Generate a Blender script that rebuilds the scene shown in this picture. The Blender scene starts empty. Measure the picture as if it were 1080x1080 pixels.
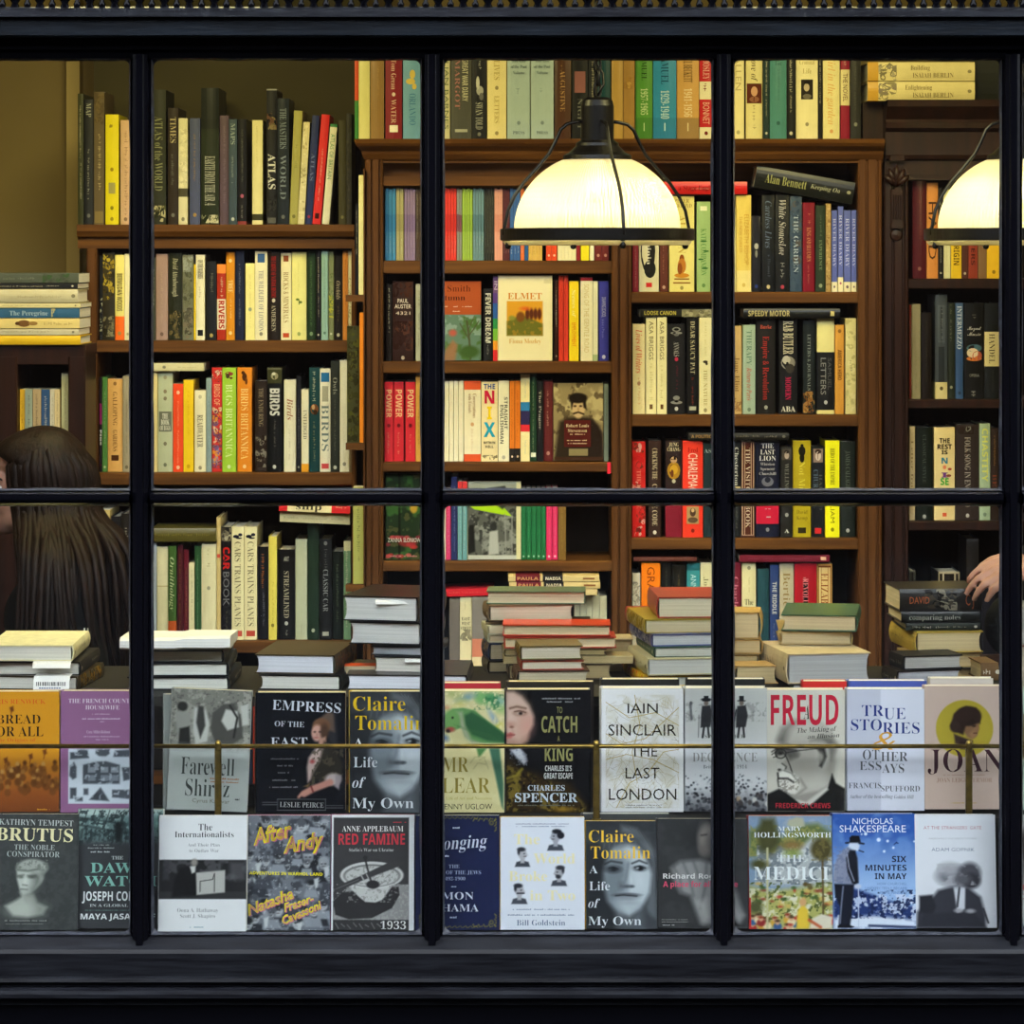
import bpy, bmesh, math, random
import numpy as np
from mathutils import Matrix, Vector
R = random.Random(7)
S = bpy.context.scene
COLL = S.collection
PI = math.pi
# ------------------------------------------------------------------ camera, light, exposure
FPX = 3330.0          # focal length in pixels of a 1080 px wide frame
CAMY, CAMZ, HOR = -6.0, 2.0, 270.0
cam = bpy.data.cameras.new('camera'); cam.sensor_width = 36; cam.lens = FPX/1080*36
cam.shift_y = -(540-HOR)/1080; cam.clip_end = 100; cam.clip_start = .1
camo = bpy.data.objects.new('camera', cam); camo.location = (0, CAMY, CAMZ); camo.rotation_euler = (PI/2, 0, 0)
COLL.objects.link(camo); S.camera = camo
S.view_settings.view_transform = 'Standard'; S.view_settings.look = 'None'
S.view_settings.gamma = 1; S.view_settings.use_curve_mapping = False
S.view_settings.exposure = 0.12
wd = bpy.data.worlds.new('overcast_dusk_sky'); S.world = wd; wd.use_nodes = True
wd.node_tree.nodes['Background'].inputs[0].default_value = (.86, .92, 1, 1)
wd.node_tree.nodes['Background'].inputs[1].default_value = 12.5
S.cycles.max_bounces = 8; S.cycles.transparent_max_bounces = 16; S.cycles.caustics_reflective = False; S.cycles.caustics_refractive = False
S.cycles.sample_clamp_indirect = 6; S.cycles.use_adaptive_sampling = False

def lin(c):
    c = np.asarray(c, float)
    return np.where(c <= .04045, c/12.92, ((c+.055)/1.055)**2.4)
def hx(s):
    if not isinstance(s, str): return (s, s, s) if not hasattr(s, '__len__') else tuple(s)
    s = PAL.get(s, s).lstrip('#')
    if len(s) == 3: s = ''.join(a*2 for a in s)
    return tuple(int(s[i:i+2], 16)/255 for i in (0, 2, 4))
def hl(s): return tuple(float(v) for v in lin(hx(s)))
PAL = dict(cream='e9e2c6', white='eeece6', ivory='e6dcb0', pale='d9d3b4', black='16161a', ink='1d1f24', char='2c2d30', dgrey='3c3e40', grey='7c7d7a', lgrey='b4b4ac',
  navy='1c2440', blue='3a6ea5', sky='8fb6cf', pblue='b9ccd4', slate='4a5468', teal='1e4a4c', pteal='9fc0b4', dgreen='1f3226', green='3f7a3a', lime='9dc23c', olive='6a6836', dolive='33351f', mint='bcd2c0',
  yellow='f2cf1c', lemon='f0e22a', ochre='d08a22', orange='ee6a1c', dorange='c4521c', red='c8202c', bred='e0282a', maroon='6a1a26', dred='8e1c24', pink='d84a78', dpink='b08a88', mauve='6a5560', lav='6a74b4', brown='5a3826', dbrown='2e2018', tan='c89a5c', peach='e0b070', gold='b08c3a', indigo='2e3280', kraft='8a6a3c', beige='c8b890')

def P(px, py, d):     # photograph pixel at distance d from the camera plane -> world
    return ((px-540)*d/FPX, d+CAMY, CAMZ-(py-HOR)*d/FPX)
def light(name, kind, loc, power, col=(1, .8, .5), rot=(0, 0, 0), **kw):
    l = bpy.data.lights.new(name, kind); l.energy = power; l.color = col
    for k, v in kw.items(): setattr(l, k, v)
    o = bpy.data.objects.new(name, l); o.location = loc; o.rotation_euler = rot; COLL.objects.link(o); return o
WARM = (1, .86, .37)
# ceiling lamps of the shop, above the frame: soft downlights over the display, the bookcases and the left corner
light('ceiling_light', 'AREA', (-.8, 1.0, 2.78), 22, WARM, (.22, 0, 0), size=.5)
light('ceiling_light', 'AREA', (.75, 1.05, 2.78), 15, WARM, (.2, 0, 0), size=.5)
light('ceiling_light', 'AREA', (-1.75, 1.0, 2.78), 5, WARM, (.2, 0, .2), size=.4)
light('ceiling_light', 'AREA', (1.75, 1.0, 2.78), 4, WARM, (.2, 0, -.2), size=.4)

# ------------------------------------------------------------------ materials
def mat(name, col='888', rough=.5, spec=.5, metal=0.0, nz=None, bump=None, coat=0, emis=None):
    m = bpy.data.materials.new(name); m.use_nodes = True; nt = m.node_tree; b = nt.nodes['Principled BSDF']
    b.inputs['Base Color'].default_value = (*hl(col), 1); b.inputs['Roughness'].default_value = rough
    b.inputs['Specular IOR Level'].default_value = spec; b.inputs['Metallic'].default_value = metal; b.inputs['Coat Weight'].default_value = coat
    tc = nt.nodes.new('ShaderNodeTexCoord')
    if nz:            # (scale xyz, second colour, detail)
        mp = nt.nodes.new('ShaderNodeMapping'); mp.inputs['Scale'].default_value = nz[0]
        n = nt.nodes.new('ShaderNodeTexNoise'); n.inputs['Scale'].default_value = 1; n.inputs['Detail'].default_value = 6
        nt.links.new(tc.outputs['Object'], mp.inputs[0]); nt.links.new(mp.outputs[0], n.inputs['Vector'])
        r = nt.nodes.new('ShaderNodeValToRGB'); r.color_ramp.elements[0].position = .35; r.color_ramp.elements[1].position = .68
        r.color_ramp.elements[0].color = (*hl(col), 1); r.color_ramp.elements[1].color = (*hl(nz[1]), 1)
        nt.links.new(n.outputs['Fac'], r.inputs[0]); nt.links.new(r.outputs[0], b.inputs['Base Color'])
    if bump:          # (scale xyz, strength, distance)
        mp = nt.nodes.new('ShaderNodeMapping'); mp.inputs['Scale'].default_value = bump[0]
        n = nt.nodes.new('ShaderNodeTexNoise'); n.inputs['Scale'].default_value = 1; n.inputs['Detail'].default_value = 5
        nt.links.new(tc.outputs['Object'], mp.inputs[0]); nt.links.new(mp.outputs[0], n.inputs['Vector'])
        bu = nt.nodes.new('ShaderNodeBump'); bu.inputs['Strength'].default_value = bump[1]; bu.inputs['Distance'].default_value = bump[2]
        nt.links.new(n.outputs['Fac'], bu.inputs['Height']); nt.links.new(bu.outputs[0], b.inputs['Normal'])
    if emis: b.inputs['Emission Color'].default_value = (*hl(emis[0]), 1); b.inputs['Emission Strength'].default_value = emis[1]
    return m
def mat_col(name, rough, spec, coat=0.0, wear=.12, bump=0.0):   # colour comes from the mesh attribute Col
    m = mat(name, '888', rough, spec, coat=coat); nt = m.node_tree; b = nt.nodes['Principled BSDF']
    a = nt.nodes.new('ShaderNodeAttribute'); a.attribute_name = 'Col'
    tc = nt.nodes.new('ShaderNodeTexCoord'); n = nt.nodes.new('ShaderNodeTexNoise'); n.inputs['Scale'].default_value = 45; n.inputs['Detail'].default_value = 5
    nt.links.new(tc.outputs['Object'], n.inputs['Vector'])
    mr = nt.nodes.new('ShaderNodeMapRange'); mr.inputs['From Min'].default_value = .3; mr.inputs['From Max'].default_value = .7
    mr.inputs['To Min'].default_value = 1-wear; mr.inputs['To Max'].default_value = 1
    nt.links.new(n.outputs['Fac'], mr.inputs['Value'])
    mx = nt.nodes.new('ShaderNodeMix'); mx.data_type = 'RGBA'; mx.blend_type = 'MULTIPLY'; mx.inputs['Factor'].default_value = 1
    nt.links.new(a.outputs['Color'], mx.inputs[6]); nt.links.new(mr.outputs[0], mx.inputs[7]); nt.links.new(mx.outputs[2], b.inputs['Base Color'])
    if bump:
        bu = nt.nodes.new('ShaderNodeBump'); bu.inputs['Strength'].default_value = bump; bu.inputs['Distance'].default_value = .001
        nt.links.new(n.outputs['Fac'], bu.inputs['Height']); nt.links.new(bu.outputs[0], b.inputs['Normal'])
    return m
M = {}
M['jacket'] = mat_col('glossy_jacket', .3, .3, wear=.08)
M['matte'] = mat_col('matte_cover', .5, .2, wear=.1)
M['cloth_cover'] = mat_col('cloth_cover', .75, .25, wear=.2, bump=.3)
M['print'] = mat_col('printed_ink', .5, .05, wear=.05)
M['art'] = mat_col('printed_art', .5, .03, wear=.03)
def mat_pages():      # leaf edges: fine lines across the thickness (local x)
    m = mat('paper_edges', 'd8d0bc', .85, .2); nt = m.node_tree; b = nt.nodes['Principled BSDF']
    a = nt.nodes.new('ShaderNodeAttribute'); a.attribute_name = 'Col'
    tc = nt.nodes.new('ShaderNodeTexCoord'); mp = nt.nodes.new('ShaderNodeMapping'); mp.inputs['Scale'].default_value = (420, 3, 3)
    n = nt.nodes.new('ShaderNodeTexNoise'); n.inputs['Scale'].default_value = 1; n.inputs['Detail'].default_value = 3
    nt.links.new(tc.outputs['Object'], mp.inputs[0]); nt.links.new(mp.outputs[0], n.inputs['Vector'])
    mr = nt.nodes.new('ShaderNodeMapRange'); mr.inputs['From Min'].default_value = .3; mr.inputs['From Max'].default_value = .7
    mr.inputs['To Min'].default_value = .78; mr.inputs['To Max'].default_value = 1
    nt.links.new(n.outputs['Fac'], mr.inputs['Value'])
    mx = nt.nodes.new('ShaderNodeMix'); mx.data_type = 'RGBA'; mx.blend_type = 'MULTIPLY'; mx.inputs['Factor'].default_value = 1
    nt.links.new(a.outputs['Color'], mx.inputs[6]); nt.links.new(mr.outputs[0], mx.inputs[7]); nt.links.new(mx.outputs[2], b.inputs['Base Color'])
    return m
M['pages'] = mat_pages()
M['wood'] = mat('oak_shelf_wood', '4c2d10', .5, .15, nz=((3, 40, 60), '664018', 1), bump=((4, 60, 90), .25, .002))
M['wood_v'] = mat('oak_upright_wood', '482a0f', .5, .15, nz=((60, 40, 3), '5c3816', 1), bump=((90, 60, 4), .25, .002))
M['mahog'] = mat('mahogany_wood', '1e0f0a', .4, .25, nz=((50, 40, 4), '2c160e', 1), bump=((80, 60, 4), .2, .002))
M['back'] = mat('dark_back_board', '15100b', .8, .2, nz=((40, 5, 3), '20180f', 1))
M['olive'] = mat('olive_back_panel', '3a3520', .8, .2, nz=((3, 3, 3), '423c25', 1))
M['cream'] = mat('cream_wall_paint', '8c7a50', .8, .2, nz=((2, 2, 2), '948258', 1))
M['creamtrim'] = mat('cream_trim_paint', 'bfa870', .6, .3)
M['black'] = mat('black_gloss_paint', '030305', .16, .05, bump=((25, 25, 60), .2, .0012))
M['blackflat'] = mat('black_weathered_paint', '080a0d', .3, .1, nz=((9, 9, 50), '0d1116', 1), bump=((12, 12, 140), .3, .002))
M['ledge'] = mat('worn_grey_black_paint', '050507', .35, .07, nz=((10, 30, 120), '0e0f12', 1), bump=((14, 40, 150), .3, .002))
M['putty'] = mat('glazing_putty_black', '0c0d11', .35, .12, nz=((60, 60, 60), '22242a', 1), bump=((90, 90, 90), .5, .003))
M['brass'] = mat('aged_brass', '8c7434', .32, .5, .9, nz=((40, 40, 40), '6a5a2c', 1))
M['iron'] = mat('black_enamel_iron', '060505', .35, .25, bump=((60, 60, 60), .1, .002))
M['board'] = mat('dark_display_board', '1a1815', .7, .3, nz=((6, 6, 6), '24211c', 1))
M['floor'] = mat('dark_floor_boards', '3a2a1c', .55, .3, nz=((60, 3, 3), '4a3624', 1))
M['ceil'] = mat('cream_ceiling_paint', 'b8a678', .85, .2)
M['stone'] = mat('grey_pavement', '151517', .9, .1, nz=((5, 5, 5), '1b1b1d', 1))
M['brick'] = mat('dark_brick_front', '191412', .9, .1, nz=((8, 8, 20), '211a16', 1))
M['paper'] = mat('white_paper', 'f2f0ea', .6, .3)
M['redtag'] = mat('red_tag', 'd0142c', .5, .4)
def mat_glass():
    m = bpy.data.materials.new('window_glass'); m.use_nodes = True; nt = m.node_tree; nt.nodes.clear()
    o = nt.nodes.new('ShaderNodeOutputMaterial'); t = nt.nodes.new('ShaderNodeBsdfTransparent'); g = nt.nodes.new('ShaderNodeBsdfGlossy')
    t.inputs[0].default_value = (.965, .975, .965, 1); g.inputs['Roughness'].default_value = .02
    f = nt.nodes.new('ShaderNodeFresnel'); f.inputs[0].default_value = 1.35; mx = nt.nodes.new('ShaderNodeMixShader')
    tc = nt.nodes.new('ShaderNodeTexCoord'); n = nt.nodes.new('ShaderNodeTexNoise'); n.inputs['Scale'].default_value = 5; n.inputs['Detail'].default_value = 1
    bu = nt.nodes.new('ShaderNodeBump'); bu.inputs['Strength'].default_value = .05; bu.inputs['Distance'].default_value = .02
    nt.links.new(tc.outputs['Object'], n.inputs['Vector']); nt.links.new(n.outputs['Fac'], bu.inputs['Height']); nt.links.new(bu.outputs[0], g.inputs['Normal'])
    nt.links.new(f.outputs[0], mx.inputs[0]); nt.links.new(t.outputs[0], mx.inputs[1]); nt.links.new(g.outputs[0], mx.inputs[2]); nt.links.new(mx.outputs[0], o.inputs[0])
    return m
M['glass'] = mat_glass()
def mat_dome():       # prismatic lamp glass: part clear, part diffusing, lit by the bulb inside and glowing with it
    m = bpy.data.materials.new('prismatic_lamp_glass'); m.use_nodes = True; nt = m.node_tree; nt.nodes.clear()
    o = nt.nodes.new('ShaderNodeOutputMaterial'); t = nt.nodes.new('ShaderNodeBsdfTransparent'); tl = nt.nodes.new('ShaderNodeBsdfTranslucent'); g = nt.nodes.new('ShaderNodeBsdfGlossy')
    t.inputs[0].default_value = (1, .95, .8, 1); tl.inputs[0].default_value = (1, .96, .82, 1); g.inputs['Roughness'].default_value = .15
    a = nt.nodes.new('ShaderNodeMixShader'); a.inputs[0].default_value = .9; b = nt.nodes.new('ShaderNodeMixShader'); b.inputs[0].default_value = .05
    nt.links.new(t.outputs[0], a.inputs[1]); nt.links.new(tl.outputs[0], a.inputs[2]); nt.links.new(a.outputs[0], b.inputs[1]); nt.links.new(g.outputs[0], b.inputs[2])
    nt.links.new(b.outputs[0], o.inputs[0]); return m
M['dome'] = mat_dome()
M['bulb'] = mat('lit_bulb', 'fff', .5, emis=('ffe2b0', 6))

# ------------------------------------------------------------------ mesh helpers
class MB:
    def __init__(s): s.v, s.f, s.c = [], [], []
    def add(s, vs, fs, col=None):
        b = len(s.v); s.v += [tuple(map(float, p)) for p in vs]; s.f += [tuple(b+i for i in f) for f in fs]; s.c += [col]*len(fs); return s
    def box(s, x0, x1, y0, y1, z0, z1, col=None, bev=0):
        if bev:       # chamfered on the long edges facing the viewer
            pr = [(x0, y1), (x0, y0+bev), (x0+bev, y0), (x1-bev, y0), (x1, y0+bev), (x1, y1)]
            return s.prism(pr, z0, z1, col)
        v = [(x, y, z) for z in (z0, z1) for y in (y0, y1) for x in (x0, x1)]
        return s.add(v, [(0, 2, 3, 1), (4, 5, 7, 6), (0, 1, 5, 4), (2, 6, 7, 3), (0, 4, 6, 2), (1, 3, 7, 5)], col)
    def prism(s, prof, z0, z1, col=None):      # profile in xy (clockwise from above or not), extruded in z
        n = len(prof); v = [(x, y, z) for z in (z0, z1) for x, y in prof]
        return s.add(v, [(i, (i+1) % n, n+(i+1) % n, n+i) for i in range(n)]+[tuple(range(n-1, -1, -1)), tuple(range(n, 2*n))], col)
    def prismx(s, prof, x0, x1, col=None):     # profile in yz extruded in x
        n = len(prof); v = [(x, y, z) for x in (x0, x1) for y, z in prof]
        return s.add(v, [(i, (i+1) % n, n+(i+1) % n, n+i) for i in range(n)]+[tuple(range(n-1, -1, -1)), tuple(range(n, 2*n))], col)
    def tube(s, pts, r, n=8, col=None, cap=True):
        pts = [Vector(p) for p in pts]; m = len(pts); v = []; rs = r if hasattr(r, '__len__') else [r]*m
        for i, p in enumerate(pts):
            t = (pts[min(i+1, m-1)]-pts[max(i-1, 0)]).normalized(); a = t.orthogonal() if i == 0 else (pa-t*pa.dot(t))
            a.normalize(); pa = a; b = t.cross(a)
            v += [p+(a*math.cos(2*PI*k/n)+b*math.sin(2*PI*k/n))*rs[i] for k in range(n)]
        f = [(i*n+k, i*n+(k+1) % n, (i+1)*n+(k+1) % n, (i+1)*n+k) for i in range(m-1) for k in range(n)]
        if cap: f += [tuple(range(n-1, -1, -1)), tuple(range((m-1)*n, m*n))]
        return s.add(v, f, col)
    def lathe(s, prof, n=32, cx=0, cy=0, col=None, rib=0, nr=0):    # prof (r, z)
        v = []
        for r, z in prof:
            for k in range(n):
                q = r*(1+(rib if nr and k % 2 else 0)); v.append((cx+q*math.cos(2*PI*k/n), cy+q*math.sin(2*PI*k/n), z))
        m = len(prof)
        return s.add(v, [(i*n+k, i*n+(k+1) % n, (i+1)*n+(k+1) % n, (i+1)*n+k) for i in range(m-1) for k in range(n)], col)
    def build(s, name, m=None, parent=None, smooth=False, loc=None, fix=True):
        me = bpy.data.meshes.new(name); me.from_pydata(s.v, [], s.f)
        if any(c is not None for c in s.c):
            at = me.color_attributes.new('Col', 'FLOAT_COLOR', 'CORNER'); buf = []
            for f, c in zip(s.f, s.c): buf += [*(c or (.5, .5, .5)), 1.0]*len(f)
            at.data.foreach_set('color', buf)
        if fix:
            bm = bmesh.new(); bm.from_mesh(me); bmesh.ops.recalc_face_normals(bm, faces=bm.faces); bm.to_mesh(me); bm.free()
        for mm in (m if isinstance(m, (list, tuple)) else [m]):
            if mm: me.materials.append(mm)
        if smooth: me.polygons.foreach_set('use_smooth', [True]*len(me.polygons))
        o = bpy.data.objects.new(name, me); COLL.objects.link(o)
        if parent: o.parent = parent
        if loc: o.location = loc
        return o
def tag(o, label=None, cat=None, group=None, kind=None):
    for k, v in (('label', label), ('category', cat), ('group', group), ('kind', kind)):
        if v: o[k] = v
    return o
def empty(name, loc=(0, 0, 0), label=None, cat=None, group=None, kind=None):
    o = bpy.data.objects.new(name, None); o.location = loc; o.empty_display_size = .05; COLL.objects.link(o); return tag(o, label, cat, group, kind)
def copy_of(o, loc=None, parent=None):
    c = o.copy(); COLL.objects.link(c)
    if parent: c.parent = parent
    if loc is not None: c.location = loc
    return c

# ------------------------------------------------------------------ lettering (built-in font only)
_cu = bpy.data.curves.new('lettering_source', 'FONT'); _cu.resolution_u = 1; _to = bpy.data.objects.new('lettering_source', _cu); COLL.objects.link(_to)
def _map(s, U, L, D=None):
    r = ''
    for c in s:
        if 'A' <= c <= 'Z': r += chr(U+ord(c)-65)
        elif 'a' <= c <= 'z': r += chr(L+ord(c)-97)
        elif D and '0' <= c <= '9': r += chr(D+ord(c)-48)
        else: r += c
    return r
STY = {'n': (0, 0, None), 'N': (0, 0, (0x1D5D4, 0x1D5EE, 0x1D7EC)), 'H': (.014, 0, (0x1D5D4, 0x1D5EE, 0x1D7EC)), 's': (-.010, 0, (0x1D400, 0x1D41A, 0x1D7CE)), 'S': (0, 0, (0x1D400, 0x1D41A, 0x1D7CE)),
       'i': (-.010, .28, (0x1D400, 0x1D41A, 0x1D7CE)), 'c': (0, 0, (0x1D4D0, 0x1D4EA, 0x1D7CE)), 't': (-.012, 0, None), 'I': (.01, .25, None)}
_tc = {}
def glyphs(s, st='n', res=1):
    k = (s, st, res)
    if k not in _tc:
        off, sh, mp = STY[st]; _cu.offset = off; _cu.shear = sh; _cu.resolution_u = res
        _cu.body = _map(s, *mp) if mp else s
        me = _to.to_mesh(); v = np.empty(len(me.vertices)*3); me.vertices.foreach_get('co', v); v = v.reshape(-1, 3)[:, :2].copy()
        f = [tuple(p.vertices) for p in me.polygons]; _to.to_mesh_clear(); _tc[k] = (v, f)
    return _tc[k]
def fit_text(mb, s, st, x0, x1, y0, y1, col, tf, res=2, keep=False, align='c'):
    """Letters fitted into the box x0..x1, y0 (baseline) .. y1 (cap height); tf maps (x, y) to a point."""
    v, f = glyphs(s, st, res)
    if not len(v): return
    a, b = v[:, 0].min(), v[:, 0].max()
    up = any(c.isupper() or c.isdigit() or c in 'bdfhklt' for c in s)
    cap = .68 if up else .46
    sy = (y1-y0)/cap; sx = (x1-x0)/max(b-a, 1e-6)
    ox = x0
    if keep and sx > sy*keep:
        sx2 = sy*keep; w = (b-a)*sx2; ox = {'c': (x0+x1-w)/2, 'l': x0, 'r': x1-w}[align]; sx = sx2
    mb.add([tf(ox+(p[0]-a)*sx, y0+p[1]*sy) for p in v], f, hl(col))
# ------------------------------------------------------------------ the room and the street outside
def X(px, d): return (px-540)*d/FPX
def Z(py, d): return CAMZ-(py-HOR)*d/FPX
def st(o): return tag(o, kind='structure')
st(MB().box(-2.6, 2.6, .0, 2.72, -.12, 0).build('floor', M['floor']))
st(MB().box(-2.6, 2.6, .0, 2.72, 3.42, 3.52).build('ceiling', M['ceil']))
st(MB().box(-2.6, 2.6, 2.62, 2.72, 0, 3.42).build('wall_back', M['cream']))
st(MB().box(-2.7, -2.6, .0, 2.72, 0, 3.42).build('wall_left', M['cream']))
st(MB().box(2.6, 2.7, .0, 2.72, 0, 3.42).build('wall_right', M['cream']))
w = empty('wall_front', (0, 0, 0), kind='structure')
MB().box(-70, -1.35, -.1, 0, -.15, 3.6).box(1.6, 70, -.1, 0, -.15, 3.6).build('pier_panel', M['black'], w)
MB().box(-1.35, 1.6, -.09, 0, -.15, Z(1090, 6)).build('stall_riser', M['black'], w)
MB().box(-1.35, 1.6, -.1, 0, 3.05, 3.6).build('fascia_board', M['black'], w)
st(MB().box(-70, 70, -20, -.1, -.3, -.15).build('ground', M['stone']))
w = empty('wall_across_street', (0, 0, 0), kind='structure')
MB().box(-70, 70, -16.4, -16, -.15, 8.5).build('brick_front', M['brick'], w)
door = MB()
for i in range(15): door.box(-26+i*3.6, -24.6+i*3.6, -16.03, -15.99, 3.6, 5.6)
door.build('dark_sash_windows', M['black'], w)
st(tag(MB().box(X(70, 8.55), X(84, 8.55), 2.55, 2.62, 0, 3.0).build('trim_1', M['creamtrim'])))

# ------------------------------------------------------------------ the shop window: sashes, bars, putty and panes
DW = 6.0
win = empty('window_1', (0, 0, 0), kind='structure')
COLS = [(-169, 138), (160, 445), (467, 752), (773, 1056), (1077, 1384)]
ROWS = [(62, 517), (532, 985)]
WX = lambda p: X(p, DW); WZ = lambda p: Z(p, DW)
def moulded(c, w):     # profile of an upright glazing bar in plan: flat nosing with a hollow each side
    return [(c-w/2, .02), (c-w/2, -.004), (c-w*.40, -.010), (c-w*.36, -.018), (c-w*.2, -.022), (c-w*.16, -.034), (c+w*.16, -.034), (c+w*.2, -.022), (c+w*.36, -.018), (c+w*.40, -.010), (c+w/2, -.004), (c+w/2, .02)]
z_b, z_t = WZ(1003), WZ(58)
for a, b in ((138, 160), (445, 467), (752, 773), (1056, 1077)):
    MB().prism(moulded(WX((a+b)/2), WX(b)-WX(a)), WZ(993), z_t).build('upright_glazing_bar', M['black'], win)
    c = WX((a+b)/2)
for a, b in COLS:      # level bars, one between each pair of uprights
    zc, h = WZ(524.5), WZ(517)-WZ(532)
    pr = [(.02, zc-h/2), (-.006, zc-h/2), (-.018, zc-h*.44), (-.026, zc-h*.34), (-.0305, zc-h*.1), (-.0305, zc+h*.06), (-.0300, zc+h*.30), (-.022, zc+h*.39), (-.008, zc+h*.44), (-.006, zc+h/2), (.02, zc+h/2)]
    MB().prismx(pr, WX(a), WX(b)).build('cross_glazing_bar', M['black'], win, smooth=False)
xl, xr = WX(-200), WX(1420)
# bottom rail with a sloping weathered top, head rail
z0, z1 = WZ(985), WZ(998)
MB().prismx([(.02, z0), (0, z0), (-.012, z0-.004), (-.042, z1+.003), (-.046, z1-.004), (-.046, z1-.05), (.02, z1-.05)], xl, xr).build('bottom_rail', M['ledge'], win)
MB().prismx([(.02, WZ(62)), (-.012, WZ(62)), (-.016, WZ(56)), (-.03, WZ(53)), (-.03, WZ(38)), (.02, WZ(38))], xl, xr).build('head_rail', M['black'], win)
rr = random.Random(3)
for i, (a, b) in enumerate(COLS):
    for j, (t, u) in enumerate(ROWS):
        x0, x1, zb, zt = WX(a), WX(b), WZ(u), WZ(t)
        MB().box(x0-.004, x1+.004, .004, .008, zb-.004, zt+.004).build('glass_pane', M['glass'], win)
        # putty fillet with rounded corners, its edge a little uneven
        mb = MB(); cr = [.006, .006, .009, .010] if j == 0 else [.016, .012, .007, .008]
        inner, outer, k = [], [], 6
        for ci, (cx, cz, sx, sz) in enumerate(((x0, zb, 1, 1), (x1, zb, -1, 1), (x1, zt, -1, -1), (x0, zt, 1, -1))):
            r = cr[ci]*rr.uniform(.7, 1.3); e = .0035
            arc = [(cx+sx*(e+r-r*math.cos(q*PI/2/k)), cz+sz*(e+r-r*math.sin(q*PI/2/k))) for q in range(k+1)]
            if ci in (1, 3): arc = arc[::-1]
            nx, nz = [((x1-.02), zb+.0), (x1, zt-.02), (x0+.02, zt), (x0, zb+.02)][ci], None
            for p in arc: inner.append(p); outer.append((cx, cz))
            # uneven run to the next corner
            nxt = [(x0, zb), (x1, zb), (x1, zt), (x0, zt)][(ci+1) % 4]
            for q in range(1, 14):
                f = q/14; ex = cx+(nxt[0]-cx)*f; ez = cz+(nxt[1]-cz)*f; d = e+rr.uniform(-.0012, .0012)
                if abs(nxt[0]-cx) > abs(nxt[1]-cz): inner.append((min(max(ex, x0+.03), x1-.03), ez+(d if ci == 0 else -d)))
                else: inner.append((ex+(-d if ci == 1 else d), min(max(ez, zb+.03), zt-.03)))
                outer.append((ex, ez))
        n = len(inner)
        vs = [(x, -.0085, z) for x, z in outer]+[(x, .0035, z) for x, z in inner]+[(x, .004, z) for x, z in outer]
        mb.add(vs, [(q, (q+1) % n, n+(q+1) % n, n+q) for q in range(n)]+[(n+q, n+(q+1) % n, 2*n+(q+1) % n, 2*n+q) for q in range(n)])
        mb.build('putty_bead', M['putty'], win, fix=False)
# sill mouldings below, fascia mouldings above
sill = empty('trim_2', (0, 0, 0), kind='structure')
q = lambda y, p: (y, Z(p, 6+y))
MB().prismx([q(.0, 1003), q(-.03, 1003), q(-.03, 1029), q(-.0, 1029)], xl, xr).build('sill_board', M['black'], sill)
MB().prismx([q(0, 1027), q(-.05, 1030), q(-.06, 1032), q(-.062, 1036), q(-.05, 1039), q(-.05, 1040), q(0, 1040)], xl, xr).build('upper_roll_moulding', M['ledge'], sill)
MB().prismx([q(0, 1039), q(-.055, 1041), q(-.075, 1045), q(-.085, 1049), q(-.085, 1053), q(-.06, 1056), q(-.06, 1060), q(0, 1060)], xl, xr).build('lower_roll_moulding', M['ledge'], sill)
MB().prismx([q(0, 1056), q(-.05, 1056), q(-.05, 1100), q(0, 1100)], xl, xr).build('lower_panel', M['black'], sill)
tr = empty('trim_3', (0, 0, 0), kind='structure')
MB().prismx([q(0, 40), q(-.05, 40), q(-.055, 38), q(-.07, 37), q(-.07, 20), q(-.05, 19), q(0, 19)], xl, xr).build('fascia_strip', M['blackflat'], tr)
MB().prismx([q(0, 19), q(-.075, 19), q(-.085, 17.5), q(-.07, 13), q(-.065, 11), q(-.055, 8.5), q(-.02, 7), q(0, 7)], xl, xr).build('transom_ledge', M['ledge'], tr)
bead = MB(); d6 = 5.96
bead.lathe([(0, -.02), (.006, -.017), (.009, -.008), (.006, 0), (.010, .006), (.013, .014), (.010, .022), (.006, .03), (.006, .06), (0, .06)], 10)
bead = bead.build('cresting_bead', M['black'], tr, smooth=True)
drop = MB().lathe([(0, -.010), (.005, -.008), (.007, 0), (.004, .006), (.003, .03), (0, .03)], 8).build('cresting_drop', M['black'], tr, smooth=True)
first = True
for i in range(-4, 48):
    px = 15+i*26.3
    for o, p, z in ((bead, px, Z(3, d6)), (drop, px+13, Z(4, d6))):
        c = o if (first) else copy_of(o, parent=tr)
        c.location = (X(p, d6), -.03, z)
    first = False
MB().box(xl, xr, -.02, .01, Z(-60, 6), Z(-70, 6)).build('transom_head', M['black'], tr)
MB().box(xl, xr, .004, .008, Z(-60, 6), Z(38, 6)).build('transom_glass', M['glass'], tr)
# ------------------------------------------------------------------ bookcases
DA, DM, DR, DC, DS = 8.0, 7.93, 7.95, 7.75, 7.9     # distance of the spines from the camera plane
def shelf_board(mb_parent, a, b, py0, py1, d, depth, m='wood', nose=.02, name='shelf', mould=False):
    z1, z0 = Z(py0, d), Z(py1, d-nose); y = d+CAMY
    o = MB()
    if mould: o.prismx([(y+depth, z0), (y-nose, z0), (y-nose, z0+(z1-z0)*.42), (y-nose-.012, z0+(z1-z0)*.5), (y-nose-.02, z0+(z1-z0)*.72), (y-nose-.02, z1), (y+depth, z1)], X(a, d-nose), X(b, d-nose))
    else: o.prismx([(y+depth, z0), (y-nose+.003, z0), (y-nose, z0+.003), (y-nose, z1-.003), (y-nose+.003, z1), (y+depth, z1)], X(a, d-nose), X(b, d-nose))
    return o.build(name, M[m], mb_parent)
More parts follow.
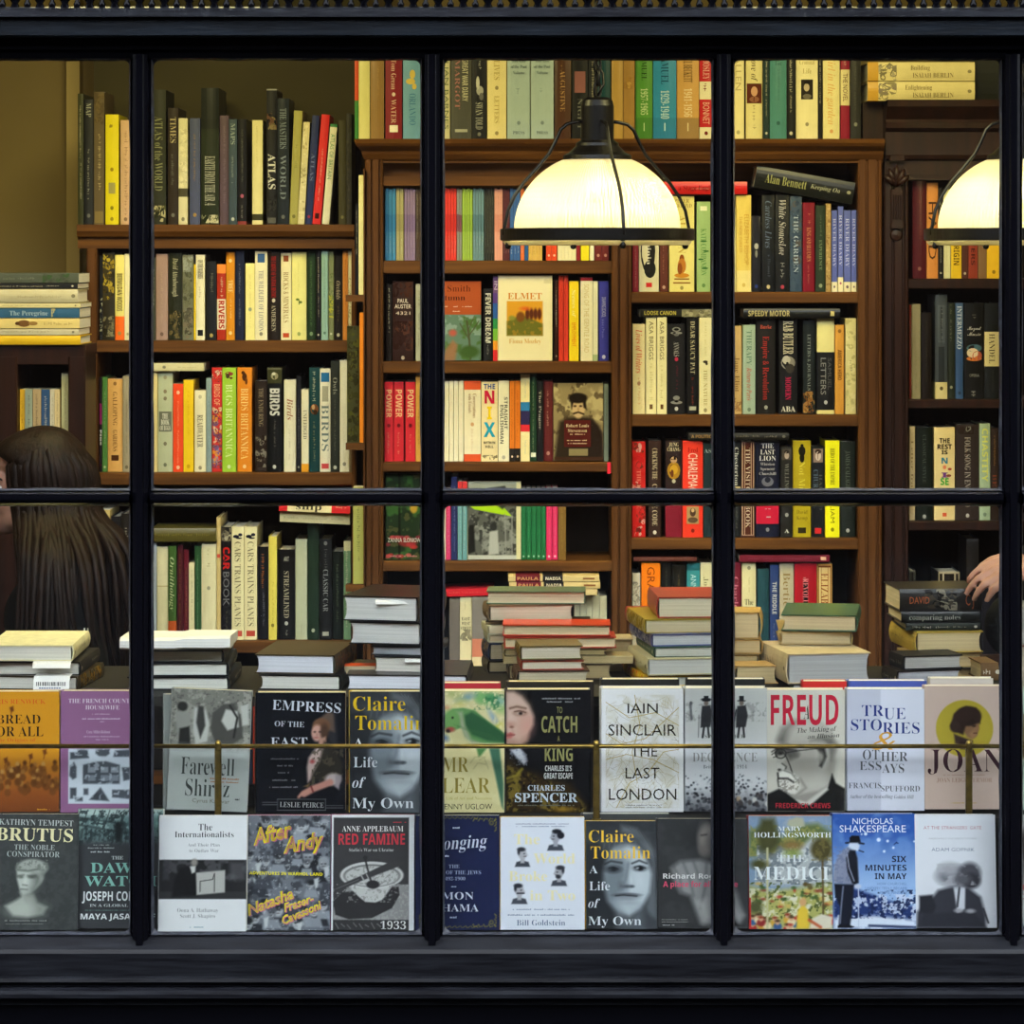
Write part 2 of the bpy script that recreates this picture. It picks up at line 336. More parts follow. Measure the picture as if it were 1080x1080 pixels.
def upright(parent, a, b, py0, py1, d, depth, m='wood_v', nose=.025, groove=False, name='upright'):
    x0, x1 = X(a, d-nose), X(b, d-nose); y = d+CAMY-nose; zt, zb = Z(py0, d), (0 if py1 is None else Z(py1, d))
    w = x1-x0
    pr = [(x0, y+depth), (x0, y), (x0+.004, y-.004), (x0+w*.3, y-.004), (x0+w*.34, y+.003), (x0+w*.4, y+.003), (x0+w*.44, y-.004), (x1-w*.26, y-.004), (x1-w*.22, y+.003), (x1-w*.16, y+.003), (x1-w*.12, y-.004), (x1-.004, y-.004), (x1, y), (x1, y+depth)] if groove else [(x0, y+depth), (x0, y+.004), (x0+.004, y), (x1-.004, y), (x1, y+.004), (x1, y+depth)]
    return MB().prism(pr, zb, zt).build(name, M[m], parent)
SHF = {}   # shelf key -> (bottom px, distance, phrase)
# left bookcase
A = empty('bookcase', (X(230, DA), DA+CAMY, 0), 'tall brown wooden bookcase of nature and atlas books under the olive panel', 'bookcase')
def rel(parent):
    for o in parent.children: o.matrix_parent_inverse = parent.matrix_basis.inverted()
yA = DA+CAMY
MB().box(X(84, DA), X(374, DA), yA+.27, yA+.285, 0, Z(250, DA)).build('back_panel', M['back'], A)
MB().box(X(84, DA), X(376, DA), yA+.27, yA+.30, Z(240, DA), 3.0).build('upper_back_panel', M['olive'], A)
upright(A, 91, 102, 262, None, DA, .30)
upright(A, 371, 376, 262, None, DA, .30)
shelf_board(A, 82, 374, 237, 262, DA, .29, mould=True)
shelf_board(A, 101, 373, 359, 372, DA, .28)
shelf_board(A, 101, 376, 498, 512, DA, .28)
shelf_board(A, 101, 376, 675, 689, DA, .28)
shelf_board(A, 101, 376, 830, 845, DA, .28)
rel(A)
# low cabinet at the left edge
C = empty('bookcase', (X(30, DC), DC+CAMY, 0), 'low dark cabinet with an open niche by the cream wall', 'cabinet')
yC = DC+CAMY
MB().box(X(-70, DC), X(91, DC), yC-.02, yC+.20, Z(376, DC), Z(364, DC), bev=.004).build('cabinet_top', M['mahog'], C)
upright(C, 72, 90, 376, None, DC, .20, 'mahog'); upright(C, -70, 18, 376, None, DC, .20, 'mahog')
MB().box(X(17, DC), X(73, DC), yC-.02, yC+.0, Z(384, DC), Z(376, DC)).build('niche_lintel', M['mahog'], C)
MB().box(X(17, DC), X(73, DC), yC-.005, yC+.19, Z(490, DC), Z(477, DC)).build('shelf', M['mahog'], C)
MB().box(X(10, DC), X(80, DC), yC+.185, yC+.20, 0, Z(376, DC)).build('back_panel', M['back'], C)
rel(C)
# middle bookcase with two columns, cornice and a slot of narrow ledges on its left flank
B = empty('bookcase', (X(655, DM), DM+CAMY, 0), 'wide brown double bookcase with a moulded cornice behind the lit pendant lamp', 'bookcase')
yM = DM+CAMY
MB().box(X(386, DM), X(930, DM), yM+.24, yM+.255, 0, Z(150, DM)).build('back_panel', M['back'], B)
upright(B, 385, 404, 168, None, DM, .27, groove=True)
upright(B, 645, 666, 168, None, DM, .27, groove=True)
upright(B, 905, 930, 168, None, DM, .27, groove=True)
# cornice: its profile runs along the front and returns along the left end
yf = yM-.025
cp = [(0, Z(170, DM)), (.006, Z(168, DM)), (.014, Z(163, DM)), (.016, Z(160, DM)), (.034, Z(155, DM)), (.040, Z(152, DM)), (.044, Z(147.5, DM))]
x0, x1 = X(386, DM), X(930, DM); mb = MB(); vs = []
for o_, z in cp: vs += [(x0-o_*.6, yM+.25, z), (x0-o_*.6, yf-o_, z), (x1, yf-o_, z)]
n = len(cp)
mb.add(vs, [(i*3+k, i*3+k+1, i*3+k+4, i*3+k+3) for i in range(n-1) for k in (0, 1)])
mb.box(x0-.018, x1, yf-.03, yM+.25, Z(152, DM), Z(147.2, DM)).box(x0, x1, yf+.002, yM+.02, Z(172, DM), Z(160, DM))
mb.build('cornice', M['wood'], B)
for a, b in ((404, 645), (666, 905)):
    q_ = .02 if a < 600 else .215
    MB().box(X(a, DM), X(b, DM), yM+q_, yM+q_+.015, Z(198, DM), Z(166, DM)).build('frieze_panel', M['wood'], B)
MB().box(X(404, DM), X(645, DM), yM-.02, yM+.01, Z(196, DM), Z(186, DM)).build('frieze_rail', M['wood'], B)
for a, b, t, u in ((404, 645, 275, 289), (404, 645, 381, 394), (404, 645, 487, 498), (404, 645, 591, 603), (404, 645, 713, 726),
                   (666, 905, 308, 320), (666, 905, 437, 450), (666, 905, 567, 580), (666, 905, 696, 708)): shelf_board(B, a, b, t, u, DM, .25)
MB().box(X(403, DM), X(645, DM), yM+.232, yM+.24, Z(720, DM), Z(603, DM)).build('slate_back_panel', mat('slate_blue_back_paint', '2c323a', .8, .2), B)
rel(B)
D = empty('slot_shelf', (X(379, DS), DS+CAMY, 0), 'narrow upright rack of single books wedged between the two left bookcases', 'rack')
yS = DS+CAMY
for t in (311, 467, 616): MB().box(X(365, DS), X(383.6, DS), yS-.02, yS+.02, Z(t+7, DS), Z(t, DS)).build('ledge', M['wood'], D)
MB().box(X(383.7, DS), X(384.9, DS), yS-.022, yS+.04, 0, Z(178, DS)).build('rack_side', M['wood_v'], D)
MB().box(X(378.5, DS), X(384, DS), yS+.17, yS+.18, 0, Z(178, DS)).build('rack_back', M['back'], D)
rel(D)
# right-hand mahogany bookcase with a carved pilaster
E_ = empty('bookcase', (X(1005, DR), DR+CAMY, 0), 'dark mahogany bookcase with a carved pilaster and stepped cornice', 'bookcase')
yR = DR+CAMY
MB().box(X(935, DR), X(1300, DR), yR+.24, yR+.255, 0, Z(180, DR)).build('back_panel', M['back'], E_)
upright(E_, 932, 958, 185, None, DR, .27, 'mahog', nose=.03, groove=True)
upright(E_, 1164, 1190, 185, None, DR, .27, 'mahog', nose=.03, groove=True)
ys = yR-.03
cp = [(0, 185), (.0, 170), (.012, 168), (.016, 164), (.014, 140), (.03, 136), (.034, 130), (.03, 127), (.05, 118), (.06, 114), (.062, 107)]
mb = MB(); vs = []
for o_, p in cp: vs += [(X(931.5, DR), yR+.25, Z(p, DR)), (X(931.5, DR), ys-o_, Z(p, DR)), (X(1300, DR), ys-o_, Z(p, DR))]
mb.add(vs, [(i*3+k, i*3+k+1, i*3+k+4, i*3+k+3) for i in range(len(cp)-1) for k in (0, 1)])
mb.box(X(931.5, DR), X(1300, DR), ys-.058, yR+.25, Z(112, DR), Z(107, DR)).box(X(933, DR), X(1300, DR), ys+.004, yR, Z(190, DR), Z(150, DR))
mb.build('cornice', M['mahog'], E_)
MB().box(X(910, DR), X(931.4, DR), yR+.0, yR+.05, Z(146.5, DR), Z(108, DR)).build('side_return', M['mahog'], E_)
px = lambda p: X(p, DR-.03)
# carved pilaster head: leaf, fluted block, half-round drop
leaf = MB(); cx = px(945)
for k in (-2, -1, 0, 1, 2):
    a = k*.42; L = .055-abs(k)*.006; zb = Z(197, DR)
    leaf.tube([(cx+math.sin(a)*L*t, ys-.004-.014*math.sin(t*PI*.8), zb+math.cos(a)*L*t) for t in (0, .3, .6, .85, 1)], [.002, .007, .008, .005, .001], 6)
leaf.build('carved_leaf', M['mahog'], E_, smooth=True)
fl = MB(); fl.box(px(939), px(952.5), ys-.012, ys, Z(236, DR), Z(200, DR), bev=.003)
for k in range(5): fl.tube([(px(940.6+k*2.5), ys-.013, Z(232, DR)), (px(940.6+k*2.5), ys-.013, Z(206, DR))], .0028, 6)
fl.build('fluted_block', M['mahog'], E_)
dr = MB(); dr.lathe([(.017, -.012), (.017, 0), (.013, .006), (0, .009)], 20); o = dr.build('round_drop', M['mahog'], E_); o.rotation_euler = (PI/2, 0, 0); o.location = (cx, ys-.003, Z(248, DR))
MB().box(px(938), px(953.5), ys-.016, ys, Z(241, DR), Z(236, DR), bev=.004).build('carved_fillet', M['mahog'], E_)
MB().box(px(937), px(954.5), ys-.02, ys, Z(170, DR), Z(165, DR), bev=.004).build('carved_fillet', M['mahog'], E_)
for t, u in ((294, 305), (421, 431), (549, 560), (690, 702)): shelf_board(E_, 957, 1165, t, u, DR, .25, 'mahog')
rel(E_)
tag(MB().box(X(640.5, DM-.022), X(644, DM-.022), yM-.024, yM-.0203, Z(499, DM), Z(487, DM)).build('shelf_tag', M['redtag']), 'small red tag fixed to the shelf edge below the portrait book', 'tag')
# display steps behind the glass
yU = .16
T_ = empty('display_stand', (0, 0, 0), 'dark stepped display stand inside the shop window', 'display stand')
ZL, ZU, ZP = Z(984, 6.06), Z(857.5, 6.21), 1.117
xa, xb = X(-150, 6.1), X(1400, 6.1)
MB().box(xa, xb, .022, .155, ZL-.03, ZL).build('lower_step', M['board'], T_)
MB().box(xa, xb, .155, .30, ZU-.022, ZU).build('upper_step', M['board'], T_)
MB().box(xa, xb, .165, .175, ZL-.03, ZU-.022).build('step_riser', M['board'], T_)
MB().box(xa, xb, .33, .80, ZP-.02, ZP).build('top_board', M['board'], T_)
MB().box(xa, xb, .30, .315, ZU-.022, ZU+.04).build('step_riser', M['board'], T_)
for x in (xa+.02, -.62, 0, .62, xb-.06): MB().box(x, x+.04, .74, .78, 0, ZP-.02).build('stand_leg', M['board'], T_)
for x in (xa+.02, xb-.06): MB().box(x, x+.04, .04, .3, 0, ZL-.03).build('stand_leg', M['board'], T_)
# ------------------------------------------------------------------ books
def bright(c): r = hx(c); return .3*r[0]+.59*r[1]+.11*r[2]
def build_print(parts, parent):
    """parts: (name, MB) of printed marks; marks closer than 2 cm become one part, marks further apart parts of their own."""
    its = []
    for nm, b in parts:
        if not b.v: continue
        a = np.array(b.v); its.append([nm, b, a.min(0), a.max(0)])
    while its:
        cur = its.pop(0); grown = True
        while grown:
            grown = False
            for o_ in its:
                gap = np.maximum(0, np.maximum(o_[2]-cur[3], cur[2]-o_[3]))
                if math.sqrt(float((gap**2).sum())) < .016:
                    n_ = len(cur[1].v); cur[1].v += o_[1].v; cur[1].f += [tuple(i+n_ for i in f) for f in o_[1].f]; cur[1].c += o_[1].c
                    cur[2] = np.minimum(cur[2], o_[2]); cur[3] = np.maximum(cur[3], o_[3]); its.remove(o_); grown = True
                    if 'lettering' in o_[0]: cur[0] = o_[0]
                    break
        cur[1].build(cur[0], M['print'], parent, fix=False)
PAGEC = ['e6dfca', 'e0d6ba', 'ebe6d6', 'd9cfb2']
def book(name, W, H, T, mat4, col, kind='h', marks=(), page=None, seed=0, plain=False):
    """x 0..T through the book (front board at T), y 0 at the spine .. W, z 0..H.  Cover is the thing, page block and lettering its parts."""
    rg = random.Random(seed); hard = kind in 'hc'
    b = .0024 if hard else .0008; ov = (0.0006 if plain else .003) if hard else 0.0
    if kind == 'b': b = .0003
    b = min(b, T*.2)
    bul = min(.10*T, .004) if hard else min(.03*T, .001)
    if kind == 'c': bul *= 1.3
    n = 6 if T > .008 else 2
    xs = [T*k/n for k in range(n+1)]
    sp = lambda x: -bul*(1-((x-T/2)/(T/2))**2)
    def spl(x):       # the facetted spine surface
        x = min(max(x, 0), T); k = min(int(x/T*n), n-1); t = x/T*n-k
        return sp(xs[k])*(1-t)+sp(xs[k+1])*t
    outer = [(0, W)]+[(x, sp(x)) for x in xs]+[(T, W)]
    inner = [(T-b, W)]+[(min(max(x, b), T-b), sp(x)+b) for x in xs[::-1]]+[(b, W)]
    prof = outer+inner; m = len(prof)
    cuts = [0, 1]; bands = []
    for k in marks:
        if k[0] == 'b': bands.append((1-float(k[2]), 1-float(k[1]), k[3])); cuts += [1-float(k[2]), 1-float(k[1])]
    cuts = sorted(set(round(c, 4) for c in cuts))
    mb = MB(); vs = [(x, y, c*H) for c in cuts for x, y in prof]
    mb.v += vs
    for i in range(len(cuts)-1):
        mid = (cuts[i]+cuts[i+1])/2; cc = col
        for lo, hi, bc in bands:
            if lo < mid < hi: cc = bc
        for k in range(m):
            on = 1 <= k <= n+1 or k == 0
            mb.f.append((i*m+k, i*m+(k+1) % m, (i+1)*m+(k+1) % m, (i+1)*m+k)); mb.c.append(hl(cc if on else col))
    L = (len(cuts)-1)*m; M2 = len(outer)
    for base, fl in ((0, 0), (L, 1)):       # end faces of the boards, quad by quad
        for k in range(M2-1):
            q = (base+k, base+k+1, base+m-2-k, base+m-1-k)
            mb.f.append(q if fl else q[::-1]); mb.c.append(hl(col))
    o = mb.build(name, M['cloth_cover' if kind == 'c' else 'jacket' if hard and rg.random() < .7 else 'matte'], fix=False)
    o.matrix_world = mat4
    if kind != 'b':   # page block, its fore-edge slightly hollow
        pc = hl(page or rg.choice(PAGEC)); pm = MB(); wf = W-ov; hol = min(.12*T, .005) if hard else 0
        pr = [(b, .003)]+[(T-b, .003)]+[(T-b, wf)]+([(T*.75, wf-hol*.8), (T*.5, wf-hol), (T*.25, wf-hol*.8)] if hol else [])+[(b, wf)]
        pm.prism(pr, ov if hard else .0004, H-ov if hard else H-.0004, pc)
        pm.build('page_block', M['pages'], o)
    e = .0005; pb = MB()
    yof = lambda x: spl(x)-e
    ya = -bul-e; down = lambda u, v: (v, ya, -u); upr = lambda u, v: (u, ya, v)
    ink = 'ded6c0' if bright(col) < .42 else '2a2622'
    mk = [k for k in marks if k[0] != 'b' and k[0] != '-']
    if not mk and not plain and not any(k[0] == '-' for k in marks):
        t1 = rg.uniform(.42, .7); mk = [('l', rg.uniform(.05, .14), t1, ink)]
        if rg.random() < .6 and T > .012: mk.append(('l', t1+.04, rg.uniform(.74, .84), ink, .3))
        if rg.random() < .7 and T > .010: mk.append(('e', .94, ink))
    prints = []
    for k in mk:
        pb = MB(); prints.append(('spine_lettering' if k[0] in 'tul' else 'spine_device' if k[0] == 'e' else 'spine_picture', pb))
        if k[0] == 't':     # t0 t1 colour style text [width share] : reads downwards
            wf_ = float(k[6]) if len(k) > 6 else .56
            sh = float(k[7])*T if len(k) > 7 else 0
            fit_text(pb, k[5], k[4], -(1-float(k[1]))*H, -(1-float(k[2]))*H, T*(.5-wf_*.5)+sh, T*(.5+wf_*.5)+sh, tuple(.84*p+.16*q for p, q in zip(hx(k[3]), hx(col))), down)
        elif k[0] == 'u':   # upright across the spine
            wf_ = float(k[6]) if len(k) > 6 else .84
            fit_text(pb, k[5], k[4], T*(.5-wf_*.5), T*(.5+wf_*.5), (1-float(k[2]))*H, (1-float(k[1]))*H, k[3], upr)
        elif k[0] == 'l':   # a line of print too small to read
            wf_ = (float(k[4]) if len(k) > 4 else .42)*.8; ic = tuple(.62*p+.38*q for p, q in zip(hl(k[3]), hl(col)))
            h = T*wf_*rg.uniform(.8, 1.0); u = (1-float(k[1]))*H; end = (1-float(k[2]))*H; off = T*.5-h/2+rg.uniform(-.06, .06)*T
            while u > end:
                cw = h*rg.uniform(.35, .7)
                if rg.random() < .84:
                    a0 = off+(0 if rg.random() < .75 else h*.25); a1 = off+h*(1 if rg.random() < .45 else .68); st_ = cw*.32
                    qv = [[(a0, u), (a1, u), (a1, u-st_), (a0, u-st_)]]
                    if rg.random() < .7: qv.append([(a0+(a1-a0)*.4, u), (a0+(a1-a0)*.62, u), (a0+(a1-a0)*.62, u-cw), (a0+(a1-a0)*.4, u-cw)])
                    for q_ in qv: pb.add([(x, yof(x), z) for x, z in q_], [(0, 1, 2, 3)], ic)
                u -= cw*1.35
        elif k[0] == 'e':   # small round device
            r = min(T*.2, .0045); zc = (1-float(k[1]))*H
            pb.add([(T/2+r*math.cos(a), yof(T/2+r*math.cos(a))-.0002, zc+r*1.15*math.sin(a)) for a in [q*PI/5 for q in range(10)]], [tuple(range(10))], tuple(.7*p+.3*q for p, q in zip(hl(k[2]), hl(col))))
        elif k[0] == 'p':   # inset panel
            wf_ = float(k[4]) if len(k) > 4 else .8; N = 4
            z1, z0 = (1-float(k[1]))*H, (1-float(k[2]))*H
            px_ = [T*(.5-wf_/2+wf_*q/N) for q in range(N+1)]
            pb.add([(x, yof(x)+.0002, z) for z in (z0, z1) for x in px_], [(q, q+1, N+2+q, N+1+q) for q in range(N)], hl(k[3]))
        elif k[0] == 'o':   # drawn oval: centre across, centre down, width, height (shares of the spine)
            cx_, zc = float(k[1])*T, (1-float(k[2]))*H; rx_, rz_ = float(k[3])*T/2, float(k[4])*H/2; dp = .0001*(1+mk.index(k))
            pb.add([(cx_+rx_*math.cos(q*PI/7), yof(cx_+rx_*math.cos(q*PI/7))-dp+.0002, zc+rz_*math.sin(q*PI/7)) for q in range(14)], [tuple(range(14))], hl(k[5]))
        elif k[0] == 'g':   # mottled picture of two or more colours
            cs = k[3].split('/'); z1, z0 = min((1-float(k[1]))*H, H-.002), max((1-float(k[2]))*H, .003)
            nb = int(min(60, max(8, (z1-z0)/T*13)))
            for i in range(nb):     # irregular blots, each a little in front of the last
                c = rg.choice(cs)
                if c == '.': continue
                cx_, zc = rg.uniform(.08, .92)*T, rg.uniform(z0, z1); r1, r2, a0 = rg.uniform(.10, .34)*T, rg.uniform(.10, .34)*T, rg.uniform(0, PI)
                q = []
                for t in range(8):
                    u, v = r1*math.cos(t*PI/4)*rg.uniform(.7, 1.2), r2*math.sin(t*PI/4)*rg.uniform(.7, 1.2)
                    x = min(max(cx_+u*math.cos(a0)-v*math.sin(a0), .02*T), .98*T); q.append((x, yof(x)+.0003-i*4e-6, min(max(zc+u*math.sin(a0)+v*math.cos(a0), z0), z1)))
                pb.add(q, [tuple(range(8))], tuple(.75*p+.25*q_ for p, q_ in zip(hl(c), hl(col))))
    build_print(prints, o)
    return o
NAMES = {'h': 'hardback_book', 'p': 'paperback_book', 'c': 'clothbound_book', 'b': 'booklet'}
LABELS = []
ORD = ['first', 'second', 'third', 'fourth', 'fifth', 'sixth', 'seventh']
def settle_labels(items, phrase):      # items: (object, description); equal descriptions are told apart by their order from the left
    cnt = {}
    for o, d in items: cnt.setdefault(d, []).append(o)
    for d, os_ in cnt.items():
        for i, o in enumerate(os_): o['label'] = (d if len(os_) == 1 else '%s of %s: %s' % ('leftmost' if i == 0 else 'rightmost' if i == len(os_)-1 else ORD[i], {2: 'two', 3: 'three', 4: 'four', 5: 'five', 6: 'six', 7: 'seven'}[len(os_)], d))+(' '+phrase if phrase else '')
def marks_of(s): return [tuple(q.split('~')) for q in s.split(';') if q.strip()] if s else []
_seed = [0]
def parse(mk):      # "t .1 .5 gold s THE TITLE" -> tuple, the rest of the line being the text
    out = []
    for q in mk.split(';'):
        q = q.strip()
        if not q: continue
        p = q.split()
        if p[0] in 'tu' and len(p) > 5:
            w, sh = [], None
            if p[-1][:2] in ('y.', 'y-'): sh = p[-1][1:]; p = p[:-1]
            if p[-1].startswith('w.'): w = [p[-1][1:]]; p = p[:-1]
            if sh: w = (w or ['.56'])+[sh]
            out.append((p[0], p[1], p[2], p[3], p[4], ' '.join(p[5:]), *w))
        else: out.append(tuple(p))
    return out
def shelf(bottom, d, phrase, group, rows, depth=.15, jit=.010, high=0):
    items = []
    for ln in rows.strip().split('\n'):
        f = [q.strip() for q in ln.split('|')]
        a = f[0].split(); x0, x1, top, col = float(a[0]), float(a[1]), max(float(a[2]), high), a[3]
        kind = 'h'; lean = 0.0; lift = 0
        for q in a[4:]:
            if q in NAMES: kind = q
            elif q[0] == 'L': lean = float(q[1:])
        _seed[0] += 1; rg = random.Random(_seed[0]*7+1)
        H = (bottom-top)*d/FPX; T = ((x1-x0)*d/FPX-.0003)*math.cos(math.atan2(lean, bottom-top)); W = min(max(H*.66, .11), depth)
        yb = d+CAMY+(rg.uniform(0, jit) if kind != 'b' else rg.uniform(0, .003))
        ang = math.atan2(lean, bottom-top)
        m4 = Matrix.Translation((X(x0, d), yb, Z(bottom, d)+.0007+(T*math.sin(-ang) if ang < 0 else T*math.sin(ang) if ang > 0 else 0)*.0)) @ Matrix.Rotation(ang, 4, 'Y')
        if ang > 0: m4 = Matrix.Translation((0, 0, T*math.sin(ang))) @ m4
        o = book(NAMES[kind], W, H, T, m4, col, kind, parse(f[2]) if len(f) > 2 else (), seed=_seed[0])
        tag(o, None, 'book', group); items.append((o, f[1]))
    settle_labels(items, phrase)
    return items
def lying(bottom_rows, phrase, group):
    """rows: x0 x1 y0 y1 d orient rot colour kind page | desc | marks.  orient: L, R tail edge to the front with the spine left or right, S spine to the front, F fore-edge to the front."""
    items = []
    for ln in bottom_rows.strip().split('\n'):
        f = [q.strip() for q in ln.split('|')]; a = f[0].split()
        x0, x1, y0, y1, d = map(float, a[:5]); ori, rot, col = a[5], math.radians(float(a[6])), a[7]
        kind = a[8] if len(a) > 8 else 'h'; page = a[9] if len(a) > 9 else None; tilt = math.radians(float(a[10])) if len(a) > 10 else 0; dep = float(a[11]) if len(a) > 11 else None
        _seed[0] += 1; rg = random.Random(_seed[0]*7+1)
        span = (x1-x0)*d/FPX; T = (y1-y0)*d/FPX-.0008; z0 = Z(y1, d)+.0006
        if ori in 'LR': W = span; H = dep or rg.uniform(1.38, 1.52)*min(span, .165); T = max(T, .004)
        else: H = span; W = dep or .66*min(span, .24)
        xc = X((x0+x1)/2, d); yb = d+CAMY
        if ori == 'L': B4 = Matrix(((0, 1, 0, -W/2), (0, 0, 1, 0), (1, 0, 0, 0), (0, 0, 0, 1)))
        elif ori == 'R': B4 = Matrix(((0, -1, 0, W/2), (0, 0, 1, 0), (-1, 0, 0, T), (0, 0, 0, 1)))
        elif ori == 'S': B4 = Matrix(((0, 0, -1, H/2), (0, 1, 0, 0), (1, 0, 0, 0), (0, 0, 0, 1)))
        else: B4 = Matrix(((0, 0, 1, -H/2), (0, -1, 0, W), (1, 0, 0, 0), (0, 0, 0, 1)))
        m4 = Matrix.Translation((xc, yb, z0)) @ Matrix.Rotation(rot, 4, 'Z') @ Matrix.Rotation(tilt, 4, 'Y') @ B4
        o = book(NAMES[kind], W, H, T, m4, col, kind, parse(f[2]) if len(f) > 2 else (), page=page, seed=_seed[0])
        tag(o, None, 'book', group); items.append((o, f[1]))
    settle_labels(items, phrase)
    return items
# ------------------------------------------------------------------ the shelves, read off one by one
shelf(237, DA, "on the left bookcase's top board", 'atlas books on the top board', '''
82 88 99 dolive | narrow dark olive book at the left end
88.3 98 105 ink | dark slate hardback lettered MAP | t .03 .14 lgrey s MAP; l .4 .8 lgrey; e .93 grey
98.6 109.5 97 5a4c34 p | brown mottled tall book with pale lettering | g 0 .25 5a4c34/6a5a3c/4a3e2c; l .3 .75 beige; p .9 .99 7a6a44
111 125 121 d8c81c | bright yellow book with grey and brown spots | g .05 .12 ./d8c81c/6a5a2a; e .5 6a4a1c; e .85 2a2a1c; p .62 .72 9a925a .5; e .95 6a5a2a
127 138 127 c8a484 | pinkish beige book with a long dark title | l .08 .9 5a3a2a; e .95 4a3424
160 175 95 26281c | dark olive book lettered ATLAS OF THE WORLD | t .2 .75 8a8c6a s ATLAS of the WORLD; g .86 .98 26281c/b8b08a/5a5a3a
177 188 114 2e2620 | brown-black hardback with small print | t .08 .3 beige s TIMES; l .4 .66 grey; e .92 grey
188.4 198 125 cfc8a8 | silvery cream book with a grey band | g .1 .66 cfc8a8/b8b096/e0d8b8; b .66 .74 4a4638; e .95 3a3428
200 211 125 4a5072 | slate blue hardback with a small device | l .15 .6 gold .3; e .91 gold
212 231 93 23291c | thick green book lettered EARTH FROM THE AIR | b 0 .3 161a14; t .5 .86 lgrey S EARTH FROM THE AIR .4; g .93 .99 23291c/d0ccb0/8a8a70
231.5 241 122 564654 | mauve brown hardback | l .1 .8 8a7a8a; 
241.4 250 126 3c4a58 | grey-blue book lettered MAPS | t .04 .24 a8b4b8 s MAPS; l .35 .6 a8b4b8; e .95 c8ccc8
250.6 260 126 black | black book with one pink dot | l .1 .6 grey .3; e .73 c86a8a; l .82 .94 lgrey .3; b .97 1 8a3a3a
266 277 127 d8cf9c | cream hardback with a dark device near its foot | l .06 .4 a89860 .3; b .9 .96 3a3828
281 292 94 17171a | tall black book lettered ATLAS in white capitals | b 0 .01 8a8a88; g .18 .3 17171a/6a4a3a/8a7a5a; t .48 .74 white S ATLAS w.7; g .78 .9 17171a/3a3a3a; p .95 .99 5a5a58
292.5 305 104 1e242c | dark blue-black book lettered WORLD | t .08 .4 8a94a0 s THE MASTERS; t .45 .8 8a94a0 s WORLD w.5; e .94 grey
305 314 117 a09a58 L5 | olive yellow book leaning right | l .3 .5 6a6a3a; e .93 4a4a2a
314 321 129 cfc49a p L6 | pale spiral-bound book leaning right | g .03 .97 cfc49a/8a805a/cfc49a/e0d8b4
321.5 329 122 28305c L8 | navy blue book leaning right | t .35 .6 8a94c0 s ATLAS w.5; e .93 c03a4a
329.2 338 121 d02a2a L10 | bright red book leaning right | l .3 .8 f0d8c8 .3; p .9 .95 3a1010 .5
339.5 347 131 dcd6bc L9 | cream book leaning right with a green title | t .1 .55 3a7a4a n ATLAS OF BRITAIN; b .0 .03 3a7a4a
357 365 127 3c3820 | dark olive thin book behind the leaning ones | e .93 8a845a
365.3 371 120 2c2a24 | dark speckled thin book at the right end | g .1 .9 2c2a24/4a463a/2c2a24
''', .20)
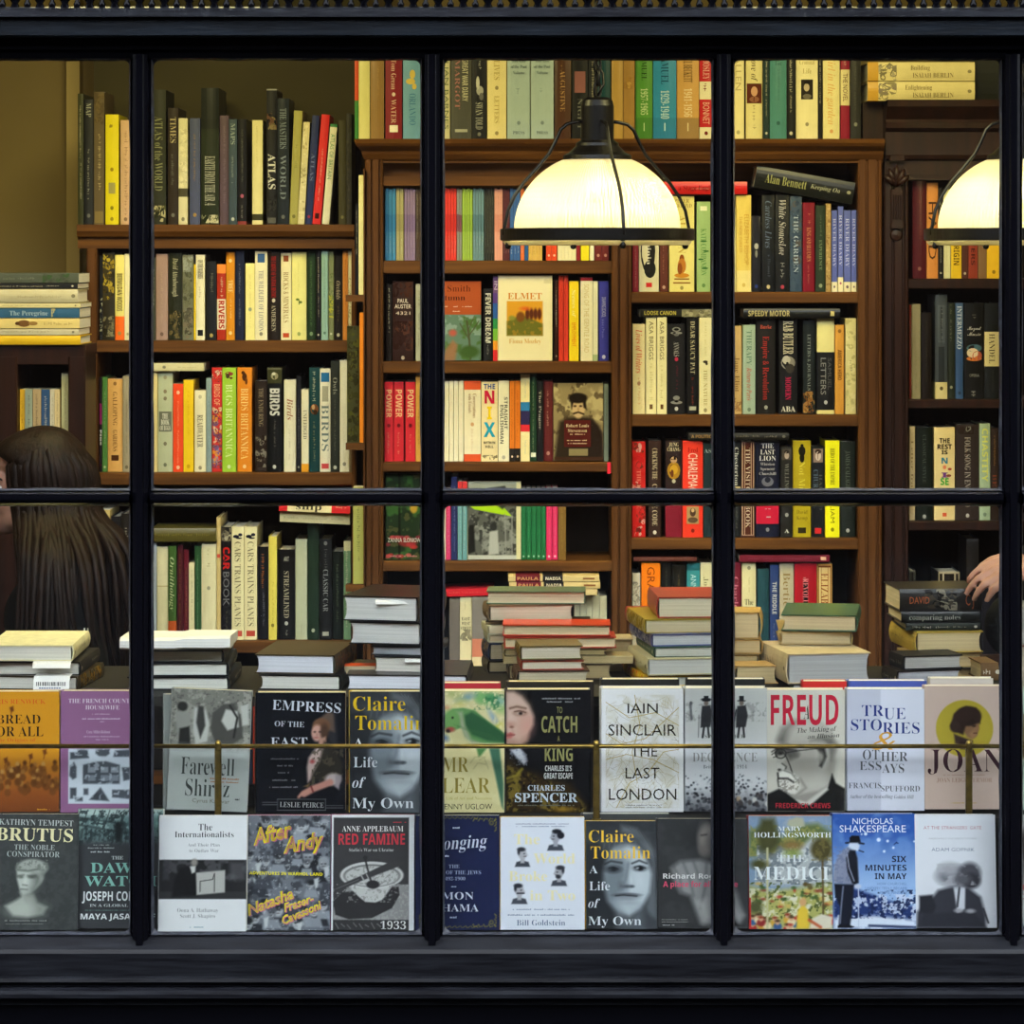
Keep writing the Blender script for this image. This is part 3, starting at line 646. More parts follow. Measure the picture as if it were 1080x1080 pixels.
shelf(359, DA, "on the left bookcase's second shelf", 'nature books on the second shelf', '''
104.9 108.2 270 black | thin black book with white flecks at its foot | g .5 .95 black/black/b8b8a0
108.4 121 267 2c281c | dark book with a yellow patterned spine | g .02 .55 c8b03a/2c281c/a89030/4a4020; g .72 .96 8a8468/2c281c/6a6248
121.4 131 269 e8d87c | yellow book with a bright orange foot | b .72 1 ee6a1c; t .22 .66 3a3420 N BERMUDAN WOODS; e .92 7a2a0c
131.4 138 268 ivory p | slim plain cream book beside the window bar | e .93 8a7a4a
160 164 272 3a3c30 | slim grey-green book with white print
164.4 177 268 9c8076 | dusty pink hardback | l .2 .8 b8a090 .3; e .93 4a3630
178 192 267 24261a | blackish green book with a white script title | t .06 .5 c8c4a8 i David Attenborough w.4; g .66 .98 24261a/5a5034/7a6a48/2a2a1c
192.4 204 269 6a6a58 | grey landscape photograph book | g .02 .2 a0a49c/8a9088; g .2 .62 5a5c48/3a3c2c/6a6a54; g .62 .98 4a443a/7a6c5c/322c24
204.3 206.3 279 yellow p | very thin yellow book
206.6 216 269 e4dcbc | off-white book with a black title high up | t .06 .28 ink S ON THE MARSHES; l .35 .5 8a7a5a; p .88 .95 ink .6
218 228 276 ink | black book with faint grey print | l .15 .4 8a8a7a; e .94 c8b06a
228.6 238 279 a8301c | red book with an orange top and white capitals | b 0 .12 ee8a3c; b .46 .86 e6dcc0; t .48 .85 a8301c H RIVERS w.6; l .15 .42 e8dcc0
238.4 247.5 266 d0861c | ochre orange book lettered TREE | e .1 f0d8a0; t .32 .46 f0e0b0 s TREE; l .52 .75 f0e0b0 .25; e .92 f0e0b0
248 257.5 262 1a2038 | navy hardback with thin pale print | l .15 .85 8a94a8 .3
259 268.6 278 ebdf94 p | pale yellow book with a small blue disc | l .15 .85 b8a860 .3; e .6 3a6a7a
269 282 265 e8dfb8 | cream book with a small blue picture on top | p .03 .13 3a5a8a .6; t .22 .9 6a6a80 s THE WILDLIFE OF LONDON w.4; e .93 2a2a3a
282.4 295 266 1e1612 | black book with red capitals | t .05 .52 c82a2a s THE CABINET OF NATURAL HISTORY w.4; e .55 e0d8c0; t .6 .9 d8d0b8 s ANDERSEN w.35
296 307 267 e8ddb0 | cream book lettered ROCKS & MINERALS | p .03 .1 8a4a2a .5; t .22 .8 8a6a3a s ROCKS & MINERALS w.5; p .92 .97 b84a2a .6
307.6 323 266 e4dc8c | wide pale yellow book with a small plant | l .12 .5 c0b460 .2; o .4 .54 .25 .03 6a7a3a; o .6 .57 .25 .03 6a7a3a; p .54 .6 6a7a3a .06; e .93 5a7a3a
323.4 333 262 22341e | dark green hardback | l .12 .85 6a8a5a .3; e .93 8aa07a
333.3 338.5 265 black | slim black book with white print
339 346 261 8fb0a0 | pale teal book | l .1 .7 4a6a5a .3; e .92 2a4a3a
346.3 352 262 7a8058 | grey-green photograph book with yellow flowers | g .25 .5 7a8058/5a6438/8a9068; g .5 .75 5a6a2a/c8c03a/7a8a3a; e .93 e0e0c8
352.4 361 270 1c1814 | black book lettered Orchids | t .3 .52 c8b89a i Orchids w.5; l .6 .8 8a7a5a; e .94 d8d0b0
361.4 367 260 c07a34 | slim orange-brown book | l .1 .6 7a3a10
367.3 370.7 259 cfc298 p | speckled cream book at the shelf end | g .3 .9 cfc298/a89a70/5a5038
''', .19, high=264.8)
shelf(498, DA, "on the left bookcase's third shelf", 'bird books on the third shelf', '''
104.6 107.2 398 1c1018 | narrow black book lettered PIGS with a purple band | b .28 .5 7a1a5a; t .56 .72 white H PIGS w.6; e .93 c83a7a
107.4 113 398 4a7a3c | slim green book | l .15 .7 c8d0a8; e .95 d8d8b0
113.4 129 400 d8a45c | wide tan book with a dark title | t .14 .5 5a3a1c s GALLOPING w.3; t .55 .78 5a3a1c s GARDENS w.3; p .82 .88 4a2a14 .5; e .05 5a3a1c
129.4 138 397 a09478 | grey-beige book beside the window bar | l .25 .8 6a604a .3; e .95 4a4030
160 166 392 d4c184 | narrow tan book under the lying cream one | -
166.3 182 392 b8bc9a | pale green book with brown pebbles and a grey panel | e .06 8a7a5a; e .2 6a4a30; e .27 5a3e2a; p .4 .6 6a6c5c .86; u .42 .47 e8e4d0 S THE w.4; u .48 .53 e8e4d0 S BOOK w.56; u .54 .585 e8e4d0 S OF EGGS w.7; e .72 4a3624; e .93 2a2a20
182.5 193 405 ee4a1e p | orange-red book | e .1 f8d8b8; l .18 .9 f8b890 .3; e .95 f8d8b8
193.4 204 401 f0c81c p | golden yellow book | l .12 .6 c89a10 .35; e .94 b88a10
205 217 412 ebe2bc | short cream book lettered READWATER | t .3 .7 5a5440 s READWATER w.5; e .08 a8a080; e .95 5a5440
217.3 223 399 8a9c9c | slim grey-blue book | l .2 .85 5a6a6c
223.4 234 388 c8302a | patchwork book of red squares and map colours | g 0 .14 c8302a/e0d8c0/3a3a3a; b .14 .38 d03030; t .16 .36 f0d0a0 n BIRDS OF; g .38 .74 d89a3a/3a5a8a/c83a2a/e0d8b0/2a3a5a; g .74 .98 2a5a9a/5a9ab8/3a3a4a/e8a83a
234.4 249 388 a0c83c | lime green book lettered BUGS BRITANNICA | o .5 .06 .6 .04 8a3a3a; o .4 .08 .3 .05 4a3a2a; o .65 .1 .25 .02 6a2a2a; t .16 .86 e8f0b8 s BUGS BRITANNICA w.5; e .95 e8f0c8
250 265.5 388 e0861c | orange book lettered BIRDS BRITANNICA | o .5 .09 .34 .08 4a2a14; o .4 .05 .25 .035 4a2a14; o .62 .13 .18 .07 6a3a14; t .2 .88 f4d890 s BIRDS BRITANNICA w.5; e .95 f4e0b0
269 281.5 402 2a201c | brown-black book with silver flecks | t .08 .5 a89a80 s THE ENDURING w.4; g .6 .95 2a201c/2a201c/8a8478; 
281.8 297.5 388 111214 | black book lettered BIRDS in heavy white capitals | b 0 .03 5a5a44; p .02 .15 3a3a24 .96; o .5 .08 .5 .07 8a8468; o .45 .06 .25 .03 c8c4a8; t .2 .46 white H BIRDS w.6; l .5 .75 8a8a80 .2; e .95 d8d8d0
299.4 312 401 e4ddc0 | cream book lettered Birds in brown | t .2 .44 8a4a2a i Birds w.5; l .5 .9 a89a78 .25
312.4 317.6 397 1c1c22 | slim black hardback | l .3 .75 8a8a90; e .95 b8b8a0
318 325.6 411 e8e0be | short cream book with an orange foot | t .25 .6 5a5440 s UNFLEDGED w.5; b .9 1 e8a02a
326 337 388 123c3e | dark teal book with an owl picture | l .04 .34 c8c8a8 .4; o .5 .4 .8 .1 7a4a2a; o .4 .38 .3 .05 c89a6a; o .6 .43 .4 .05 3a2414; l .52 .9 a8a078 .3
337.4 348.4 389 e8e2c8 | cream book lettered BIRDS in grey beneath a blue picture | p .04 .13 2a6a9a .8; p .17 .32 a8a48c .6; t .35 .8 5a6a6a s BIRDS w.7; p .92 .97 c84a4a .7
348.8 358 381 2a2e2a | dark grey-green book lettered Owls | t .15 .3 a8a898 s Owls w.5; l .35 .8 7a7a6a .3; e .96 d8d8c8
358.4 368 380 e4dfc8 | tall off-white book near the shelf end | l .5 .9 b0a890 .2; e .93 4a4a4a
368.2 370.7 440 7a6a54 | short grey-brown book at the shelf end | e .9 2a2a2a
''', .19)
shelf(675, DA, "on the left bookcase's fourth shelf", 'transport books on the fourth shelf', '''
104.9 116 538 c8b070 p | cream-yellow book partly behind the dark hair | l .2 .8 7a6a3a
117 127 545 17161a | black book right of the dark hair | t .2 .6 d8d0b8 s The
127.5 138 542 24201c | dark brown book beside the window bar
160 165 573 9aa0a8 | slim grey-blue book
165.3 177 577 cfc69a | pale book with a thin line across its spine | b .42 .43 a89a68; b 0 .42 d8cfa4; e .93 8a805a
177.3 186 576 3a5a24 | green book with an orange foot and white title | t .12 .7 c8d0a0 i Ornithology w.5; b .8 1 b8501c
187 193 575 4a1620 | slim maroon book with gold print | l .1 .9 a08040 .3
193.4 199 580 5a1824 | slim wine red book | l .2 .9 b89060 .3
199.3 205 594 dcd2a4 p | short slim cream book
205.4 212 576 2c5030 | slim green book | l .1 .9 8ab088 .3
212.4 228 574 dcd3a8 | wide cream book with a round grey emblem | l .05 .12 8a7a50 .3; e .46 6a6a60; l .2 .25 8a7a50 .3
228.4 232.8 546 c8b074 | tall slim tan book | p .3 .33 c84a3a; 
233.2 244 556 17151a | black book lettered CAR BOOK in red and grey | g 0 .13 8a806a/4a4438/c8bfa0; t .18 .38 e02a24 H CAR w.6; t .4 .7 8a8a8a n BOOK w.6; l .75 .9 8a8a6a .2; g .5 .95 ./17151a/17151a/17151a
244.4 257.4 556 e4d9a8 | cream book lettered CARS TRAINS PLANES | o .35 .085 .5 .03 1a1a2a; o .7 .07 .35 .03 2a2a3a; o .6 .1 .5 .015 1a1a2a; t .13 .88 6a6248 s CARS TRAINS PLANES w.5; p .92 .97 b84a3a .7
257.8 271 556 e4d9a8 | cream book lettered CARS TRAINS PLANES | o .35 .085 .5 .03 1a1a2a; o .7 .07 .35 .03 2a2a3a; o .6 .1 .5 .015 1a1a2a; t .13 .88 6a6248 s CARS TRAINS PLANES w.5; p .92 .97 b84a3a .7
272 283 577 16171e | black book with small orange print | l .08 .45 c8783a .4; l .5 .85 8a8a94 .3
283.4 292 566 dccb5c | yellow cream book with its spine edge turned | l .4 .9 8a7a2a .3; e .86 2a2a1a
293 311 580 121214 | thick black book lettered STREAMLINED | u .08 .13 b8b8a8 n ART w.3; t .24 .76 d8d0b0 s STREAMLINED w.3; e .82 d8d8c8; l .88 .94 a8a898 .2
311.5 324 569 b4b89a | pale grey-green hardback | l .85 .95 6a6a58 .2
324.4 336.4 552 203024 | tall dark green hardback | e .92 c8c8b0
337 350 569 15171a | black book lettered CLASSIC CAR | e .04 8a8a84; t .3 .72 a8aca8 s CLASSIC CAR w.4; l .1 .28 6a6a68 .3; p .92 .96 a8a898 .5
350.4 362 582 141a18 | blackish green book | l .15 .8 6a7a60 .3
362.4 370 571 6a8a6a | slim green book with a cream top | b 0 .1 cfc89a; l .1 .9 d8d8b8 .4
''', .19)
shelf(830, DA, "on the left bookcase's bottom shelf", 'books on the bottom shelf of the left bookcase', '''
236 244 735 3a1a18 | dark red book low in the gap
244.5 255 718 1c2030 | navy book with gold print | l .05 .6 a08040 .4; b .62 .66 b8902a
255.5 266 715 1a2234 | dark blue book with gold print | l .05 .6 b09048 .4; b .62 .66 c8982a
266.5 276 720 7a2a1c | brick red book low in the gap
''', .19)
shelf(477, DC, 'in the niche of the low dark cabinet', 'thin books in the cabinet niche', '''
20.5 26 411 d8a82a p | yellow book
26.3 34 411 8a9484 p | grey-green book
34.3 43 411 a8906c p | tan book
43.3 52 411 2a4a74 p | dark blue book
52.3 57 411 c8c0a8 p | off-white slim book
57.3 63 411 cfb88a p | slim tan-cream book
64.5 72 394 b8b48c p | taller pale green book | l .1 .8 5a5a40
''', .14)
shelf(311, DS, 'upright in the narrow rack', 'single books in the narrow rack', '''
374.6 378 215 16161a | black strip of a book
378.3 383.4 185 ece2a4 p | tall pale cream book | -
''', .06, 0)
shelf(467, DS, 'upright in the narrow rack', 'single books in the narrow rack', '''
366 379 344 3a3a1c | dark green and gold mottled book | g 0 1 3a3a1c/5a5a24/2c2414/24200f
379.3 383.4 330 f08a1c p | slim bright orange book | -
''', .06, 0)
shelf(616, DS, 'upright in the narrow rack', 'single books in the narrow rack', '''
372.5 383.4 514 a8a858 p | pale olive book near the foot
''', .06, 0)
P_MT = 'on the middle cornice'
shelf(147, DM, P_MT, 'large books on top of the middle bookcase', '''
374 378 45 c84a24 | narrow orange and green book at the left end | b .6 1 3a7a3a
378.3 390 40 cfc886 | pale yellow-green book in a shiny sleeve | -
390.5 405 40 8a6a3c | tan brown book in a shiny sleeve | l .3 .6 b8986a .2
406.4 424 42 7a1822 | wine red hardback with a white title and device | b 0 .02 d8c8b0; t .2 .5 e0c8b0 s Tom Grean w.3; e .55 e8d8c8; t .6 .84 e0c8b0 s WATER w.3; p .86 .93 e8e0d0 .5
425 445 40 6a9aba | sky blue book with a golden figure | o .5 .36 .3 .09 c8b05a; o .4 .43 .5 .06 c8b05a; o .6 .48 .25 .06 c8b05a; t .55 .86 3a6a94 s ORLANDO w.35
467.6 474.5 42 d0c9a4 | cream book right of the window bar | t .1 .9 4a5a3a n JULIAN BARNES w.6
475.5 497.5 42 4a4a44 | dark grey book with a pale grey title | t .2 .62 d8d4b8 N GREAT WAR DIARY w.26 y.18; t .2 .7 b87a7a s MARGOT w.24 y-.18; p .9 .93 a8a89a .6
498 513 45 15161a | black book with a white swan | l .1 .26 d8d8d0 .3; o .4 .42 .25 .14 c8c8c0; o .55 .5 .5 .1 a8a8a4; o .65 .56 .3 .08 6a6a6a; t .62 .9 c8c8c0 s SWAN TOLD w.5; e .95 8a8a80
514 534 43 ecdca0 | cream book with a dark shell emblem | e .48 4a3a24; t .2 .4 b09a58 s LIVES w.3; t .56 .84 b09a58 s LETTERS w.25; e .94 6a5430
535 559.4 40 a8bcc0 | wide pale blue-grey book with a ring crest | u .2 .24 5a6a74 s The Life w.6; u .27 .3 5a6a74 s of the Poet w.7; u .33 .36 5a6a74 s Volume w.5; l .5 .56 6a7a84 .2; e .84 5a6a72; u .92 .95 5a6a72 s PRESS w.5
560 584 40 a8bcc0 | wide pale blue-grey book with a ring crest | u .2 .24 5a6a74 s The Life w.6; u .27 .3 5a6a74 s of the Poet w.7; u .33 .36 5a6a74 s Volume w.5; l .5 .56 6a7a84 .2; e .84 5a6a72; u .92 .95 5a6a72 s PRESS w.5
585 602 43 4a2c18 | dark brown book lettered AUGUSTINE | t .3 .72 c8a070 s AUGUSTINE w.3; l .1 .7 8a6a48 .2
603.5 620 45 101214 | black book with a pink square picture | p .3 .52 8a5a5a .7; t .58 .9 8a8a88 s NIGHT w.3
620.5 630 44 15181a | black book behind the lamp chain
630.5 644 42 0f3a42 | shiny dark teal book behind the lamp chain | -
645 657 42 b08c48 | tan book in a worn sleeve | -
657.5 669.5 42 9a7438 | golden brown book with a faint figure | g .38 .5 9a7438/c8a058/8a6430
670.5 688.4 40 4f8a34 | green book of the letters set dated 1957-1965 | t .16 .42 14240f s SAMUEL w.3; t .5 .76 e0e8c8 s 1957-1965 w.4; b .79 1 437a2c; p .84 .92 b8d0a0 .06
689 713.5 40 2f86b8 | bright blue book of the letters set dated 1929-1940 | t .16 .46 10304a s SAMUEL w.32; t .52 .8 d8e8f0 s 1929-1940 w.35; b .79 1 2a7aa8; p .84 .92 b8d8e8 .05
714 737.5 40 c89a58 | tan book of the letters set dated 1941-1956 | t .1 .44 3a2a14 s SAMUEL BECKETT w.4; t .5 .78 f0e4c8 s 1941-1956 w.35; b .79 1 9a7a4c; p .84 .92 e0d0a8 .05
738 752 42 b81c24 | red book with white panels | b .42 .6 e4dcc0; t .1 .4 e8c8c0 s TO MOSLEY w.5; l .44 .58 2a2420 .5; t .63 .85 e8c8b8 n BONNET w.5; b .88 1 e4dcc0; e .94 2a2a20
772.5 785 44 ece0ac | cream book lettered FALLEN in large capitals | t .1 .5 b0a070 n FALLEN w.5; e .93 8a8a6a
787 804.6 42 e0d49c | cream book with a small portrait picture | t .15 .42 4a3a28 i Love of w.4; p .44 .64 5a2a1c .9; o .5 .52 .4 .1 c8987a; o .5 .6 .6 .06 8a5a44; l .66 .9 6a5a40 .3
805 811.6 44 1c3030 | slim dark teal book
812 829.6 42 4a8484 | teal hardback | u .2 .26 2a5a5a s The w.4; l .3 .6 2a5a5a .15; e .84 1a3a3a
830 839 45 1a1c1a | slim black book right of the teal one
840 863 42 ece2b4 | wide cream book with a black and white portrait photograph | u .2 .25 b8a870 s Criminal w.7; u .29 .34 b8a870 s Life w.4; p .4 .6 2a2620 .55; o .48 .48 .26 .08 b8a890; o .5 .57 .4 .05 6a6458; o .5 .43 .3 .03 15120f; e .85 4a4034
863.4 867.6 45 161614 | slim black book by the photograph spine
868.4 886 43 e8dca4 | cream book with a pale orange script | t .15 .85 d8a868 i Girl in the garden w.45; e .92 c87a3a
887 896.6 42 8a1c34 | wine red book with a cream panel | b .3 .66 dccf9c; t .34 .62 5a3a2a n THE NOVEL w.5; l .08 .26 d8b0a0
897 908 44 2c2c2a | dark grey book at the right end | l .1 .7 6a6a64 .3; e .85 9a9a90
''', .2)
GA = 'booklets on the pamphlet shelf'
def run(x0, x1, n, top, col, desc, extra=''):
    w = (x1-x0)/n
    return '\n'.join('%.2f %.2f %d %s b | %s | %s' % (x0+i*w+.15, x0+(i+1)*w, top+(i % 2), col, desc, extra) for i in range(n))
shelf(275, DM, 'on the pamphlet shelf', GA, '\n'.join([
 run(406, 417.4, 3, 199, '3a7aa8', 'thin blue booklet', 'b .36 .6 2a6a9a; l .66 .9 b8ccd8 .5'), run(417.8, 425.6, 2, 198, 'a0986a', 'thin olive tan booklet', 'b .36 .6 8c8458; l .66 .9 d8d4b0 .5'),
 run(426.4, 438, 4, 199, '8a7494', 'thin mauve booklet', 'b .36 .6 7a648a; l .66 .9 c8b8cc .5'), run(438.4, 445, 2, 199, '4a3a30', 'thin dark brown booklet', 'b .36 .6 3a2c24'),
 run(467, 469, 1, 199, '5a9a4a', 'thin green booklet by the window bar', '-'), run(469.3, 481.4, 4, 198, 'dc3a30', 'thin red booklet', 'b .36 .6 c82c26; l .66 .9 f0b8a8 .5'),
 run(481.8, 487, 2, 199, '8c8a88', 'thin grey booklet', 'b .36 .6 7a4a5a'), run(487.4, 498.4, 4, 199, '9ab848', 'thin lime green booklet', 'b .36 .6 8aa83c; l .66 .9 d8e0a8 .5'),
 run(498.8, 510.4, 4, 199, '6a8a94', 'thin blue-grey booklet', 'b .36 .6 547480; l .66 .9 c8d4d4 .5'), run(510.8, 521, 4, 198, '2a2c28', 'thin black booklet', 'l .1 .9 b8b8a0 .4'),
 run(521.4, 530, 3, 199, 'e8a490', 'thin salmon pink booklet', 'b .36 .6 e09480'), run(530.4, 537.4, 3, 199, '5a2a30', 'thin maroon booklet', 'l .66 .9 c89a94 .5'),
 run(537.8, 548.6, 3, 199, '3a62a0', 'thin royal blue booklet', 'l .66 .9 c8d0e0 .5'), run(549, 553, 1, 199, 'e8743a', 'thin orange booklet', 'l .66 .9 f8d8b8 .5'), run(553.4, 557, 1, 199, '2a5a94', 'thin deep blue booklet', '-'),
 run(557.4, 572, 4, 200, 'dcb45a', 'thin golden booklet', 'l .66 .9 8a6a2a .5'), run(576, 587.4, 2, 178, 'e04a1e', 'tall red-orange booklet half behind the lamp', 'l .1 .8 f8d8b0 .4; e .93 f8e8c8'),
 run(588, 607.6, 5, 190, 'ece2b4', 'slim cream booklet under the lamp ring', 'l .1 .8 a89a60 .3'), run(608, 612, 1, 195, '8a1c20', 'slim dark red booklet under the lamp ring', '-'),
 run(612.6, 621.4, 1, 190, 'ecd81c', 'bright yellow booklet under the lamp ring', 'l .1 .8 a89a10 .3'), run(622, 626.6, 1, 192, 'e4dcb4', 'pale slim booklet beside the yellow one', '-'),
 run(627.2, 642.4, 2, 193, '6a1e1a', 'red-brown end booklet', 'e .93 d8a890; l .1 .8 c89a80 .3')]), .14, high=198.6)
shelf(381, DM, 'on the shelf of face-out novels', 'novels on the second shelf of the middle bookcase', '''
407 413.4 300 1c1614 | slim dark book in the corner
414 436 297 2c1814 | wide dark brown book with specks | g .0 .2 2c1814/2c1814/4a2c20; g .5 .9 2c1814/2c1814/5a382c; u .22 .27 e8dccc n PAUL w.5; u .29 .34 e8dccc n AUSTER w.8; u .38 .42 d8c8b8 n 4321 w.7; e .96 c8b8a8
438.4 445 300 a8a890 p | grey-green slim book by the window bar
510 519.6 305 17181a p | black book lettered FEVER DREAM | t .06 .75 ece8d8 H FEVER DREAM w.55; l .78 .9 a8a8a0 .4
520 526 291.5 5a3a8a p | rainbow-striped slim book | b 0 .2 6a4a7a; b .2 .32 5a3a8a; b .32 .5 2a5aa8; b .5 .62 2a8a4a; b .62 .76 7ab83a; b .76 .87 f0a02a; b .87 1 d82a2a; t .06 .16 d8c8e0 n IN
584.6 589 296 3a2014 | narrow dark brown book
589.4 594 291 d83a24 p | slim red book | l .1 .9 8a1a10 .4
594.4 599.4 291 d83a24 p | slim red book | l .1 .9 8a1a10 .4
600.4 610.4 297 f4d41c p | yellow book with an orange title | t .1 .45 f8f0c0 i Scenes of w.4; t .52 .82 d8581c n EMPLOYMENT w.4
612.4 625 293 ece4bc p | cream book with a red head band | b 0 .04 b82a34; t .08 .9 c8b070 n SONG OF THE GENTLE ROAD w.4
625.4 630.6 297 e4e0bc p | cream slim book with a green foot | l .1 .8 b8a868 .3; b .92 1 a8b88a
631.6 642.2 297 3a3a98 p | indigo blue book | t .2 .45 d8d8e8 n DRAWING SCHOOL w.4; l .48 .7 8a8ac8 .4; e .95 e8e8f0
''', .14)
shelf(487, DM, "on the left column's middle shelf", 'novels on the third shelf of the middle bookcase', '''
405.6 414.6 403 cc2430 p | red book lettered POWER | t .1 .45 ecd89a N POWER w.6; e .55 f0e8d0; e .55 2a1a1a; l .64 .9 e8c89a .3
415.2 425.8 403 cc2430 p | red book lettered POWER | t .1 .45 ecd89a N POWER w.6; e .55 f0e8d0; e .55 2a1a1a; l .64 .9 e8c89a .3
427.6 438 403 cc2430 p | red book lettered POWER | t .1 .45 ecd89a N POWER w.6; e .55 f0e8d0; e .55 2a1a1a; l .64 .9 e8c89a .3
438.4 445 396 c8903c p | orange tan book by the window bar | l .4 .8 7a4a1a .4
468.4 473.4 402 ece4c4 p | slim cream book with pale red print | l .1 .9 d89a84 .4
473.8 478.4 402 ece4c4 p | slim cream book with pale red print | l .1 .9 d89a84 .4
478.8 483.6 402 ece4c4 p | slim cream book with pale red print | l .1 .9 d89a84 .4
484 488.8 402 ece4c4 p | slim cream book with pale red print | l .1 .9 d89a84 .4
489.4 507 402 ece0bc p | cream book with orange ends | b 0 .11 e0582a; b .91 1 e0582a; t .16 .46 8a5a34 s Conversations w.22 y.14; t .16 .4 8a5a34 s with Friends w.2 y-.14; e .54 c8782a; l .6 .86 b8885a .2
507.6 525 403 ecd8a4 p | tall cream book lettered NIX in coloured capitals | u .03 .09 2a4a8a H THE w.7; u .12 .27 c82040 H N w.6; u .32 .47 ecc81c H I w.3; u .52 .69 2a9ab8 H X w.72; u .75 .78 2a2a24 H NATHAN w.7; u .80 .83 2a2a24 H HILL w.5; g .92 .99 3a342a/ecd8a4/5a5440/ecd8a4
525.6 537 402 ece4c0 p | cream book with a slanting black title | t .2 .6 3a3a3a N STRAIGHT w.3 y.2; t .3 .78 3a3a3a N ENGLISHMAN w.3 y-.18; e .95 8a8a80
537.6 542.8 402 e07a1c p | orange book with a black foot | l .1 .75 8a3a10 .4; b .84 1 201c18; e .94 d8d0b8
543.2 548.8 402 e07a1c p | orange book with a black foot | l .1 .75 8a3a10 .4; b .84 1 201c18; e .94 d8d0b8
549.2 558.8 395 ecdca0 p | cream book with blue, purple and red diamonds | b .32 .42 2a7ab0; b .42 .58 2c2450; b .58 .66 d82a34; b .66 .7 f0e0a8; l .06 .28 6a8aa8 .3; l .74 .92 6a8aa8 .3
559.2 566 395 1e3a28 | slim dark green book | l .08 .9 a8b890 .3; p .9 .95 e8e8d8
566.6 573 402 191a1c | slim black book with white print | t .12 .6 d8d4c8 s The Prague w.4
573.4 583 402 5c1c1c | maroon hardback by the portrait book | l .12 .55 d8a898 .3; e .9 b88a7a
637 641.8 405 6a7468 p | slim grey-green book at the right end
''', .14)
shelf(591, DM, "on the left column's lower shelf", 'novels on the fourth shelf of the middle bookcase', '''
465.4 470 516 dcd4b8 p | slim cream book
470.4 475.4 516 d03a6a p | slim magenta book | l .1 .9 f0b8c8 .3
475.8 482.4 503 222a58 p | slim navy book | l .1 .9 a8b0d8 .3
482.8 487.4 508 6a9a9a p | teal grey book with a red head | b 0 .12 d83a3a; l .2 .9 d8e4e0 .3
487.8 492.6 508 6a9a9a p | teal grey book with a red head | b 0 .12 d83a3a; l .2 .9 d8e4e0 .3
549.8 554.8 516 1c6a3a p | slim emerald green book | l .1 .85 5aa878 .3; e .95 b8d8b8
555.2 560.2 516 1c6a3a p | slim emerald green book | l .1 .85 5aa878 .3; e .95 b8d8b8
560.6 565.6 516 1c6a3a p | slim emerald green book | l .1 .85 5aa878 .3; e .95 b8d8b8
566 570.8 516 1c6a3a p | slim emerald green book | l .1 .85 5aa878 .3; e .95 b8d8b8
571.2 575.8 516 1c6a3a p | slim emerald green book | l .1 .85 5aa878 .3; e .95 b8d8b8
576.2 582 515 d82c5c p | slim crimson pink book | l .1 .9 f0a8b8 .3; e .95 f0d8d8
582.4 588.4 515 d82c5c p | slim crimson pink book | l .1 .9 f0a8b8 .3; e .95 f0d8d8
588.8 597 518 7a5a24 p | brown gold book | l .1 .9 b89a58 .3
''', .14)
shelf(713, DM, 'on the low slate-backed shelf', 'books on the low slate-backed shelf', '''
474 484.6 632 6a625a p | grey-brown book | -
485 497.6 630 dccfa0 p | cream book lettered EAST WEST STREET | u .26 .3 2a2420 S EAST w.7; u .32 .36 2a2420 S WEST w.7; u .38 .42 2a2420 S STREET w.86; g .42 .56 3a3430/6a6054/2a2420; l .04 .16 8a7a58 .3
498 516 630 7c746a p | grey book with a salmon band and cream foot | b .53 .76 c87a5c; b .76 1 dcc898; -
606 611.6 629 d4cca4 p | plain cream spine behind the big pile | -
612 618 628 d4cca4 p | plain cream spine behind the big pile | -
618.4 624.6 629 d4cca4 p | plain cream spine behind the big pile | -
625 632 628 d4cca4 p | plain cream spine behind the big pile | -
632.4 640 629 d4cca4 p | plain cream spine behind the big pile | -
''', .14)
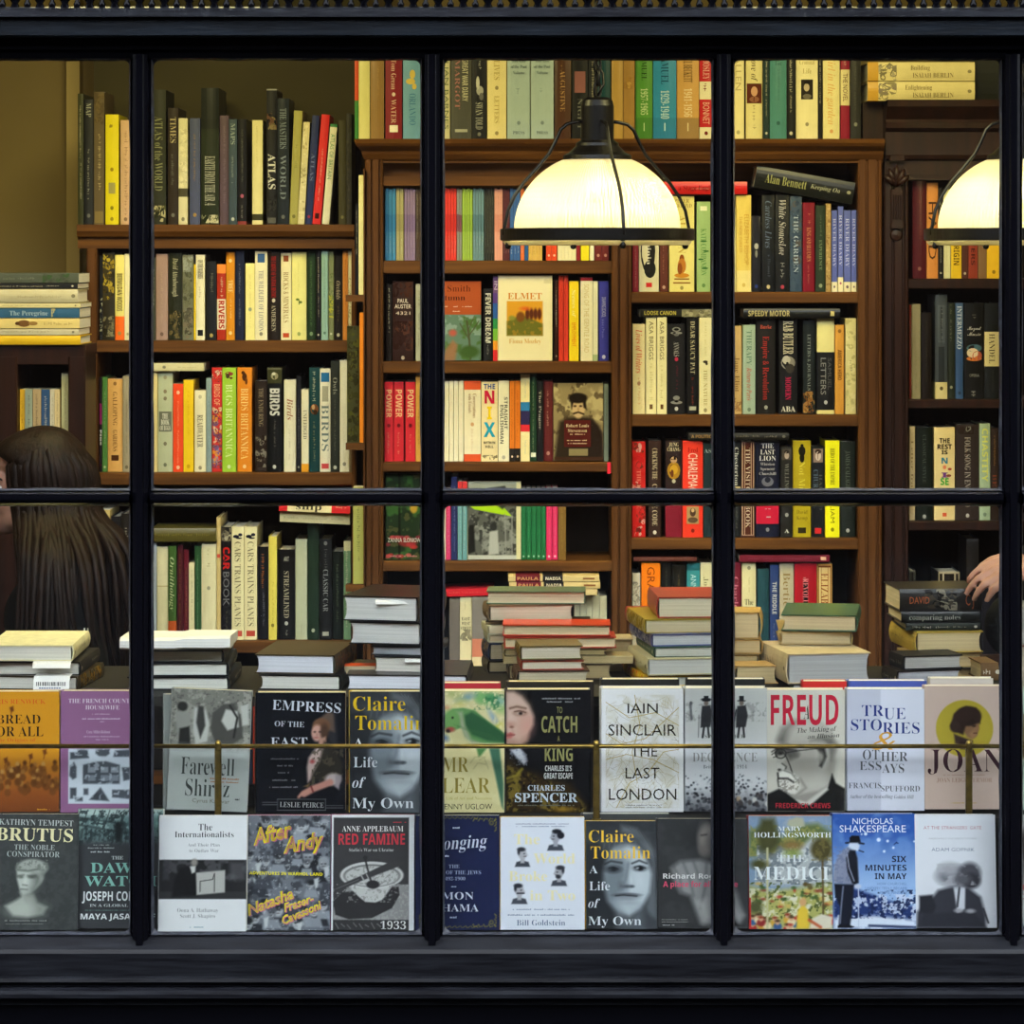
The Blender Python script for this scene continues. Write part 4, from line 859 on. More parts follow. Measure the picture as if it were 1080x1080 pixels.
shelf(308, DM, "on the right column's top shelf", 'biographies on the top shelf', '''
667.2 673.4 212 7a1c2a | slim wine red book | l .5 .95 d8a8a0 .3
674 695 212 d4cba4 | cream and black brushed book under the lamp ring | b 0 .2 d4cba4; o .5 .3 .8 .3 1c1c1a; o .45 .55 .75 .5 22201c; o .55 .75 .6 .2 1c1c1a; t .3 .7 d8d4c8 s Virginia w.2; p .9 .95 c82a2a .3
696 704.6 212 5a2c20 | slim brown book | l .1 .8 b88a70 .3; e .95 d8b8a0
706 732.4 207 e4d680 | wide cream yellow book with a seated figure | u .03 .07 8a7440 s PETER w.6; u .08 .12 8a7440 s ACKROYD w.8; t .2 .6 b0903a s ALBION w.3; o .5 .66 .2 .1 8a4a1c; o .5 .73 .34 .16 b8742a; o .42 .76 .2 .12 8a4a1c; o .5 .83 .6 .05 c8862a; p .86 .875 8a5a2a .6; p .9 .915 8a5a2a .7; e .96 6a5a2a
735 749.4 213 9cb878 | pale green book with a leaf drawing | p .05 .1 e4e4c0 .5; t .3 .82 4a7a3a s KATE COMPANION w.4; o .5 .44 .5 .02 3a6a34; o .7 .55 .4 .02 3a6a34; o .3 .64 .4 .02 3a6a34; o .6 .74 .5 .02 3a6a34; e .93 3a6a34
773 776 220 e4dca0 | sliver of a cream book beside the window bar | -
776.6 792.4 206 e4c864 | yellow book with a pale foot | t .2 .72 c8983a n ELIZABETH BISHOP w.3 y.18; t .22 .6 c8983a n THE NEW YORKER w.2 y-.2; b .78 1 ecd88c; e .93 c8a858
793.4 802.4 228 1c1c24 | short dark book with a white motif | o .5 .4 .5 .08 b8b8b0; o .5 .5 .3 .1 8a8a84; e .93 3a4a9a
804 817.4 206 15171c | black book with a blue script | t .06 .55 7a8aa4 i Careless Lives w.5; l .62 .85 6a7484 .3; e .95 ecd8a0
818 832.6 206 16181a | black book with a white script | t .05 .5 dcd8d0 i White Stones w.5; t .5 .62 dcd8d0 i Love w.5; l .7 .85 a8a8a0 .4; e .95 c84a5a
833.4 846 207 3a4a5e | grey-blue painted book | g 0 1 3a4a5e/4a5a6a/5a5048/2c3a4e; t .2 .8 b8c4d0 s THE GARDEN w.4
847 859.6 214 781424 | dark red hardback | t .28 .66 d8a070 s KING AND BLUEMEN w.35; l .7 .9 c88a70 .25; l .1 .22 c88a70 .3
860.4 870.6 217 23301f | dark green hardback | t .4 .75 8aa07a s EXPERIENCE w.3; l .12 .35 7a8a6a .3; e .93 a8b090
871.2 876.6 215 a88a54 p | speckled tan slim book | g 0 1 a88a54/c8a870/7a5a34
877.6 883.4 222 5a64a8 p | lavender blue book with a cream foot | t .1 .7 c8ccea s RIVER DIARY w.5; b .88 1 e8dcb0; e .94 7a5a2a
884 889.6 218 5a64a8 p | lavender blue book with a cream foot | t .1 .7 c8ccea s RIVER DIARY w.5; b .83 1 e8dcb0; e .9 b83a3a
890.2 897.6 222 5a64a8 p | lavender blue book with a cream foot | t .1 .7 c8ccea s RIVER DIARY w.5; b .88 1 e8dcb0; e .94 7a5a2a
898.2 903.4 222 5a64a8 p | lavender blue book with a cream foot | t .1 .7 c8ccea s RIVER DIARY w.5; b .88 1 e8dcb0; e .94 7a5a2a
''', .15)
shelf(437, DM, "on the right column's second shelf", 'biographies on the second shelf', '''
667.4 680.6 342 ecdca4 | cream book with a red script title | t .06 .55 d84a34 i Lives of Writers w.5; e .66 8a2a1c; l .6 .9 c8783a .3
681.4 692.4 335 ece2ac | cream book lettered ASA with script beneath | t .04 .44 4a3a24 n ASA BRIGGS w.4; l .48 .86 a89458 .4; p .9 .95 6a4a2a .3
693 703.4 335 ece2ac | cream book lettered ASA with script beneath | t .04 .44 4a3a24 n ASA BRIGGS w.4; l .48 .86 a89458 .4; p .9 .95 6a4a2a .3
704.4 722.4 342 19171a | wide black book with silver ornaments | o .5 .06 .5 .05 8a8a86; o .5 .06 .3 .03 19171a; o .5 .1 .7 .03 8a8a86; o .5 .12 .3 .03 6a6a6a; t .2 .36 c8c8c4 s ANNALS w.3; e .39 d83a5a; l .45 .72 7a2a3a .2; o .5 .82 .4 .05 8a8a86; o .5 .87 .7 .04 8a8a86; o .5 .86 .25 .02 19171a; e .94 e8e4d8
724.6 736.6 336 151517 | black book lettered DEAR SAUCY PAT | t .03 .58 e8dcb0 s DEAR SAUCY PAT w.4; l .62 .9 a84a3a .3; p .92 .96 a8a894 .6
737.4 750.6 335 ece2b0 | cream book with a small black bird | l .05 .4 b8a868 .25; o .5 .46 .4 .03 3a342a; o .6 .48 .2 .03 3a342a; t .54 .92 a89450 s THE NATURE w.3; e .96 6a5a34
773 782.6 344 cba86c | tan book right of the window bar | t .35 .75 6a4a24 s Jane Eliot w.5; g .82 .97 cba86c/8a5a34/6a4a34
783.6 796.8 343 a8bca4 | pale mint book with a red subtitle | t .06 .45 5a7a64 s THERAPY w.4; t .48 .85 c8584a i Return to Paris w.4; e .95 4a5a4a
798 818 337 1b1916 | wide black book with a red title | u .06 .1 c85a44 s Burke w.6; t .18 .85 c83a30 s Empire & Revolution w.32; e .93 c8c8b8
822 841 337 161518 | wide black book lettered RAB in tall cream letters | t .02 .37 e8dcb8 S RAB BUTLER w.55; o .5 .46 .8 .14 8a8478; o .4 .43 .45 .09 b8b09c; o .6 .52 .5 .1 3a3630; o .45 .47 .16 .04 2a2622; t .61 .85 d82a5a S MODERN w.3; u .92 .975 dcd8c8 S ABA w.8
847 860 338 1a2022 | blackish book with a tan picture at its foot | t .15 .75 a8b0a8 s LETTERS & JOURNALS w.25; g .76 1 a8743a/b8844a/8a5a28/c89a54
862 880.4 335 1c1d20 | book with a cream upper half over black | b 0 .36 e8dc94; t .42 .8 a8a8a4 n LETTERS w.3 y-.14; t .42 .75 6a6a68 n SAMUEL w.2 y.22; b .96 1 e8dc94; e .88 d8d8d0
881 890.4 343 d89a40 | orange tan book | e .07 5a3a1a; t .28 .62 5a3414 N AMERICA HERO w.4; l .66 .9 b87a2a .2
892 903.2 336 dccf8c | cream book of fine horizontal ribs | g 0 .98 dccf8c/dccf8c/b0a468/e8dca0; l .44 .56 4a4430 .4
''', .15)
shelf(567, DM, "on the right column's third shelf", 'biographies on the third shelf', '''
666.9 681 466 cc241f | red floral hardback | g 0 1 cc241f/cc241f/b81c1c/3a3020/cc241f/cfae9a; t .3 .7 e89a7a s THE EMPIRE w.3; e .92 2a1410
684 697.4 465 32201a | dark brown book with a cream title | t .08 .4 e8d8b0 s CRACKING THE w.4; t .45 .88 e8d8b0 s CHINESE CODE w.4; e .95 e8e0c8
702 719.4 465 2a1c1c | black and gold book with a wine red foot | u .02 .06 d8c8a0 s JUNG w.6; u .07 .11 d8c8a0 s CHANG w.8; o .5 .2 .4 .07 b8906a; o .5 .18 .5 .04 1c1410; o .5 .31 .8 .18 a87c24; o .5 .3 .5 .1 c89a2a; o .4 .34 .2 .08 6a3a1c; e .42 d8d0b8; b .55 1 7c1c2c; l .58 .68 d8a8a0 .3
720 741.4 465 e23a26 | bright red book with large white capitals | u .07 .12 8a1410 s Fred w.5; t .13 .62 f0e4d0 n CHARLEMAGNE w.45; p .68 .86 a8885a .6; o .5 .74 .3 .09 4a3424; o .5 .72 .16 .04 c8a878; o .5 .82 .5 .06 5a4430; e .93 2a1410
742 751 468 1c2c30 | dark teal book by the window bar | u .06 .1 a8b4b0 s AS
773 781 466 15171a | black book with a white script title | t .06 .46 e8e4d8 s Chesterton w.5; b .47 .5 c8b078; l .54 .9 8a8a80 .3
782 796 466 4a241a | brown book lettered THE VISITORS with a pale border | p .0 .98 b89a80 .92; p .006 .974 4a241a .78; t .07 .9 e0ccb0 s THE VISITORS BOOK w.35
797 822.4 466 15182a | wide navy book lettered THE LAST LION | u .02 .07 e8e4dc s THE w.5; u .085 .135 e8e4dc s LAST w.6; u .15 .2 e8e4dc s LION w.7; u .22 .25 b8b4b0 s Winston w.6; u .27 .3 b8b4b0 s Spencer w.6; u .32 .35 b8b4b0 s Churchill w.7; o .5 .42 .5 .1 6a6a74; o .5 .4 .25 .06 2a2c3a; p .66 .86 c0203a .94; l .7 .8 e8c8c0 .3; e .92 a8a8a4
823.6 836 472 22211f | dark grey book with a small portrait | p .02 .14 4a443e .8; o .5 .09 .4 .08 a8968a; o .5 .05 .45 .04 2a2420; t .18 .62 8a8a80 s WELLINGTON w.35; e .75 b8b8b0; u .91 .95 e8e8e0 S A w.4
836.6 855.6 465 b09c14 | olive yellow book with a black standing figure | o .5 .05 .18 .03 1c1a10; o .5 .11 .4 .11 1c1a10; o .5 .18 .28 .1 1c1a10; t .22 .62 d8c84a s Not Much w.35; u .72 .76 6a5c10 s David w.6; u .78 .82 6a5c10 s Kemp w.6; p .9 .96 2a2410 .45
856.4 870 472 171a1e | black book with a pale portrait | p .02 .17 8a7468 .75; o .5 .1 .45 .1 c8b4a4; o .5 .05 .5 .05 3a2a24; t .25 .68 6a7c8a s CHURCHILL w.36 y-.18; t .3 .7 6a6a60 s HAROLD w.24 y.2; p .9 .96 c82a2a .5
870.6 885.6 465 f0ea1e | lemon yellow book | t .08 .46 5a5a10 S HERO OF THE EMPIRE w.3; t .5 .85 5a5a10 n WILLIAM w.3; e .92 2a2a10
886.4 902.4 466 161d18 | blackish green book at the right end | t .1 .55 6a7468 s JAMES CALLAGHAN w.3; e .93 c8c8bc
''', .15)
shelf(696, DM, "on the right column's low shelf", 'biographies on the low shelf', '''
667 675.6 605 cfc4a4 | pale book with a dark picture | g .1 .4 cfc4a4/8a7a6a/4a443c; l .5 .9 c8a47a .4
676.6 696.4 594 f07c14 | bright orange book lettered GRACE | t .04 .45 7a3410 n GRACE w.4; l .5 .6 8a3a10 .2; t .64 .8 7a3410 n ARM w.3
697.4 708.6 594 151513 | black book beside the orange one | l .08 .6 6a6a58 .25; e .7 8a8a6a
709.4 723 596 1a1916 | black book with tiny gold print | g .28 .5 1a1916/1a1916/5a5030; l .1 .6 8a7a4a .2
724.4 738.6 594 3a8a8c | teal book with white print | t .12 .6 c8e0dc n ANNA AFLOAT w.4; b 0 .08 2a6a6c
739 751 594 d4ca9c | cream book with a grey title | t .15 .7 7a7454 s John Osborne w.4
771 781.6 593 6c1428 | maroon book with a pale red title | t .15 .62 d88a9a s Charlotte w.45; l .66 .9 c87a8a .3
782.6 797.4 593 dcd09c | cream book lettered The Last | e .06 4a4434; l .16 .3 8a7a50 .2; u .38 .44 3a342a s The w.6; u .5 .56 3a342a s Last w.7
799 811 600 22444a | dark teal plain book | l .1 .5 4a6a6c .2
812 821.6 596 2a3c6a | navy blue book lettered THE RIDDLE | t .18 .52 dcd8c8 N THE RIDDLE w.45; l .62 .9 a8a8b8 .3
822.4 837.4 594 b8ac8c | beige book with a brown title | t .1 .45 8a7040 s Bertie w.5; t .48 .72 8a7040 s Wooster w.35
838 861.4 594 a41824 | wide red book with a black profile along its edge | l .15 .2 e8b8a8 .2; t .16 .8 e08a8a s REVOLUTION ROCK w.25; p .2 .9 1c1214 .2
862 878 595 c8964c | ornate tan book | p .02 .98 7a4420 .86; p .04 .96 d8b878 .74; t .1 .6 7a3414 s ELIZABETH w.5
''', .15)
PR = 'of the dark mahogany bookcase'
shelf(294, DR, "on the mahogany bookcase's top shelf", 'books on the top shelf of the mahogany bookcase', '''
962.6 977 191 4c141a | maroon hardback | l .2 .6 8a4a48 .25; e .9 a87a70
977.6 989.4 193 cf8640 | orange tan book lettered HARD | t .2 .8 3a2414 n HARD w.7
990 995.4 198 17130f | slim dark book
996 1003 200 d4cc9a p | slim cream book | l .1 .8 7a7048 .2
1003.6 1014.6 200 dcb41c p | yellow book with black print | t .4 .85 3a3010 N THE ORIGIN w.5
1015 1021.6 205 4a2418 p | slim brown book
1022 1031.6 200 8a3420 p | red-brown book | t .4 .85 3a1410 N LETTERS w.4
1032 1040.6 200 7a5a38 p | dull tan book
1041 1056 196 e0b01c p | wide golden yellow book with a black letter | u .42 .5 2a2410 n Z w.5; e .93 4a3a10
''', .15)
shelf(421, DR, "on the mahogany bookcase's second shelf", 'music books on the second shelf of the mahogany bookcase', '''
959.6 961.6 322 7a2a18 | sliver of a red-brown book
962 971.4 321 948a6a | grey tan book | l .5 .9 6a6a3a .3
972.4 983 330 1b1512 | dark brown book with faint print | l .1 .8 5a544a .25
986.6 999.4 311 3e444a | tall grey-blue ornate book with a cream foot | p .1 .46 565c62 .6; p .12 .44 3e444a .45; l .14 .42 8a8e90 .3; p .5 .84 2c3034 .5; b .84 1 d8c890; e .9 6a5a2a
1000 1007.6 320 242a22 | slim dark green book | l .02 .4 8a8e78 .4; e .88 b8b8a0
1008.4 1016.4 320 40587a | blue book with white capitals | t .03 .48 d4dce4 S INTERMEZZO w.6; b .48 1 34507a; e .94 16202c
1017.4 1038 320 151516 | wide black book with a painted face | l .12 .16 8a8a84 .3; u .24 .28 c8c4bc c Mozart w.7; u .3 .34 c8c4bc c Music w.7; o .5 .47 .8 .08 4a6a78; o .42 .52 .6 .1 d8c0a0; o .65 .55 .5 .1 b05a44; o .5 .58 .8 .05 c8743a; u .74 .77 8a8a84 n OPERA w.5; l .92 .96 a8a8a0 .3
1038.6 1054 320 16181a | black book with a cream band lettered HANDEL | b .3 .66 d4c490; t .32 .63 5a4a30 s HANDEL w.4; l .7 .92 4a4a48 .2
1054.4 1056 325 5a1a24 | sliver of a wine red book
''', .15)
shelf(549, DR, "on the mahogany bookcase's third shelf", 'music books on the third shelf of the mahogany bookcase', '''
959.6 965.4 450 b8a480 | beige book at the left end | t .15 .75 6a5a3c s Letter from w.45
966 984 451 141a16 | blackish green book lettered CLASSICAL STYLE | t .08 .6 5a645a s CLASSICAL STYLE w.2; e .96 b8b8b0
985.4 1007.4 451 e0c88c | wide cream book lettered THE REST IS with coloured shapes | u .12 .17 1a1814 H THE w.5; u .185 .235 1a1814 H REST w.7; u .25 .29 1a1814 H IS w.3; u .33 .39 3a7a94 H N w.3; e .43 d8302a; u .49 .54 6a3a7a H I w.3; u .55 .62 3a9a3a H SE w.4; o .75 .45 .2 .03 a84a3a; o .7 .52 .25 .03 8a4a3a; p .92 .96 c8502a .2
1008.4 1032.4 448 2c211d | wide dark brown book lettered FOLK SONG | g .02 .1 ./2c211d/8a8a80/2c211d; t .13 .86 b8b0a4 s FOLK SONG IN ENGLAND w.25; l .14 .4 8a6a4a .12; e .95 d8d4cc
1033 1044.4 447 9aac8c | pale green book with yellow capitals | t .05 .6 d8d45a N CHASTITY w.5; e .94 4a5a4a
1045 1053.6 452 2a1e18 | dark brown slim book | l .08 .4 a8804a .3; t .5 .8 8a4a34 s BEAR w.5
1054 1056.4 455 191512 | sliver of a black book
''', .15)
shelf(690, DR, "on the mahogany bookcase's low shelf", 'books on the low shelf of the mahogany bookcase', '''
959.6 966 602 1a1614 | black book with a thin pale border | p .0 .9 6a6a60 .9; p .02 .88 1a1614 .8; e .3 8a8a80
990 1013 604 1f1a17 | wide black book with a pale border and a ring | p .0 .9 a89a80 .96; p .02 .88 1f1a17 .86; e .3 a8a08a; e .3 1f1a17
1020 1033 569 1d1a19 | tall blackish book with a faint ring | e .3 5a5a54; p .0 .02 4a4a48 .9
1036 1050 610 17151c | short black book with a pink line | p .1 .3 5a4a5a .1
''', .15)
MAGS = 'books lying across the upright ones'
lying('''
160 215 383 391.5 7.99 S 0 cfc69a p d8d0b0 0 .16 | cream book with a dark emblem lying across the bird books | e .24 2a3040; l .5 .85 8a8260 .3
160 228 557 571.5 7.99 S 0 5c5424 h e6dfca 0 .16 | olive book lying across the transport books | l .05 .9 9a9048 .25
295 369 541 552 7.97 S 0 e4d49c p e6dfca 2.5 .16 | cream book lying beneath the red one, above the dark green book | l .06 .9 8a7a4a .3
294 369 528 540.5 7.95 S 0 ecdca4 p e6dfca 2.5 .16 | red-ended cream book lying tilted, lettered ship upside down | b 0 .12 d8282a; b .74 1 d8282a; t .24 .6 1c1a18 S ship w.6; l .8 .95 f0a890 .3
690 788 191.5 205 7.92 S 0 c8201c h e6dfca 0 .16 | red book lettered Englishman lying behind the lamp | t .26 .8 5a1210 s a Stage Englishman w.4; l .4 .7 f0d0b8 .2
675 751 326 334.4 7.93 S 0 8a8464 p e6dfca 0 .16 | grey book lettered LOOSE CANON lying on the cream spines | b 0 .58 1c1c14; t .06 .5 c8b84a N LOOSE CANON w.5; g .6 1 8a8464/5a5644/b8b090
784 886 325.5 336 7.92 S 0 151513 h e6dfca 0 .16 | black book lettered SPEEDY MOTOR lying on the black spines | t .05 .48 d8c88a N SPEEDY MOTOR w.56; l .52 .84 5a5a4a .3; p .9 .94 c8b878 .5
726 832 456.5 464.4 7.92 S 0 1e1d19 h e6dfca 0 .16 | dark book lettered A POLITICIAN lying across the third shelf | t .03 .3 b8905a N A POLITICIAN w.4; l .45 .7 a8a08a .4; l .76 .9 c8c0a8 .4; e .95 8a8a80
668 735 587.5 592 7.92 S 0 5a2c24 p e6dfca 0 .16 | thin red-brown book lying above the orange spine | l .1 .9 a88a70 .4
780 875 585.5 592.8 7.92 S 0 6a1426 p e6dfca 0 .16 | dark red thin book lying above the red profile spine | l .1 .8 a85a6a .3; p .9 .96 d8b090 .5
465 521 621 629 7.93 S 0 c81c28 p e6dfca -1.5 .14 | bright red book lying on the slate-backed shelf | l .1 .9 e87a6a .3
536 632 607 613.6 7.86 S 0 d0b678 p e6dfca 0 .14 | maroon and black striped book, topmost of the two behind the pile | b .08 .35 6a1622; b .38 .6 1a1816; t .1 .33 c88a5a N PAULA w.5; t .41 .58 e0d4b8 N NADIA w.5; p .82 .95 8a5a34 .3
537 633 614 620.8 7.86 S 0 d0b678 p e6dfca 0 .14 | maroon and black striped book, lower of the two behind the pile | b .08 .35 6a1622; b .38 .6 1a1816; t .1 .33 c88a5a N PAULA w.5; t .41 .58 e0d4b8 N NADIA w.5; p .82 .95 8a5a34 .3
538 630 621.2 628 7.86 S 0 cdb47a p e6dfca 0 .14 | tan book lying under the two striped ones | l .6 .9 6a4a2a .4
915 1028 65.5 85.6 7.9 S 0 dccd96 h e6dfca 0 .2 | upper of two cream volumes lying on the cornice, lettered Building | b 0 .1 c89a3a; g .1 .27 2a2830/4a4a5a/8a8478; t .4 .58 6a5a38 s Building w.26 y.2; t .42 .8 6a5a38 s ISAIAH BERLIN w.25 y-.2; e .95 4a4030
915 1028 86.2 106.6 7.9 S 0 dccd96 h e6dfca 0 .2 | lower of two cream volumes lying on the cornice, lettered Enlightening | b 0 .1 c89a3a; g .1 .27 2a2440/4a3a5a/5a5448; t .35 .6 6a5a38 s Enlightening w.25 y.2; t .42 .8 6a5a38 s ISAIAH BERLIN w.25 y-.2; e .95 4a4030
1029 1058 62 107 7.93 S 0 22241f h 4a4a40 0 .18 | dark wrapped book standing beside the cream volumes on the cornice | -
''', '', MAGS)
lying('''
-12 83 288 298.6 7.72 S 0 4a4f44 p e6dfca 0 .2 | grey-green mottled book | g .6 .9 4a4f44/2c4a24/3a3f36; l .1 .5 8a8e80 .4
-10 82 299 304.6 7.72 S 0 16161a p e6dfca 0 .2 | black thin book
-8 82 305 319.4 7.72 S 0 b8ae8c h e6dfca 0 .2 | beige hardback | l .3 .8 8a805c .25; e .95 4a4434
-4 85 319.8 324.8 7.72 S 0 c8bc8c p e6dfca 0 .2 | cream thin book
-4 84 325.2 335.4 7.72 S 0 2c5474 p e6dfca 0 .2 | blue book lettered The Peregrine | t .16 .62 b8c8d0 s The Peregrine w.5; g .66 .75 2c5474/b8a85a/2c5474
-14 84 335.8 346.6 7.72 S 0 cfb976 p e6dfca 0 .2 | cream book with a brown bird picture | o .5 .4 .7 .14 6a4a2a; o .5 .5 .4 .1 8a6a3a; o .5 .33 .35 .05 4a3018; l .62 .92 5a4a2a .4
-14 83 347 353.6 7.72 S 0 b8ae90 p e6dfca 0 .2 | grey-cream thin book
-16 85 354 363.8 7.72 S 0 d0a81c h e6dfca 0 .2 | mustard yellow book | -
''', 'in the stack lying on the low dark cabinet', 'books lying on the low cabinet')
# the tilted black book on top of the lavender ones
Lb, Tb = 105*DM/FPX, 23*DM/FPX
m4 = Matrix.Translation((X(846.3, DM), yM-.004, Z(194.9, DM)-Tb/2)) @ Matrix.Rotation(math.radians(10), 4, 'Y') @ Matrix(((0, 0, -1, Lb/2), (0, 1, 0, 0), (1, 0, 0, 0), (0, 0, 0, 1)))
o = book('hardback_book', .15, Lb, Tb, m4, '15160f', 'h', parse('t .1 .52 b8b878 s Alan Bennett w.4; t .56 .86 c8c8a8 i Keeping On w.2; e .95 a8a888'), seed=991)
tag(o, 'thick black book with a pale green title, lying tilted across the lavender spines', 'book', MAGS)
# ------------------------------------------------------------------ piles of books on the display stand
G = 'books piled on the display stand'
WP, GP, BP = 'e4e4dc', 'd2ccb8', 'c8b690'
lying('''
-14 76 680.5 697.5 6.42 R 0 e8dfae c e4e0d0 | cream-topped book, topmost
-10 84 698 712.6 6.44 R -2 24221f h e0ddd0 | black book with a paper slip hanging out, second
-16 82 713 728 6.42 R -6 3a2e1a h d8d4c8 | gold-spined book with a barcode slip, lowest | g .1 .9 3a2e1a/a8822a/c89a3a/5a4420
''', 'of the left end pile', G)
lying('''
138 235 686 699 6.42 R 0 1d1e22 h e2e2d8 | dark-covered book, topmost
136 240 699.4 713.4 6.41 R 1 20242a c e0e0d6 | thick dark-covered book with a rounded spine, middle one
134 241 713.8 728 6.42 R -1 23272c h dcdcd2 | dark-covered book, lowest
''', 'of the pile under the white leaflet', G)
lying('''
268 353 690.5 711 6.43 R -7 4a3e2a h e4e6ee | patterned jacket book with blue-white pages, upper | g .05 .95 4a3e2a/8a6a3a/2a2a24/6a4a3a
273 359 712 728 6.42 R -4 22201e h dcdad0 | black-jacketed book with cream pages, lower
''', 'of two above the seated woman cover', G)
lying('''
360 441 629 655.6 6.46 R -13 17181a h e0e0da | very thick black book with a paper marker, topmost | u .2 .5 8a8a84 s ART
367 444 656.2 680 6.47 R -11 1a1b1d h dcdcd6 | thick black book with white pages, second | l .1 .8 8a8a84 .4
390 452 681.6 691.8 6.48 R -13 22262c h a8acb0 | grey-paged black book, third | l .1 .8 a8a8a0 .4
393 450 692.6 710.4 6.47 R -9 1d1e1e h dcd8cc | smaller black book, fourth | l .1 .8 8a8a84 .4
363 396 702 711 6.5 F 2 d8501c p c8b894 | thin orange book tucked under the smaller one
365 492 711.6 728 6.42 R -2 2c2a30 h e0e2ea | wide book with blue-white pages, lowest
''', 'of the tall white-paged pile', G)
# the big pile in the middle: back row first
lying('''
513 617 623.5 637.5 6.70 F -2 55664a h b8a684 0 .10 | green and red jacketed book, topmost
516 606 638 655 6.69 L 7 6a5438 c c2b498 0 .10 | brown rounded-spine book, second
512 622 655.4 659 6.70 F -2 1a1a18 p b8a684 0 .10 | thin black book, third
514 600 659.4 668 6.69 L 8 c8c09a p cabc98 0 .10 | cream book with its corner bent, fourth
515 600 668.4 677.6 6.69 L 6 b0ab88 h b8a684 0 .10 | grey-cream book, fifth
516 600 678 696 6.69 L 9 1c2844 h a89878 0 .10 | navy book with a gold worn spine, sixth | g .1 .9 1c2844/2c3450/8a7034
515 600 696.4 709.2 6.69 L 8 2a2218 h 9a8a68 0 .10 | dark brown book, lowest
''', 'in the back stack of the middle pile', G)
lying('''
530 644 658.6 671 6.58 F -1 c43c1c h c8b48c 0 .10 | long bright orange-red book, topmost
532 650 671.6 684 6.58 F 1 a8301e h d0bc94 0 .10 | long red book, second
532 640 684.4 692 6.58 L 3 6a5c38 h a89468 0 .10 | dull brown book, third
531 668 692.4 700 6.58 F 1 c0ae7c p b8a474 0 .09 | cream open-edged book, fourth
537 646 700.4 716.6 6.58 L 2 5a4c34 h b09c70 0 .10 | dull grey-brown book, lowest
''', 'in the inner stack of the middle pile', G)
lying('''
549 615 681 696 6.44 L 5 6a5a2c h d2c6ac 0 .11 | gold and red jacketed book, topmost | g .1 .9 6a5a2c/a8842a/4a3a1c
550 616 696.6 707 6.44 L 4 8a2c1c h d8ccb2 0 .11 | thin red-covered book, middle one
546 622 707.4 726.6 6.43 L 4 4a3424 c c8bb9c 0 .12 | brown rounded-spine book with beige pages, lowest
''', 'of the small front stack in the middle pile', G)
lying('''
619 668 674 692 6.71 F 2 c0b088 h bfa878 0 .09 | beige book with mottled top
620 648 692.4 700 6.70 F -1 8a8a70 p c0b494 0 .08 | small grey-paged book
620 656 700.4 708.4 6.70 F 2 d0c494 p b8aa84 0 .09 | thin cream book
''', 'at the right side of the middle pile', G)
lying('''
694 764 629.5 652 6.52 L 3 9a3a2c h d0c4a4 | red-topped cream-paged book, topmost
680 766 652.6 668 6.51 L 7 9a8428 h c8b890 | gold-topped book with a red board, second | b .0 .1 8a1c1c; g .1 .9 9a8428/6a5a1c
687 767 668.4 681.4 6.49 L 9 4a5080 h c0c0bc | blue and white jacketed book, third | g .1 .9 4a5080/c8c8d0/3a4070
690 768 681.8 693.6 6.48 L 7 2c4a3c h bcbcb0 | dark green book, fourth
683 770 694 712 6.46 L 8 c0b68c h c4c2b6 | cream-jacketed book with a rounded spine, fifth
681 768 712.4 724 6.47 L 9 c8a01c h b0b0a4 | yellow and red jacketed book, lowest | g .1 .9 c8a01c/c83a1c/d8b82a
''', 'of the pile left of the orange spine', G)
lying('''
764 801 645.5 674 6.60 R -6 b08c4c c cdb688 | tan rounded-spine book, topmost
764 803 674.6 690 6.60 R -3 a88448 h c8b080 | tan book, middle one
764 800 690.4 715.2 6.60 R 2 8a6a34 h bfa878 | brown tan book, lowest
''', 'of the short stack right of the window bar', G)
lying('''
776 821 702 721.6 6.50 L 3 c09a5c c c4ae80 0 .08 | tan curved-cover book lying behind the shirted portrait cover
''', '', G)
lying('''
824 903 648.6 666 6.56 R -8 3c5a44 h c8b48c | green and red jacketed book, upper
822 898 666.4 680.2 6.57 R -3 a8905c h c4b088 | brown-edged tan book, lower
''', 'of the pair behind the large beige book', G)
lying('''
830 920 689 720.6 6.44 L 10 c8b48c c b8b8b4 | large beige book with grey pages and red print, upper
836 920 721 726.2 6.44 L 5 5a6a6a h b0b4b4 | grey-blue thin book, lower
''', 'above the red capitals cover', G)
lying('''
952 1017 691 706 6.49 L 12 17171a h b0aca4 0 .09 | black jacketed book with pale print, upper | l .1 .9 a8a8a0 .4
945 1016 706.6 722.6 6.48 L 13 201a18 h b0b0b4 0 .09 | black-brown book, lower
''', 'of two above the split pale cover', G)
lying('''
948 1036 621 644.6 6.60 S 5 1a1714 h d8c49a 0 .16 | black photo-jacketed book with orange letters, topmost | t .12 .36 b8643c n DAVID w.3; g .3 .7 1a1714/4a4438/8a8470/1a1714; t .8 .9 b8643c n C J w.5
950 1034 645 656.6 6.60 S 4 151714 h d8c49a 0 .16 | black book lettered comparing notes, second | t .1 .75 b8b8a8 s comparing notes w.5
955 1034 657 665 6.60 S 3 20241c h d8c49a 0 .16 | dark green book, third
966 1038 666 688.6 6.59 L 8 b89a3c c cdb888 | gold-topped cream-paged book, fourth
955 1036 689 704 6.60 F 3 c0a468 h c0a878 | tan book, fifth
952 1038 704.4 715.4 6.60 F -2 3a2c1c h b89c68 | brown book, lowest
''', 'of the pile under the resting hand', G)
lying('''
1034 1053 699 718 6.46 S 6 6a4e2c c c0a878 0 .1 | small worn brown book
''', 'lying beneath the dark sleeve', G)
lying('''
1077.5 1160 640 680 6.44 L 0 b8b4a8 h d8d4c8 0 .12 | grey-white thick book, upper
1077 1160 681 728 6.44 L 0 8a3a24 h d0c4a8 0 .12 | red-brown thick book, lower
''', 'of the pile at the right end of the stand', G)
